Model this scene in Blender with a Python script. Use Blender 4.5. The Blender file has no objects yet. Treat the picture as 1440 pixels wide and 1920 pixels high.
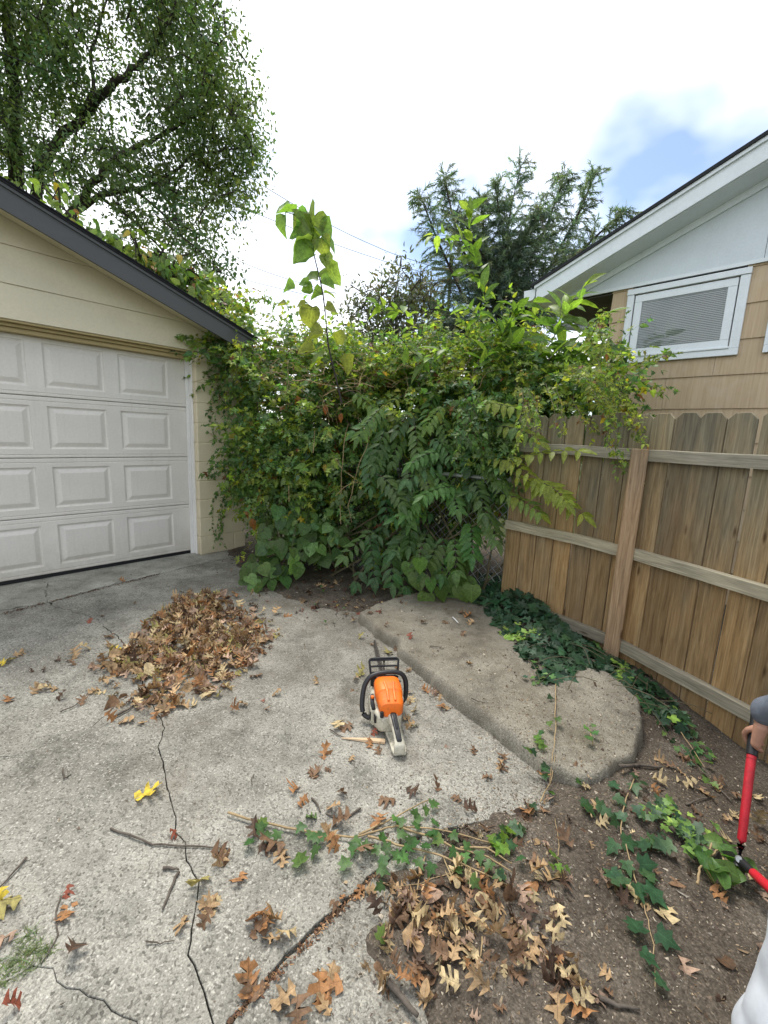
import bpy, bmesh, math, random
import numpy as np
from mathutils import Vector, Matrix

rng = np.random.default_rng(11)
random.seed(11)
scene = bpy.context.scene
COL = scene.collection

# ------------------------------------------------------------------ camera
F_PX, CAM_H = 820.0, 1.39          # focal length in photo pixels (1440 wide), eye height
PITCH, ROLL = math.atan(145.6 / F_PX), math.atan(0.0448)
_f = np.array([0, math.cos(PITCH), -math.sin(PITCH)])
_u0 = np.array([0, math.sin(PITCH), math.cos(PITCH)])
_r0 = np.array([1.0, 0, 0])
_cr, _sr = math.cos(ROLL), math.sin(ROLL)
_r = _cr * _r0 + _sr * _u0
_u = -_sr * _r0 + _cr * _u0
CAM = np.array([0, 0, CAM_H])
cam_data = bpy.data.cameras.new('camera')
cam_data.sensor_fit = 'HORIZONTAL'
cam_data.sensor_width = 36.0
cam_data.lens = F_PX / 1440 * 36.0
cam_data.clip_start = 0.05
cam_data.clip_end = 3000
cam = bpy.data.objects.new('camera', cam_data)
m = Matrix.Identity(4)
for i in range(3):
    m[i][0], m[i][1], m[i][2], m[i][3] = _r[i], _u[i], -_f[i], CAM[i]
cam.matrix_world = m
COL.objects.link(cam)
scene.camera = cam

# ------------------------------------------------------------------ sky and sun
SUN_EL, SUN_AZ = math.radians(63), math.radians(-25)     # azimuth from +Y towards +X
world = bpy.data.worlds.new('World')
scene.world = world
world.use_nodes = True
wn, wl = world.node_tree.nodes, world.node_tree.links
wn.clear()
w_out = wn.new('ShaderNodeOutputWorld')
w_bg = wn.new('ShaderNodeBackground')
w_bg.inputs['Strength'].default_value = 0.15
sky = wn.new('ShaderNodeTexSky')
sky.sky_type = 'NISHITA'
sky.sun_disc = False
sky.sun_elevation = SUN_EL
sky.sun_rotation = SUN_AZ
sky.air_density = 1.0
sky.dust_density = 1.0
sky.ozone_density = 3.0
w_tc = wn.new('ShaderNodeTexCoord')
w_sep = wn.new('ShaderNodeSeparateXYZ')
wl.new(w_tc.outputs['Generated'], w_sep.inputs[0])
w_add = wn.new('ShaderNodeMath'); w_add.operation = 'ADD'; w_add.inputs[1].default_value = 0.35
wl.new(w_sep.outputs['Z'], w_add.inputs[0])
w_mx = wn.new('ShaderNodeMath'); w_mx.operation = 'MAXIMUM'; w_mx.inputs[1].default_value = 0.12
wl.new(w_add.outputs[0], w_mx.inputs[0])
w_div = wn.new('ShaderNodeVectorMath'); w_div.operation = 'DIVIDE'
w_cmb = wn.new('ShaderNodeCombineXYZ')
for k in range(3):
    wl.new(w_mx.outputs[0], w_cmb.inputs[k])
wl.new(w_tc.outputs['Generated'], w_div.inputs[0])
wl.new(w_cmb.outputs[0], w_div.inputs[1])
w_map = wn.new('ShaderNodeMapping')
w_map.inputs['Location'].default_value = (-1.44, -1.63, 7.57)
wl.new(w_div.outputs[0], w_map.inputs['Vector'])
w_noise = wn.new('ShaderNodeTexNoise')
w_noise.inputs['Scale'].default_value = 1.25
w_noise.inputs['Detail'].default_value = 5
w_noise.inputs['Roughness'].default_value = 0.5
wl.new(w_map.outputs[0], w_noise.inputs['Vector'])
w_ramp = wn.new('ShaderNodeValToRGB')
w_ramp.color_ramp.elements[0].position = 0.37
w_ramp.color_ramp.elements[1].position = 0.53
w_ramp.color_ramp.elements[0].color = (0.05, 0.05, 0.05, 1)
w_ramp.color_ramp.elements[1].color = (1, 1, 1, 1)
wl.new(w_noise.outputs['Fac'], w_ramp.inputs['Fac'])
w_mix = wn.new('ShaderNodeMix'); w_mix.data_type = 'RGBA'
wl.new(w_ramp.outputs['Color'], w_mix.inputs['Factor'])
wl.new(sky.outputs[0], w_mix.inputs['A'])
w_mix.inputs['B'].default_value = (8.7, 8.95, 9.2, 1)       # bright cloud deck
wl.new(w_mix.outputs['Result'], w_bg.inputs['Color'])
wl.new(w_bg.outputs[0], w_out.inputs[0])

sun_d = bpy.data.lights.new('sun', 'SUN')
sun_d.energy = 3.0
sun_d.angle = math.radians(22)
sun_d.color = (1.0, 0.95, 0.87)
sun_o = bpy.data.objects.new('sun', sun_d)
sv = Vector((math.sin(SUN_AZ) * math.cos(SUN_EL), math.cos(SUN_AZ) * math.cos(SUN_EL), math.sin(SUN_EL)))
sun_o.rotation_euler = sv.to_track_quat('Z', 'Y').to_euler()
sun_o.location = (0, 0, 20)
COL.objects.link(sun_o)
scene.cycles.max_bounces = 7
scene.cycles.diffuse_bounces = 3
scene.cycles.glossy_bounces = 2
scene.cycles.transmission_bounces = 5
scene.cycles.transparent_max_bounces = 6
scene.view_settings.view_transform = 'Standard'
scene.view_settings.look = 'None'
scene.view_settings.gamma = 1.0
scene.view_settings.use_curve_mapping = False
scene.view_settings.exposure = 0.5


# ------------------------------------------------------------------ helpers
def ray(px, py):
    return _f + _r * (px - 720) / F_PX - _u * (py - 960) / F_PX

def G(px, py, z=0.0):
    """point of the level plane z that the photo shows at px, py"""
    d = ray(px, py)
    return CAM + d * ((z - CAM_H) / d[2])

def A(px, py, Y):
    """point at forward distance Y"""
    d = ray(px, py)
    return CAM + d * (Y / d[1])

def PX(p):
    v = np.asarray(p, float) - CAM
    z = v @ _f
    return 720 + F_PX * (v @ _r) / z, 960 - F_PX * (v @ _u) / z

def nrm(v):
    v = np.asarray(v, float)
    return v / max(1e-9, np.linalg.norm(v))

def tag(o, label=None, cat=None, group=None, kind=None):
    if label: o['label'] = label
    if cat: o['category'] = cat
    if group: o['group'] = group
    if kind: o['kind'] = kind
    return o

def empty(name, loc=(0, 0, 0), rz=0.0):
    o = bpy.data.objects.new(name, None)
    o.empty_display_size = 0.1
    o.location = loc
    o.rotation_euler = (0, 0, rz)
    COL.objects.link(o)
    return o

def link(name, me, mat=None, parent=None):
    if mat is not None and not me.materials:
        me.materials.append(mat)
    o = bpy.data.objects.new(name, me)
    COL.objects.link(o)
    if parent is not None:
        o.parent = parent
    return o

class MB:
    """collects shapes, builds ONE mesh object"""
    def __init__(self):
        self.v, self.f = [], []
    def add(self, verts, faces):
        b = len(self.v)
        self.v += [tuple(map(float, q)) for q in verts]
        self.f += [tuple(b + i for i in fc) for fc in faces]
        return self
    def box(self, x0, x1, y0, y1, z0, z1):
        return self.add([(x0, y0, z0), (x1, y0, z0), (x1, y1, z0), (x0, y1, z0), (x0, y0, z1), (x1, y0, z1), (x1, y1, z1), (x0, y1, z1)],
                        [(0, 3, 2, 1), (4, 5, 6, 7), (0, 1, 5, 4), (1, 2, 6, 5), (2, 3, 7, 6), (3, 0, 4, 7)])
    def cbox(self, x0, x1, y0, y1, z0, z1, b=0.004):
        """box with bevelled edges"""
        bm = bmesh.new()
        bmesh.ops.create_cube(bm, size=1)
        for v in bm.verts:
            v.co = Vector(((x0 + x1) / 2 + v.co.x * (x1 - x0), (y0 + y1) / 2 + v.co.y * (y1 - y0), (z0 + z1) / 2 + v.co.z * (z1 - z0)))
        bmesh.ops.bevel(bm, geom=list(bm.edges), offset=b, segments=1, affect='EDGES')
        bm.verts.index_update()
        self.add([v.co for v in bm.verts], [[v.index for v in f.verts] for f in bm.faces])
        bm.free()
        return self
    def prism(self, poly, y0, y1):
        """poly of (x,z), extruded from y0 to y1"""
        n = len(poly)
        vs = [(x, y0, z) for x, z in poly] + [(x, y1, z) for x, z in poly]
        fs = [tuple(range(n)), tuple(range(2 * n - 1, n - 1, -1))]
        fs += [(i, n + i, n + (i + 1) % n, (i + 1) % n) for i in range(n)]
        return self.add(vs, fs)
    def tube(self, pts, rad, n=6, cap=True):
        pts = [np.asarray(p, float) for p in pts]
        k = len(pts)
        rad = [rad] * k if np.isscalar(rad) else list(rad)
        vs, fs = [], []
        ref = np.array([0.13, 0.31, 0.94])
        for i, p in enumerate(pts):
            t = nrm(pts[min(i + 1, k - 1)] - pts[max(i - 1, 0)])
            if abs(t @ ref) > 0.95: ref = np.array([0.9, 0.2, 0.1])
            a = nrm(np.cross(t, ref)); b = np.cross(t, a)
            ref = b if abs(t @ ref) > 0.9 else ref
            for j in range(n):
                th = 2 * math.pi * j / n
                vs.append(p + rad[i] * (a * math.cos(th) + b * math.sin(th)))
        for i in range(k - 1):
            for j in range(n):
                fs.append((i * n + j, i * n + (j + 1) % n, (i + 1) * n + (j + 1) % n, (i + 1) * n + j))
        if cap:
            fs.append(tuple(range(n - 1, -1, -1)))
            fs.append(tuple((k - 1) * n + j for j in range(n)))
        return self.add(vs, fs)
    def loft(self, rings, cap=True):
        n = len(rings[0])
        vs = [p for r in rings for p in r]
        fs = []
        for i in range(len(rings) - 1):
            for j in range(n):
                fs.append((i * n + j, i * n + (j + 1) % n, (i + 1) * n + (j + 1) % n, (i + 1) * n + j))
        if cap:
            fs.append(tuple(range(n - 1, -1, -1)))
            fs.append(tuple((len(rings) - 1) * n + j for j in range(n)))
        return self.add(vs, fs)
    def mesh(self, name, smooth=False, angle=None):
        me = bpy.data.meshes.new(name)
        me.from_pydata(self.v, [], self.f)
        bm = bmesh.new(); bm.from_mesh(me)
        bmesh.ops.recalc_face_normals(bm, faces=list(bm.faces))
        if angle is not None:
            for f in bm.faces: f.smooth = True
            for e in bm.edges:
                if len(e.link_faces) == 2 and e.calc_face_angle(0) > math.radians(angle):
                    e.smooth = False
        elif smooth:
            for f in bm.faces: f.smooth = True
        bm.to_mesh(me); bm.free()
        return me
    def build(self, name, mat, parent=None, smooth=False, angle=None):
        return link(name, self.mesh(name, smooth, angle), mat, parent)

# smooth 2-D value noise for terrain and outlines
_perm = rng.permutation(512)
_val = rng.random(512) * 2 - 1
def vnoise(x, y):
    x = np.asarray(x, float); y = np.asarray(y, float)
    xi, yi = np.floor(x).astype(int), np.floor(y).astype(int)
    fx, fy = x - xi, y - yi
    fx = fx * fx * (3 - 2 * fx); fy = fy * fy * (3 - 2 * fy)
    h = lambda a, b: _val[(_perm[(a % 512)] + b * 131) % 512]
    return (h(xi, yi) * (1 - fx) + h(xi + 1, yi) * fx) * (1 - fy) + (h(xi, yi + 1) * (1 - fx) + h(xi + 1, yi + 1) * fx) * fy
def fbm(x, y, o=4):
    s, a = 0, 1.0
    for k in range(o):
        s = s + a * vnoise(x * 2 ** k + 17.3 * k, y * 2 ** k - 9.1 * k); a *= 0.5
    return s

def poly_sd(P, poly):
    """signed distance of points P (n,2) to polygon, positive inside"""
    if len(P) == 1:
        x, y = float(P[0][0]), float(P[0][1]); best = 1e18; ins1 = False
        pl_ = [(float(q[0]), float(q[1])) for q in poly]
        ax, ay = pl_[-1]
        for bx, by in pl_:
            ex, ey = bx - ax, by - ay; px, py = x - ax, y - ay
            t1 = (px * ex + py * ey) / max(1e-12, ex * ex + ey * ey); t1 = 0 if t1 < 0 else (1 if t1 > 1 else t1)
            dx, dy = px - t1 * ex, py - t1 * ey; d2 = dx * dx + dy * dy
            if d2 < best: best = d2
            if (ay > y) != (by > y) and x < ex * (y - ay) / (by - ay) + ax: ins1 = not ins1
            ax, ay = bx, by
        return [math.sqrt(best) if ins1 else -math.sqrt(best)]
    poly = np.asarray(poly, float)
    d = np.full(len(P), 1e9); ins = np.zeros(len(P), bool)
    for i in range(len(poly)):
        a, b = poly[i], poly[(i + 1) % len(poly)]
        ab = b - a
        t = np.clip(((P - a) @ ab) / max(1e-12, ab @ ab), 0, 1)
        d = np.minimum(d, np.linalg.norm(P - a - t[:, None] * ab, axis=1))
        c = ((a[1] > P[:, 1]) != (b[1] > P[:, 1]))
        with np.errstate(divide='ignore', invalid='ignore'):
            c &= P[:, 0] < (b[0] - a[0]) * (P[:, 1] - a[1]) / (b[1] - a[1]) + a[0]
        ins ^= c
    return np.where(ins, d, -d)


# ------------------------------------------------------------------ materials
class NT:
    def __init__(self, name):
        self.m = bpy.data.materials.new(name); self.m.use_nodes = True
        self.t = self.m.node_tree; self.n = self.t.nodes; self.l = self.t.links
        self.b = self.n['Principled BSDF']
        self.out = self.n['Material Output']
        self.tc = None
    def node(self, typ, **kw):
        x = self.n.new(typ)
        for k, v in kw.items():
            if k.startswith('i_'): x.inputs[k[2:].replace('_', ' ')].default_value = v
            else: setattr(x, k, v)
        return x
    def coord(self, scale=(1, 1, 1), out='Object', loc=(0, 0, 0)):
        if self.tc is None: self.tc = self.n.new('ShaderNodeTexCoord')
        mp = self.n.new('ShaderNodeMapping')
        mp.inputs['Scale'].default_value = scale
        mp.inputs['Location'].default_value = loc
        self.l.new(self.tc.outputs[out], mp.inputs['Vector'])
        return mp.outputs[0]
    def noise(self, vec, scale, detail=3, rough=0.55, out='Fac'):
        x = self.node('ShaderNodeTexNoise')
        x.inputs['Scale'].default_value = scale; x.inputs['Detail'].default_value = detail; x.inputs['Roughness'].default_value = rough
        self.l.new(vec, x.inputs['Vector'])
        return x.outputs[out]
    def voro(self, vec, scale, out='Color', feature='F1', rand=1.0):
        x = self.node('ShaderNodeTexVoronoi', feature=feature)
        x.inputs['Scale'].default_value = scale
        x.inputs['Randomness'].default_value = rand
        self.l.new(vec, x.inputs['Vector'])
        return x.outputs[out]
    def ramp(self, fac, stops, interp='LINEAR'):
        x = self.n.new('ShaderNodeValToRGB'); cr = x.color_ramp
        cr.interpolation = interp
        while len(cr.elements) < len(stops): cr.elements.new(0.5)
        for e, (p, c) in zip(cr.elements, stops):
            e.position = p; e.color = (c[0], c[1], c[2], 1) if not np.isscalar(c) else (c, c, c, 1)
        self.l.new(fac, x.inputs['Fac'])
        return x.outputs['Color']
    def mix(self, a, b, fac=0.5, mode='MIX'):
        x = self.n.new('ShaderNodeMix'); x.data_type = 'RGBA'; x.blend_type = mode
        for key, val in (('Factor', fac), ('A', a), ('B', b)):
            if isinstance(val, bpy.types.NodeSocket): self.l.new(val, x.inputs[key])
            elif key == 'Factor': x.inputs[key].default_value = val
            else: x.inputs[key].default_value = (val[0], val[1], val[2], 1)
        return x.outputs['Result']
    def bump(self, h, strength=0.3, dist=0.01, prev=None):
        x = self.n.new('ShaderNodeBump')
        x.inputs['Strength'].default_value = strength; x.inputs['Distance'].default_value = dist
        self.l.new(h, x.inputs['Height'])
        if prev is not None: self.l.new(prev, x.inputs['Normal'])
        return x.outputs[0]
    def set(self, color=None, rough=None, spec=None, metal=None, normal=None):
        def put(key, v):
            if v is None: return
            if isinstance(v, bpy.types.NodeSocket): self.l.new(v, self.b.inputs[key])
            elif key == 'Base Color': self.b.inputs[key].default_value = (v[0], v[1], v[2], 1)
            else: self.b.inputs[key].default_value = v
        put('Base Color', color); put('Roughness', rough); put('Specular IOR Level', spec); put('Metallic', metal)
        if normal is not None: self.l.new(normal, self.b.inputs['Normal'])
        return self.m

def simple(name, col, rough=0.5, spec=0.4, metal=0.0, var=0.12, scale=6.0, bump=0.0, bscale=200, stretch=(1, 1, 1)):
    t = NT(name); v = t.coord(stretch)
    n = t.noise(v, scale, 4, 0.6)
    c = t.ramp(n, [(0.3, [x * (1 - var) for x in col]), (0.7, [min(1, x * (1 + var)) for x in col])])
    nm = None
    if bump: nm = t.bump(t.noise(v, bscale, 3), bump, 0.003)
    return t.set(c, rough, spec, metal, nm)

def leaf_material(name, rough=0.5, trans=0.35, spec=0.35, tcol=(1.5, 1.6, 0.7), vein=1.45, bumpy=0.25, blotch=0.55, freq=7.0):
    """blade colour from the leaf's own tint, with midrib, side veins and blotches"""
    t = NT(name)
    at = t.node('ShaderNodeAttribute', attribute_name='tint')
    uv = t.node('ShaderNodeAttribute', attribute_name='luv')
    geo = t.node('ShaderNodeNewGeometry')
    sep = t.node('ShaderNodeSeparateXYZ'); t.l.new(uv.outputs['Vector'], sep.inputs[0])
    def mth(op, a, b=None, c=None):
        x = t.node('ShaderNodeMath', operation=op)
        for i, v in enumerate((a, b, c)):
            if v is None: continue
            if isinstance(v, bpy.types.NodeSocket): t.l.new(v, x.inputs[i])
            else: x.inputs[i].default_value = v
        return x.outputs[0]
    ax_ = mth('ABSOLUTE', sep.outputs['X'])
    mid = mth('LESS_THAN', ax_, 0.014)
    sv_ = mth('FRACT', mth('MULTIPLY', mth('MULTIPLY_ADD', ax_, -0.75, sep.outputs['Y']), freq))
    side = mth('GREATER_THAN', sv_, 0.88)
    ve = mth('MAXIMUM', mid, mth('MULTIPLY', side, 0.5))
    n = t.noise(geo.outputs['Position'], 45, 4, 0.65)
    c = t.mix(at.outputs['Color'], t.ramp(n, [(0.28, 1 - blotch), (0.5, 1.0), (0.72, 1 + 0.8 * blotch)]), 0.8, 'MULTIPLY')
    c = t.mix(c, t.mix(c, (vein, vein, vein), 1.0, 'MULTIPLY'), ve)
    nm = t.bump(t.mix(n, sv_, 0.35), bumpy, 0.004)
    t.set(c, rough, spec, 0.0, nm)
    if trans > 0:
        tr = t.node('ShaderNodeBsdfTranslucent')
        t.l.new(t.mix(c, tcol, 1.0, 'MULTIPLY'), tr.inputs['Color'])
        mx = t.node('ShaderNodeMixShader'); mx.inputs[0].default_value = trans
        t.l.new(t.b.outputs[0], mx.inputs[1]); t.l.new(tr.outputs[0], mx.inputs[2])
        t.l.new(mx.outputs[0], t.out.inputs['Surface'])
    return t.m

def concrete_material(name, light=1.0, dirt=0.7, aggregate=1.0, tone=(1.0, 0.98, 0.92)):
    t = NT(name); v = t.coord()
    vw = t.mix(v, t.noise(v, 30, 2, out='Color'), 0.02, 'ADD')
    big = t.noise(v, 0.9, 5, 0.62)
    med = t.noise(v, 5.5, 5, 0.65)
    base = t.ramp(big, [(0.30, (0.15 * light, 0.145 * light, 0.13 * light)), (0.48, (0.31 * light, 0.305 * light, 0.28 * light)), (0.68, (0.47 * light, 0.465 * light, 0.43 * light))])
    base = t.mix(base, t.ramp(med, [(0.28, 0.45), (0.5, 0.95), (0.72, 1.2)]), 0.8, 'MULTIPLY')
    # exposed stones
    vc = t.voro(vw, 150, 'Color'); vd = t.voro(vw, 150, 'Distance')
    sep = t.node('ShaderNodeSeparateColor'); t.l.new(vc, sep.inputs[0])
    stone = t.ramp(sep.outputs[0], [(0.0, (0.07, 0.066, 0.06)), (0.22, (0.16, 0.15, 0.135)), (0.5, (0.30, 0.29, 0.265)), (0.78, (0.44, 0.43, 0.395)), (1.0, (0.60, 0.59, 0.55))])
    edge = t.ramp(vd, [(0.3, 1.0), (0.62, 0.35)])
    stone = t.mix(stone, edge, 0.6, 'MULTIPLY')
    sm = t.ramp(sep.outputs[1], [(0.35, 0.0), (0.68, 0.68 * aggregate)])
    c = t.mix(base, stone, sm)
    # fine sand and pits
    fine = t.noise(v, 190, 4, 0.8)
    c = t.mix(c, t.ramp(fine, [(0.3, 0.22), (0.45, 0.85), (0.56, 1.05), (0.72, 1.9)]), 0.85, 'MULTIPLY')
    pit = t.voro(vw, 130, 'Distance')
    pm = t.noise(v, 60, 2)
    c = t.mix(c, t.ramp(t.mix(pit, pm, 0.5), [(0.2, 0.25), (0.33, 1.0)]), 0.6, 'MULTIPLY')
    blotch = t.noise(v, 2.6, 7, 0.72)
    c = t.mix(c, t.ramp(blotch, [(0.30, 0.38), (0.46, 0.92), (0.62, 1.0), (0.8, 1.18)]), 0.85, 'MULTIPLY')
    # dirt in patches
    dn = t.noise(v, 1.7, 6, 0.7)
    c = t.mix(c, (0.075, 0.062, 0.045), t.ramp(dn, [(0.48, 0.0), (0.74, dirt)]))
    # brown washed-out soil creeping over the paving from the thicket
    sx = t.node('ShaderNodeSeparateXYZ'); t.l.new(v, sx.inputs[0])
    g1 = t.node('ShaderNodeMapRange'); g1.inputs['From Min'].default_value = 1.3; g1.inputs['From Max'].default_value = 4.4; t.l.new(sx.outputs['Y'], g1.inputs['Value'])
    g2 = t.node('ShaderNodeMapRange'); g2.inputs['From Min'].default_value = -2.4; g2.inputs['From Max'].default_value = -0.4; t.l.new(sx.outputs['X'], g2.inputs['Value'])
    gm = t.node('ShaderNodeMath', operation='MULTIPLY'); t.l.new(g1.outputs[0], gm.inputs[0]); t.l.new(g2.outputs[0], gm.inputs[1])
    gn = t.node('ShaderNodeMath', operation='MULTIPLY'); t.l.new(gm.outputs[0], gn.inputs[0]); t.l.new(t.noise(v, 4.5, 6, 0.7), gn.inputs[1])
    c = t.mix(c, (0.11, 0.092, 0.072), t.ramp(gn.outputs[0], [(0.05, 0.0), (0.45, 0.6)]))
    c = t.mix(c, tone, 1.0, 'MULTIPLY')
    h = t.mix(t.ramp(vd, [(0.0, 1.0), (0.6, 0.0)]), fine, 0.5)
    nm = t.bump(h, 0.65, 0.006)
    nm = t.bump(med, 0.3, 0.02, nm)
    return t.set(c, 0.92, 0.15, 0, nm)

def soil_material():
    t = NT('soil'); v = t.coord()
    n1 = t.noise(v, 3, 6, 0.7); n2 = t.noise(v, 70, 4, 0.7); n3 = t.voro(v, 210, 'Color')
    sep = t.node('ShaderNodeSeparateColor'); t.l.new(n3, sep.inputs[0])
    c = t.ramp(n1, [(0.3, (0.050, 0.040, 0.031)), (0.55, (0.105, 0.088, 0.069)), (0.75, (0.175, 0.155, 0.128))])
    c = t.mix(c, t.ramp(sep.outputs[0], [(0.0, 0.55), (0.55, 1.0), (0.9, 1.35), (1.0, 2.2)]), 0.7, 'MULTIPLY')
    c = t.mix(c, t.ramp(n2, [(0.3, 0.45), (0.6, 1.2)]), 0.7, 'MULTIPLY')
    nm = t.bump(n2, 0.8, 0.012)
    nm = t.bump(sep.outputs[1], 0.5, 0.006, nm)
    return t.set(c, 0.95, 0.1, 0, nm)

def wood_material(name, low, high, grey, z0=0.35, z1=0.95, hrz=False):
    """weathered pine: brown where sheltered, grey-green where rain reaches"""
    t = NT(name)
    oi = t.node('ShaderNodeObjectInfo')
    geo = t.node('ShaderNodeNewGeometry')
    off = t.node('ShaderNodeVectorMath', operation='SCALE')
    cmb = t.node('ShaderNodeCombineXYZ')
    for k in range(3): t.l.new(oi.outputs['Random'], cmb.inputs[k])
    t.l.new(cmb.outputs[0], off.inputs[0]); off.inputs['Scale'].default_value = 37.0
    add = t.node('ShaderNodeVectorMath', operation='ADD')
    t.l.new(t.coord(), add.inputs[0]); t.l.new(off.outputs[0], add.inputs[1])
    def st(s):
        mp = t.node('ShaderNodeMapping'); mp.inputs['Scale'].default_value = s
        t.l.new(add.outputs[0], mp.inputs['Vector']); return mp.outputs[0]
    g = (1.2, 16, 16) if hrz else (16, 16, 1.2)
    w = t.mix(st(g), t.noise(st((2, 2, 2)), 1.5, 2, out='Color'), 0.35, 'ADD')
    grain = t.noise(w, 3.2, 6, 0.7)
    fib = t.noise(st((4, 160, 160) if hrz else (160, 160, 4)), 1.0, 3, 0.6)
    blot = t.noise(st((1.6, 9, 9) if hrz else (9, 9, 1.6)), 1.0, 4, 0.6)
    c = t.ramp(grain, [(0.28, [x * 0.55 for x in low]), (0.5, low), (0.72, high)])
    sepz = t.node('ShaderNodeSeparateXYZ'); t.l.new(geo.outputs['Position'], sepz.inputs[0])
    mr = t.node('ShaderNodeMapRange'); mr.inputs['From Min'].default_value = z0; mr.inputs['From Max'].default_value = z1
    t.l.new(sepz.outputs['Z'], mr.inputs['Value'])
    ms = t.node('ShaderNodeMath', operation='MULTIPLY_ADD'); t.l.new(blot, ms.inputs[0]); ms.inputs[1].default_value = 1.7; ms.inputs[2].default_value = -0.85
    ma = t.node('ShaderNodeMath', operation='ADD', use_clamp=True); t.l.new(mr.outputs[0], ma.inputs[0]); t.l.new(ms.outputs[0], ma.inputs[1])
    gc = t.ramp(grain, [(0.3, [x * 0.6 for x in grey]), (0.7, [x * 1.25 for x in grey])])
    c = t.mix(c, gc, ma.outputs[0])
    c = t.mix(c, t.ramp(fib, [(0.3, 0.62), (0.65, 1.2)]), 0.7, 'MULTIPLY')
    # board to board tone and knots
    c = t.mix(c, t.ramp(oi.outputs['Random'], [(0, (0.72, 0.70, 0.70)), (0.5, (1, 1, 1)), (1, (1.25, 1.18, 1.08))]), 0.9, 'MULTIPLY')
    kn = t.voro(st((3.0, 11, 11) if hrz else (11, 11, 3.0)), 1.0, 'Distance')
    c = t.mix(c, t.ramp(kn, [(0.05, (0.25, 0.18, 0.13)), (0.13, (1, 1, 1))]), 0.85, 'MULTIPLY')
    nm = t.bump(fib, 0.35, 0.002)
    nm = t.bump(grain, 0.25, 0.004, nm)
    return t.set(c, 0.85, 0.2, 0, nm)

def paint_material(name, col, rough=0.55, streak=0.25, dirt=(0.3, 0.27, 0.2), bump=0.12, vertical=True, spec=0.35, splash=0.0):
    """outdoor paint with faint rain streaks and grime"""
    t = NT(name); v = t.coord()
    n = t.noise(v, 2.2, 5, 0.6)
    c = t.ramp(n, [(0.3, [x * 0.93 for x in col]), (0.7, [min(1, x * 1.05) for x in col])])
    s = t.noise(t.coord((22, 22, 1.1) if vertical else (1, 22, 22)), 1.0, 4, 0.65)
    c = t.mix(c, dirt, t.ramp(s, [(0.55, 0.0), (0.8, streak)]))
    if splash:
        geo = t.node('ShaderNodeNewGeometry'); sz = t.node('ShaderNodeSeparateXYZ'); t.l.new(geo.outputs['Position'], sz.inputs[0])
        mr = t.node('ShaderNodeMapRange'); mr.inputs['From Min'].default_value = 0.5; mr.inputs['From Max'].default_value = 0.0
        t.l.new(sz.outputs['Z'], mr.inputs['Value'])
        mm = t.node('ShaderNodeMath', operation='MULTIPLY'); t.l.new(mr.outputs[0], mm.inputs[0]); t.l.new(t.noise(v, 9, 6, 0.75), mm.inputs[1])
        c = t.mix(c, dirt, t.ramp(mm.outputs[0], [(0.15, 0.0), (0.65, splash)]))
    g = t.noise(v, 60, 3, 0.7)
    c = t.mix(c, t.ramp(g, [(0.3, 0.9), (0.7, 1.06)]), 0.6, 'MULTIPLY')
    nm = t.bump(t.noise(v, 140, 3, 0.6), bump, 0.003)
    return t.set(c, rough, spec, 0, nm)

M = {}
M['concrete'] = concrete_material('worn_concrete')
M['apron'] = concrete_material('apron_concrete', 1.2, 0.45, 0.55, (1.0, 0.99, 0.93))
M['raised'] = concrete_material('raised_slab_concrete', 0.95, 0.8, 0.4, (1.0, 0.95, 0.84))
M['soil'] = soil_material()
M['leaf'] = leaf_material('green_leaf', 0.42, 0.54)
M['ivy'] = leaf_material('ivy_leaf', 0.5, 0.12, 0.3, (1.2, 1.4, 0.6))
M['dry'] = leaf_material('dry_leaf', 0.65, 0.14, 0.25, (1.2, 1.0, 0.7), 0.7, 0.6, 0.75, 9.0)
M['tree'] = leaf_material('tree_leaf', 0.5, 0.4)
M['debris'] = leaf_material('debris', 0.9, 0.0, 0.1)
M['bark'] = simple('bark', (0.05, 0.042, 0.034), 0.95, 0.1, var=0.4, scale=9, bump=0.8, bscale=30, stretch=(1, 1, 0.25))
M['stem'] = simple('green_stem', (0.10, 0.085, 0.05), 0.7, 0.2, var=0.3, scale=20)
M['darkstem'] = simple('dark_stem', (0.03, 0.022, 0.022), 0.6, 0.3, var=0.3, scale=20)
M['tanstem'] = simple('tan_stem', (0.30, 0.22, 0.12), 0.7, 0.2, var=0.25, scale=30)
M['twig'] = simple('grey_twig', (0.10, 0.085, 0.07), 0.9, 0.1, var=0.35, scale=30, bump=0.4)


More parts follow.
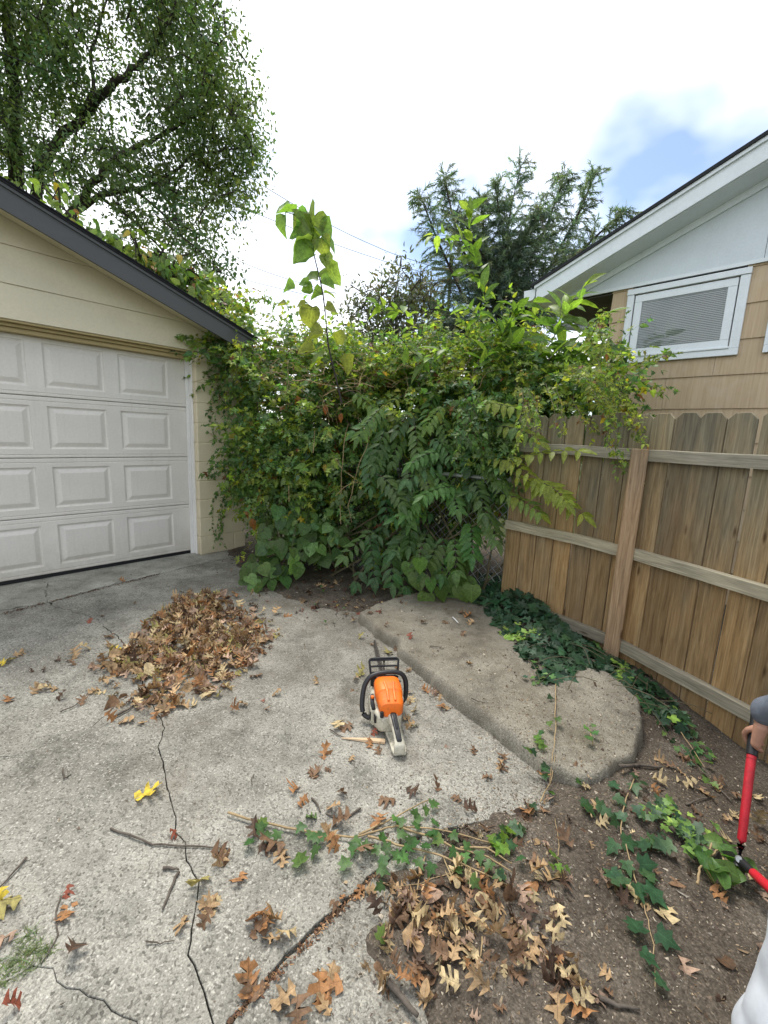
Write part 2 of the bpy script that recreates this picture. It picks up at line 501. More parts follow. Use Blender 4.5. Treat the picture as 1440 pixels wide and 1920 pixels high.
# ------------------------------------------------------------------ leaf templates (all triangles)
def strip_leaf(side, mid=None, curl=0.0, fold=0.0, twist=0.0, wave=0.0, seed=0, asym=0.0):
    """leaf blade: length 1 along +y from the stalk; side = outline of one half from stalk to tip"""
    r = np.random.default_rng(seed)
    side = np.array(side, float); n = len(side)
    my = np.array(mid, float) if mid is not None else np.clip(side[:, 1], 0, 1)
    L = side.copy(); L[:, 0] *= -(1 - asym)
    Rr = side.copy(); Rr[:, 0] *= (1 + asym)
    if wave:
        L[1:-1] += r.normal(0, wave * 0.35, (n - 2, 2)) * 0.5; Rr[1:-1] += r.normal(0, wave * 0.35, (n - 2, 2)) * 0.5
    vs = [(0, y, 0) for y in my] + [(x, y, 0) for x, y in L[1:-1]] + [(x, y, 0) for x, y in Rr[1:-1]]
    V = np.array(vs)
    z = fold * np.abs(V[:, 0]) - curl * V[:, 1] ** 2 + twist * V[:, 0] * V[:, 1]
    if wave:
        z += wave * (np.sin(V[:, 1] * 9 + r.random() * 6) * V[:, 0] * 1.2 + r.normal(0, 0.22, len(V)) * np.abs(V[:, 0]))
    V[:, 2] = z
    T = []
    li = lambda i: 0 if i == 0 else (n - 1 if i == n - 1 else n + i - 1)
    ri = lambda i: 0 if i == 0 else (n - 1 if i == n - 1 else n + (n - 2) + i - 1)
    for i in range(n - 1):
        for fn, flip in ((li, False), (ri, True)):
            a, b, c, d = i, i + 1, fn(i + 1), fn(i)
            for tri in ((a, b, c), (a, c, d)):
                if len(set(tri)) == 3: T.append(tri[::-1] if not flip else tri)
    return V, np.array(T)

LANCE = [(0, 0), (0.11, 0.12), (0.195, 0.33), (0.185, 0.55), (0.10, 0.8), (0, 1)]
OVATE = [(0, 0), (0.20, 0.10), (0.29, 0.32), (0.25, 0.58), (0.11, 0.82), (0, 1)]
HEART = [(0, 0.08), (0.2, -0.06), (0.42, 0.02), (0.53, 0.24), (0.48, 0.48), (0.29, 0.74), (0.1, 0.92), (0, 1)]
IVY = [(0, 0), (0.22, -0.1), (0.5, 0.06), (0.29, 0.24), (0.46, 0.52), (0.2, 0.56), (0.1, 0.8), (0, 1)]
CREEP = [(0, 0), (0.16, -0.08), (0.46, 0.02), (0.16, 0.2), (0.44, 0.55), (0.14, 0.45), (0.12, 0.75), (0, 1)]
OAK = [(0, 0), (0.035, 0.10), (0.24, 0.17), (0.34, 0.27), (0.09, 0.31), (0.085, 0.40), (0.36, 0.50), (0.47, 0.63), (0.13, 0.60), (0.11, 0.68), (0.28, 0.82), (0.27, 0.90), (0.07, 0.86), (0, 1)]
OAKM = [0, 0.09, 0.17, 0.23, 0.3, 0.37, 0.44, 0.5, 0.58, 0.65, 0.72, 0.78, 0.86, 1]
BROAD = [(0, 0), (0.22, 0.08), (0.36, 0.3), (0.33, 0.55), (0.18, 0.82), (0, 1)]
RHOMB = [(0, 0), (0.24, 0.42), (0, 1)]

def tmpl(kind, n, **kw):
    out = []
    for k in range(n):
        r = np.random.default_rng(100 + k)
        if kind == 'oak': out.append(strip_leaf(OAK, OAKM, r.uniform(-0.6, 0.8), r.uniform(-0.4, 1.1), r.uniform(-1.1, 1.1), r.uniform(0.10, 0.28), k, r.uniform(-.2, .2)))
        elif kind == 'broad': out.append(strip_leaf(BROAD, None, r.uniform(-0.3, 0.6), r.uniform(0, 0.7), r.uniform(-0.6, 0.6), 0.14, k))
        elif kind == 'lance': out.append(strip_leaf(LANCE, None, r.uniform(0.1, 0.4), r.uniform(0.1, 0.5), r.uniform(-0.2, 0.2), 0.05, k))
        elif kind == 'ovate': out.append(strip_leaf(OVATE, None, r.uniform(0.1, 0.4), r.uniform(0.1, 0.4), r.uniform(-0.2, 0.2), 0.06, k))
        elif kind == 'heart': out.append(strip_leaf(HEART, None, r.uniform(0.05, 0.35), r.uniform(-0.1, 0.35), r.uniform(-0.2, 0.2), 0.05, k))
        elif kind == 'ivy': out.append(strip_leaf(IVY, None, r.uniform(0.0, 0.3), r.uniform(-0.1, 0.3), r.uniform(-0.2, 0.2), 0.06, k))
        elif kind == 'creep': out.append(strip_leaf(CREEP, None, r.uniform(0.05, 0.4), r.uniform(0.05, 0.45), r.uniform(-0.3, 0.3), 0.07, k))
        elif kind == 'rhomb': out.append(strip_leaf(RHOMB, None, r.uniform(0, 0.3), r.uniform(0, 0.4), 0, 0, k))
    return out
T_OAK, T_BROAD, T_LANCE, T_OVATE = tmpl('oak', 16), tmpl('broad', 5), tmpl('lance', 4), tmpl('ovate', 4)
T_SAP = [strip_leaf(HEART, None, c_, f_, t_, 0.12, 60 + k_) for k_, (c_, f_, t_) in enumerate(((0.2, 0.75, 0.3), (0.5, 0.5, -0.4), (0.1, 0.9, 0.1), (0.6, 0.3, 0.6), (0.35, 1.1, -0.2)))]
T_HEART, T_IVY, T_CREEP, T_RHOMB = tmpl('heart', 5), tmpl('ivy', 4), tmpl('creep', 5), tmpl('rhomb', 3)

def frame(d, n):
    """rotation whose y axis is the leaf's tip direction, z axis near the normal; arrays (k,3)"""
    d = d / np.linalg.norm(d, axis=1, keepdims=True)
    x = np.cross(d, n); l = np.linalg.norm(x, axis=1, keepdims=True)
    x = np.where(l < 1e-4, np.array([[1.0, 0, 0]]), x / np.maximum(l, 1e-6))
    z = np.cross(x, d)
    return np.stack([x, d, z], axis=2)

def tri_mesh(name, V, T, tint, mat, smooth=True, uv=None):
    me = bpy.data.meshes.new(name)
    me.vertices.add(len(V)); me.vertices.foreach_set('co', np.ascontiguousarray(V, np.float32).ravel())
    me.loops.add(T.size); me.loops.foreach_set('vertex_index', np.ascontiguousarray(T, np.int32).ravel())
    me.polygons.add(len(T)); me.polygons.foreach_set('loop_start', np.arange(0, T.size, 3, dtype=np.int32))
    me.polygons.foreach_set('use_smooth', np.full(len(T), smooth))
    me.update(calc_edges=True)
    at = me.attributes.new('tint', 'FLOAT_COLOR', 'POINT')
    c = np.ones((len(V), 4), np.float32); c[:, :3] = tint
    at.data.foreach_set('color', c.ravel())
    if uv is not None:
        au = me.attributes.new('luv', 'FLOAT_VECTOR', 'POINT')
        u3 = np.zeros((len(V), 3), np.float32); u3[:, :2] = uv
        au.data.foreach_set('vector', u3.ravel())
    me.materials.append(mat)
    return me

class Leaves:
    """gathers leaves; build() makes the most visible ones objects of their own and joins the rest"""
    def __init__(self, templates):
        self.t = templates; self.p, self.d, self.n, self.s, self.c = [], [], [], [], []
    def add(self, p, d, n, s, c):
        self.p.append(p); self.d.append(d); self.n.append(n); self.s.append(s); self.c.append(c)
    def arrays(self):
        return [np.array(a, float) for a in (self.p, self.d, self.n, self.s, self.c)]
    def joined(self, name, mat, idx=None):
        p, d, n, s, c = self.arrays()
        if idx is not None: p, d, n, s, c = p[idx], d[idx], n[idx], s[idx], c[idx]
        Rm = frame(d, n); k = np.arange(len(p)) % len(self.t)
        Vs, Ts, Cs, Us, base = [], [], [], [], 0
        for ti, (tv, tt) in enumerate(self.t):
            q = np.where(k == ti)[0]
            if not len(q): continue
            W = np.einsum('nij,vj->nvi', Rm[q], tv) * s[q][:, None, None] + p[q][:, None, :]
            Vs.append(W.reshape(-1, 3)); Cs.append(np.repeat(c[q], len(tv), axis=0)); Us.append(np.tile(tv[:, :2], (len(q), 1)))
            Ts.append((tt[None] + (np.arange(len(q)) * len(tv))[:, None, None] + base).reshape(-1, 3)); base += len(q) * len(tv)
        return tri_mesh(name, np.concatenate(Vs), np.concatenate(Ts), np.concatenate(Cs), mat, True, np.concatenate(Us))
    def build(self, parent, mat, single=0, name='leaf', rest='foliage', score=None, ncol=10):
        p, d, n, s, c = self.arrays()
        idx = np.arange(len(p))
        if single and len(p) > single:
            dist = np.linalg.norm(p - CAM, axis=1)
            sc = s / dist if score is None else score(p, s / dist)
            order = np.argsort(-sc); sel, other = order[:single], order[single:]
        elif single: sel, other = idx, idx[:0]
        else: sel, other = idx[:0], idx
        if len(other):
            o = link(rest, self.joined(rest, mat, other), None, parent)
            o['kind'] = 'stuff'
        if len(sel):
            # shared meshes: templates x a palette taken from the chosen leaves
            pal = c[sel][np.linspace(0, len(sel) - 1, min(ncol, len(sel))).astype(int)]
            cache = {}
            Rm = frame(d[sel], n[sel])
            inv = parent.matrix_basis.inverted() if parent is not None else Matrix.Identity(4)
            for j, i in enumerate(sel):
                ci = int(np.argmin(((pal - c[i]) ** 2).sum(1))); ti = int(i) % len(self.t)
                if (ti, ci) not in cache:
                    tv, tt = self.t[ti]
                    cache[ti, ci] = tri_mesh(name, tv, tt, pal[ci], mat, True, tv[:, :2])
                o = bpy.data.objects.new(name, cache[ti, ci])
                mm = Matrix(Rm[j].tolist()).to_4x4() @ Matrix.Scale(float(s[i]), 4)
                mm.translation = Vector(p[i].tolist())
                o.matrix_basis = inv @ mm
                COL.objects.link(o)
                if parent is not None: o.parent = parent
        return self

def jit(col, v=0.2, h=0.12):
    c = np.array(col, float) * math.exp(rng.normal(0, v))
    c[0] *= math.exp(rng.normal(0, h)); c[2] *= math.exp(rng.normal(0, h))
    return np.clip(c, 0.004, 0.9)
def rdir(): return nrm(rng.normal(0, 1, 3))


# ------------------------------------------------------------------ ground, driveway, soil
t = NT('rough_grass'); v = t.coord()
c = t.ramp(t.noise(v, 0.8, 6, 0.7), [(0.3, (0.05, 0.045, 0.025)), (0.55, (0.06, 0.075, 0.025)), (0.75, (0.11, 0.10, 0.06))])
c = t.mix(c, t.ramp(t.noise(v, 60, 3, 0.7), [(0.3, 0.5), (0.7, 1.4)]), 0.8, 'MULTIPLY')
M['yard'] = t.set(c, 0.95, 0.1, 0, t.bump(t.noise(v, 40, 4), 0.8, 0.03))
g = MB(); g.add([(-600, -600, -0.22), (600, -600, -0.22), (600, 900, -0.22), (-600, 900, -0.22)], [(0, 1, 2, 3)])
tag(g.build('ground', M['yard']), kind='structure')

GA = math.radians(48.874)                       # direction of the garage front
GU = np.array([math.cos(GA), math.sin(GA), 0.0]); GN = np.array([GU[1], -GU[0], 0.0])
GP = np.array([-1.979, 4.614, 0.0])
def on_g(px, py): return G(px, py)[:2]

def rough(pts, amp, step=0.03, seed=0, width=0.006):
    """subdivide and jitter a crack line; each vertex carries a half width"""
    r = np.random.default_rng(seed); out = []
    pts = [np.array(p[:2], float) for p in pts]
    for a, b in zip(pts[:-1], pts[1:]):
        k = max(1, min(60, int(np.linalg.norm(b - a) / step)))
        nn = np.array([-(b - a)[1], (b - a)[0]]); nn /= max(1e-9, np.linalg.norm(nn))
        for i in range(k):
            q = a + (b - a) * i / k
            if i or len(out) == 0: q = q + nn * r.normal(0, amp) * (1 if i else 0)
            out.append((q[0], q[1], width * r.uniform(0.5, 1.5)))
    out.append((pts[-1][0], pts[-1][1], width))
    return out

ga2 = GU[:2]
pa0 = on_g(0, 1145)
lineA_l = rough([pa0 - ga2 * 2.5, pa0, on_g(45, 1137), on_g(90, 1130)], 0.004, seed=1, width=0.010)
lineA_r = rough([on_g(90, 1130), on_g(150, 1113), on_g(215, 1095), on_g(300, 1076), on_g(370, 1058), on_g(430, 1046), on_g(430, 1046) + ga2 * 0.9], 0.004, seed=2, width=0.010)
crackAp = rough([on_g(90, 1130), on_g(84, 1112), on_g(90, 1098), on_g(80, 1084), on_g(78, 1076)], 0.012, seed=3, width=0.003)
crackB = rough([on_g(90, 1130), on_g(120, 1143), on_g(150, 1150), on_g(180, 1160), on_g(235, 1210), on_g(275, 1300)], 0.009, seed=4, width=0.0035)
pc0 = on_g(0, 1418)
crackC = rough([pc0 + np.array([-2.2, -0.3]), pc0, on_g(40, 1412), on_g(90, 1395), on_g(170, 1365), on_g(205, 1335), on_g(235, 1308), on_g(275, 1300)], 0.007, seed=5, width=0.0038)
crackD1 = rough([on_g(275, 1300), on_g(294, 1337), on_g(309, 1365), on_g(296, 1400), on_g(306, 1428), on_g(313, 1477), on_g(322, 1507), on_g(330, 1533), on_g(328, 1560), on_g(348, 1580), on_g(348, 1600), on_g(362, 1637), on_g(373, 1653), on_g(370, 1683), on_g(363, 1723), on_g(358, 1763), on_g(352, 1790), on_g(365, 1810), on_g(383, 1860), on_g(390, 1887), on_g(400, 1920), on_g(412, 1955)], 0.0025, 0.025, seed=6, width=0.0017)
pd = on_g(412, 1955); pe = on_g(405, 1990)
crackD2 = rough([pd, pe], 0.003, 0.02, seed=7, width=0.003)
crackD3 = rough([pe, pe + np.array([-0.1, -1.6])], 0.006, seed=8, width=0.003)
jointE = rough([on_g(800, 1560), on_g(690, 1645), on_g(560, 1772), on_g(430, 1915), pd], 0.004, seed=9, width=0.005)
pf0 = on_g(-40, 1865)
crackF = rough([pf0 + np.array([-1.6, -0.2]), pf0, on_g(0, 1845), on_g(60, 1810), on_g(100, 1815), on_g(125, 1852), on_g(165, 1867), on_g(195, 1875), on_g(230, 1905), on_g(290, 1960), pe], 0.006, seed=10, width=0.0010)
P3 = lambda *pts: [(p[0], p[1], 0.0) for p in pts]
gl = GP[:2] - GN[:2] * 0.2
apron_end = np.array(lineA_r[-1][:2]); apron_st = np.array(lineA_l[0][:2])
slabs = [
    ('apron', lineA_l[:-1] + crackAp[:-1] + P3(np.array(crackAp[-1][:2]) - GN[:2] * 0.35, apron_st - GN[:2] * 0.95), 0.0),
    ('apron', lineA_r[:-1] + P3(apron_end, apron_end - GN[:2] * 0.55, np.array(crackAp[-1][:2]) - GN[:2] * 0.35) + crackAp[::-1][:-1], 0.002),
    ('concrete', lineA_l[:-1] + crackB[:-1] + crackC[::-1][:-1] + P3(crackC[0]), -0.002),
    ('concrete', crackC[:-1] + crackD1[:-1] + crackD2[:-1] + crackF[::-1][:-1] + P3(crackF[0]), 0.0),
    ('concrete', crackF[:-1] + crackD3[:-1] + P3(crackD3[-1], crackD3[-1] - np.array([3.2, 0, 0]), np.array(crackF[0]) - np.array([0, 1.2, 0])), -0.003),
    ('concrete', crackB[::-1][:-1] + lineA_r[:-1] + P3(apron_end, (0.4, 5.2), (1.5, 3.6), (1.15, 2.2), (0.8, 1.5), jointE[0]) + jointE[1:-1] + crackD1[::-1][:-1], 0.0),
    ('concrete', jointE[:-1] + crackD2[:-1] + crackD3[:-1] + P3(crackD3[-1], (0.6, -1.2), (0.75, 1.0)), -0.004),
]
drive = empty('driveway'); tag(drive, kind='structure')
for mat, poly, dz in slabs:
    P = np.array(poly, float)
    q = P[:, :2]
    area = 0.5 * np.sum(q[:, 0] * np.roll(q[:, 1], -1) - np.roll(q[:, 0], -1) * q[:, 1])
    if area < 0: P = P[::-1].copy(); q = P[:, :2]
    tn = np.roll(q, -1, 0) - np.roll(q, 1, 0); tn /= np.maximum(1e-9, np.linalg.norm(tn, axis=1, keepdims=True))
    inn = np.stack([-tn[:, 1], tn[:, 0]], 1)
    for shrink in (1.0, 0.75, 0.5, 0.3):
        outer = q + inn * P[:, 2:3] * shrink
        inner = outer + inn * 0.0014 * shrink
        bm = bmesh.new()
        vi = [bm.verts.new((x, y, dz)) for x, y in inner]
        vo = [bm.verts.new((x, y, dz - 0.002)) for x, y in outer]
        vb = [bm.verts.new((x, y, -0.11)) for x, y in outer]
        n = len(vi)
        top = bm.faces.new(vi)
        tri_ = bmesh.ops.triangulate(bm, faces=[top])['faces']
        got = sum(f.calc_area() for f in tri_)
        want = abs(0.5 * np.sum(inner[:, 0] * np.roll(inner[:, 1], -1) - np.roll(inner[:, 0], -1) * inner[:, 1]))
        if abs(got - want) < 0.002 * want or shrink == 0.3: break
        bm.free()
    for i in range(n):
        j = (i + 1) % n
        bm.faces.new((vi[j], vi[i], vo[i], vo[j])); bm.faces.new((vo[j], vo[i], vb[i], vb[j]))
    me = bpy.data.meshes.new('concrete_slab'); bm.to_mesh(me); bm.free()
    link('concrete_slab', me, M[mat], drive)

# edge of the bare concrete: everything outside is soil
CONC = [on_g(*p) for p in [(-900, 1100), (78, 1040), (425, 1030), (450, 1062), (470, 1105), (560, 1130), (640, 1150), (690, 1158), (780, 1240), (880, 1330), (960, 1395), (1015, 1440), (1022, 1490), (930, 1515), (850, 1570), (775, 1610), (712, 1650), (735, 1700), (705, 1770), (722, 1850), (770, 1925)]] + [np.array([0.35, -1.0]), np.array([-6, -1.0]), np.array([-6, 3])]
nx, ny = 300, 330
xs = np.linspace(-2.6, 3.6, nx); ys = np.linspace(-0.9, 6.6, ny)
XX, YY = np.meshgrid(xs, ys)
PP = np.stack([XX.ravel(), YY.ravel()], 1)
sd = -poly_sd(PP, CONC)                       # positive on the soil side
sdn = sd + 0.05 * fbm(PP[:, 0] * 6, PP[:, 1] * 6, 5)
zs = np.clip(sdn * 0.16, -0.05, 0.022) + 0.007 * fbm(PP[:, 0] * 9, PP[:, 1] * 9, 4) - 0.004
# ground falls away towards the near end of the wooden fence
fall = np.clip((PP[:, 0] - 0.95) / 0.7, 0, 1) * np.clip((2.55 - PP[:, 1]) / 0.7, 0, 1)
zs = zs - 0.10 * fall * fall * (3 - 2 * fall)
edge = np.minimum.reduce([PP[:, 0] + 2.6, 3.6 - PP[:, 0], PP[:, 1] + 0.9, 6.6 - PP[:, 1]])
zs = zs - 0.2 * np.clip(1 - edge / 0.5, 0, 1)
zs = np.where(sdn < -0.06, -0.13, zs)
def soil_z(x, y):
    i = np.clip(np.round((np.asarray(x) + 2.6) / 6.2 * (nx - 1)).astype(int), 0, nx - 1)
    j = np.clip(np.round((np.asarray(y) + 0.9) / 7.5 * (ny - 1)).astype(int), 0, ny - 1)
    return zs.reshape(ny, nx)[j, i]
def ground_z(x, y):
    """top of soil or concrete"""
    i = min(max(int(round((x + 2.6) / 6.2 * (nx - 1))), 0), nx - 1); j = min(max(int(round((y + 0.9) / 7.5 * (ny - 1))), 0), ny - 1)
    return max(zs[j * nx + i], 0.0 if (sd[j * nx + i] < 0.35 or x < -2.6) else -1)
I = np.arange(nx * ny).reshape(ny, nx)
a_, b_, c_, d_ = I[:-1, :-1].ravel(), I[:-1, 1:].ravel(), I[1:, 1:].ravel(), I[1:, :-1].ravel()
keep = (np.maximum.reduce([sdn[a_], sdn[b_], sdn[c_], sdn[d_]]) > -0.1)
T = np.concatenate([np.stack([a_, b_, c_], 1)[keep], np.stack([a_, c_, d_], 1)[keep]])
tag(link('soil_bed', tri_mesh('soil_bed', np.column_stack([PP, zs]), T, (0.1, 0.1, 0.1), M['soil'])), kind='structure')

# raised old slab beside the fence
RAISED = [G(*p, 0.07)[:2] for p in [(664, 1148), (700, 1172), (760, 1222), (850, 1302), (915, 1352), (965, 1390), (1020, 1432), (1085, 1458), (1135, 1452), (1185, 1415), (1214, 1355), (1207, 1305), (1150, 1262), (1050, 1185), (950, 1108), (860, 1098), (760, 1112)]]
mx_, Mx_ = np.min(RAISED, 0) - 0.1, np.max(RAISED, 0) + 0.1
n1, n2 = 150, 170
gx, gy = np.meshgrid(np.linspace(mx_[0], Mx_[0], n1), np.linspace(mx_[1], Mx_[1], n2))
Q = np.stack([gx.ravel(), gy.ravel()], 1)
rs = poly_sd(Q, RAISED) + 0.015 * fbm(Q[:, 0] * 6, Q[:, 1] * 6, 3) + 0.006 * fbm(Q[:, 0] * 25, Q[:, 1] * 25, 2)
prof = np.sqrt(np.clip(1 - (1 - np.clip(rs / 0.032, 0, 1)) ** 2, 0, 1))
hr = 0.078 - 0.035 * np.clip((Q[:, 0] - 0.55) / 0.6, 0, 1) * np.clip((2.4 - Q[:, 1]) / 0.6, 0, 1)
rz_ = -0.10 + (0.10 + hr) * prof + 0.005 * fbm(Q[:, 0] * 8, Q[:, 1] * 8, 4) + 0.012 * fbm(Q[:, 0] * 2, Q[:, 1] * 2, 2) * prof
def raised_z(x, y):
    i = int(round((x - mx_[0]) / (Mx_[0] - mx_[0]) * (n1 - 1))); j = int(round((y - mx_[1]) / (Mx_[1] - mx_[1]) * (n2 - 1)))
    if not (0 <= i < n1 and 0 <= j < n2): return -1
    return rz_[j * n1 + i] if rs[j * n1 + i] > 0.0 else -1
def top_z(x, y):
    return max(float(ground_z(x, y)), float(raised_z(x, y)))
I = np.arange(n1 * n2).reshape(n2, n1)
a_, b_, c_, d_ = I[:-1, :-1].ravel(), I[:-1, 1:].ravel(), I[1:, 1:].ravel(), I[1:, :-1].ravel()
keep = np.maximum.reduce([rs[a_], rs[b_], rs[c_], rs[d_]]) > -0.02
T = np.concatenate([np.stack([a_, b_, c_], 1)[keep], np.stack([a_, c_, d_], 1)[keep]])
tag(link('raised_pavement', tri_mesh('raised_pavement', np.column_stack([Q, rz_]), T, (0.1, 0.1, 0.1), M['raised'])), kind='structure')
#--PART2--
# ------------------------------------------------------------------ garage
M['g_block'] = paint_material('cream_block_paint', (0.64, 0.565, 0.40), 0.6, 0.18, (0.35, 0.3, 0.2), 0.35, True, 0.35, 0.6)
M['g_siding'] = paint_material('cream_siding_paint', (0.66, 0.60, 0.44), 0.5, 0.10, (0.35, 0.3, 0.2), 0.08, False)
M['g_header'] = paint_material('tan_header_paint', (0.42, 0.33, 0.16), 0.5, 0.15, (0.2, 0.15, 0.08), 0.08, False)
M['g_door'] = paint_material('white_door_paint', (0.69, 0.655, 0.60), 0.42, 0.18, (0.40, 0.36, 0.29), 0.10, True, 0.4, 0.7)
M['g_fascia'] = paint_material('charcoal_fascia_paint', (0.075, 0.078, 0.08), 0.55, 0.2, (0.16, 0.16, 0.15), 0.15, False)
M['g_shingle'] = simple('black_shingle', (0.02, 0.021, 0.024), 0.9, 0.2, var=0.4, scale=90, bump=0.6, bscale=300)
M['rubber'] = simple('black_rubber', (0.012, 0.012, 0.013), 0.6, 0.3)
M['white_trim'] = paint_material('white_trim_paint', (0.74, 0.73, 0.70), 0.5, 0.2, (0.35, 0.3, 0.22), 0.1)
gar = empty('garage', GP, GA)
tag(gar, 'cream block garage with white panelled door and dark sloping roof edge', 'garage')
SL = 0.343
def rake(s): return 2.384 - SL * s              # middle line of the rake board
# block pier right of the door, one object per block
mc = MB(); mc.box(0.006, 0.536, 0.006, 0.194, -0.05, 2.12); mc.build('mortar', M['g_block'], gar)
for k in range(11):
    z0, z1 = k * 0.203, min((k + 1) * 0.203, 2.13)
    cuts = [0.0, 0.4, 0.54] if k % 2 == 0 else [0.0, 0.54]
    for a, b in zip(cuts[:-1], cuts[1:]):
        b_ = MB(); b_.cbox(a + (0.0 if a == 0 else 0.0015), b - (0.0 if b == 0.54 else 0.0015), 0.0, 0.2, z0 + 0.0018, z1 - 0.0018, 0.007)
        b_.build('concrete_block', M['g_block'], gar)
# long side wall and back of the building
sw = MB(); sw.box(0.34, 0.53, 0.2, 6.2, -0.2, 2.2); sw.box(-5.5, 0.53, 6.2, 6.4, -0.2, 2.2); sw.box(-5.5, -5.3, 0.0, 6.2, -0.2, 2.2); sw.box(-5.5, -4.98, 0.0, 0.2, -0.2, 2.13)
sw.build('wall', M['g_block'], gar)
# gable boards, each one cut to the slope
RIDGE = -2.45
zz = [2.13, 2.385, 2.66, 2.935, 3.2, 3.4]
for k in range(5):
    z0, z1 = zz[k] + 0.002, zz[k + 1]
    xr = lambda z: min(0.545, (2.384 + 0.06 - z) / SL)
    xl = lambda z: 2 * RIDGE - xr(z)
    if z0 > rake(RIDGE): break
    pts = [(xl(z0), z0), (xr(z0), z0)]
    if xr(z1) < xr(z0) and z0 < 2.385 and xr(z1) < 0.545:
        zc = 2.384 + 0.06 - SL * 0.545
        if z0 < zc < z1: pts.append((0.545, zc))
    pts += [(xr(z1), z1), (xl(z1), z1)]
    b_ = MB(); n = len(pts)
    lap = lambda z: -0.012 + 0.009 * (z - z0) / (z1 - z0)
    vs = [(x, lap(z), z) for x, z in pts] + [(x, 0.02, z) for x, z in pts]
    b_.add(vs, [tuple(range(n)), tuple(range(2 * n - 1, n - 1, -1))] + [(i, n + i, n + (i + 1) % n, (i + 1) % n) for i in range(n)])
    b_.build('siding_board', M['g_siding'], gar)
# stepped header above the door opening
for (y0, y1, z0, z1) in ((0.02, 0.17, 2.112, 2.128), (0.045, 0.17, 2.086, 2.111), (0.075, 0.17, 2.05, 2.085)):
    b_ = MB(); b_.cbox(-4.98, 0.0 if y0 > 0.03 else 0.03, y0 - (0.02 if z0 > 2.1 else 0), y1, z0, z1, 0.003); b_.build('header_moulding', M['g_header'], gar)
b_ = MB(); b_.box(-5.0, 0.0, 0.004, 0.02, 2.1285, 2.134); b_.build('drip_edge', M['g_siding'], gar)
# overhead door: four sections of raised panels
DY, DR = 0.15, -0.035
zsec = [0.03, 0.548, 1.06, 1.576, 2.09]
def panel_mesh(w, h):
    b_ = MB(); loops = [(0, 0.0), (0.004, 0.010), (0.016, 0.013), (0.022, 0.012), (0.055, -0.001), (0.06, -0.0015)]
    vs, fs = [], []
    for ins, dep in loops:
        vs += [(-w / 2 + ins, dep, -h / 2 + ins), (w / 2 - ins, dep, -h / 2 + ins), (w / 2 - ins, dep, h / 2 - ins), (-w / 2 + ins, dep, h / 2 - ins)]
    for k in range(len(loops) - 1):
        for j in range(4):
            fs.append((k * 4 + j, k * 4 + (j + 1) % 4, k * 4 + 4 + (j + 1) % 4, k * 4 + 4 + j))
    fs.append(tuple(len(vs) - 4 + j for j in range(4)))
    me = bpy.data.meshes.new('raised_panel'); me.from_pydata(vs, [], fs); me.materials.append(M['g_door']); return me
PW, PITCHX = 0.447, 0.563
cent = [-0.44 - PITCHX * k for k in range(8)]
for k in range(4):
    z0, z1 = zsec[k] + 0.0025, zsec[k + 1] - 0.0025
    pz0, pz1 = z0 + 0.075, z1 - 0.075
    b_ = MB(); xs_ = [DR]
    for c_ in cent: xs_ += [c_ + PW / 2, c_ - PW / 2]
    xs_.append(-4.94); xs_ = sorted(xs_)
    def quad(x0, x1, za, zb, y=DY): b_.add([(x0, y, za), (x1, y, za), (x1, y, zb), (x0, y, zb)], [(0, 1, 2, 3)])
    # rails above and below the panels, with two pressed ribs along each joint
    prof_b = [(z0, 0.006), (z0 + 0.006, 0.0), (z0 + 0.022, 0.0), (z0 + 0.025, 0.004), (z0 + 0.029, 0.004), (z0 + 0.032, 0.0), (pz0, 0.0)]
    prof_t = [(pz1, 0.0), (z1 - 0.042, 0.0), (z1 - 0.039, 0.004), (z1 - 0.034, 0.004), (z1 - 0.031, 0.0), (z1 - 0.006, 0.0), (z1, 0.006)]
    for pr in (prof_b, prof_t):
        for (za, ya), (zb, yb) in zip(pr[:-1], pr[1:]):
            for xa, xb in zip(xs_[:-1], xs_[1:]):
                b_.add([(xa, DY + ya, za), (xb, DY + ya, za), (xb, DY + yb, zb), (xa, DY + yb, zb)], [(0, 1, 2, 3)])
    for i in range(0, len(xs_) - 1, 2): quad(xs_[i], xs_[i + 1], pz0, pz1)
    b_.box(-4.94, DR, DY + 0.02, DY + 0.045, z0, z1)
    b_.add([(DR, DY, z0), (DR, DY + 0.02, z0), (DR, DY + 0.02, z1), (DR, DY, z1)], [(0, 1, 2, 3)])
    me = bpy.data.meshes.new('door_section'); me.from_pydata(b_.v, [], b_.f)
    bm = bmesh.new(); bm.from_mesh(me); bmesh.ops.remove_doubles(bm, verts=list(bm.verts), dist=0.0004); bm.to_mesh(me); bm.free()
    sec = link('door_section', me, M['g_door'], gar)
    pm = panel_mesh(PW, pz1 - pz0)
    for c_ in cent:
        po = link('raised_panel', pm, None, sec); po.location = (c_, DY, (pz0 + pz1) / 2)
b_ = MB(); b_.box(-4.94, DR, DY - 0.004, DY + 0.05, 0.004, 0.030); b_.build('bottom_seal', M['rubber'], gar)
b_ = MB(); b_.cbox(DR - 0.012, DR + 0.02, DY - 0.022, DY - 0.004, 0.0, 2.05, 0.002); b_.build('side_seal', M['white_trim'], gar)
b_ = MB(); b_.cbox(DR + 0.0205, 0.0005, 0.07, DY + 0.02, 0.0, 2.05, 0.003); b_.build('door_jamb', M['white_trim'], gar)
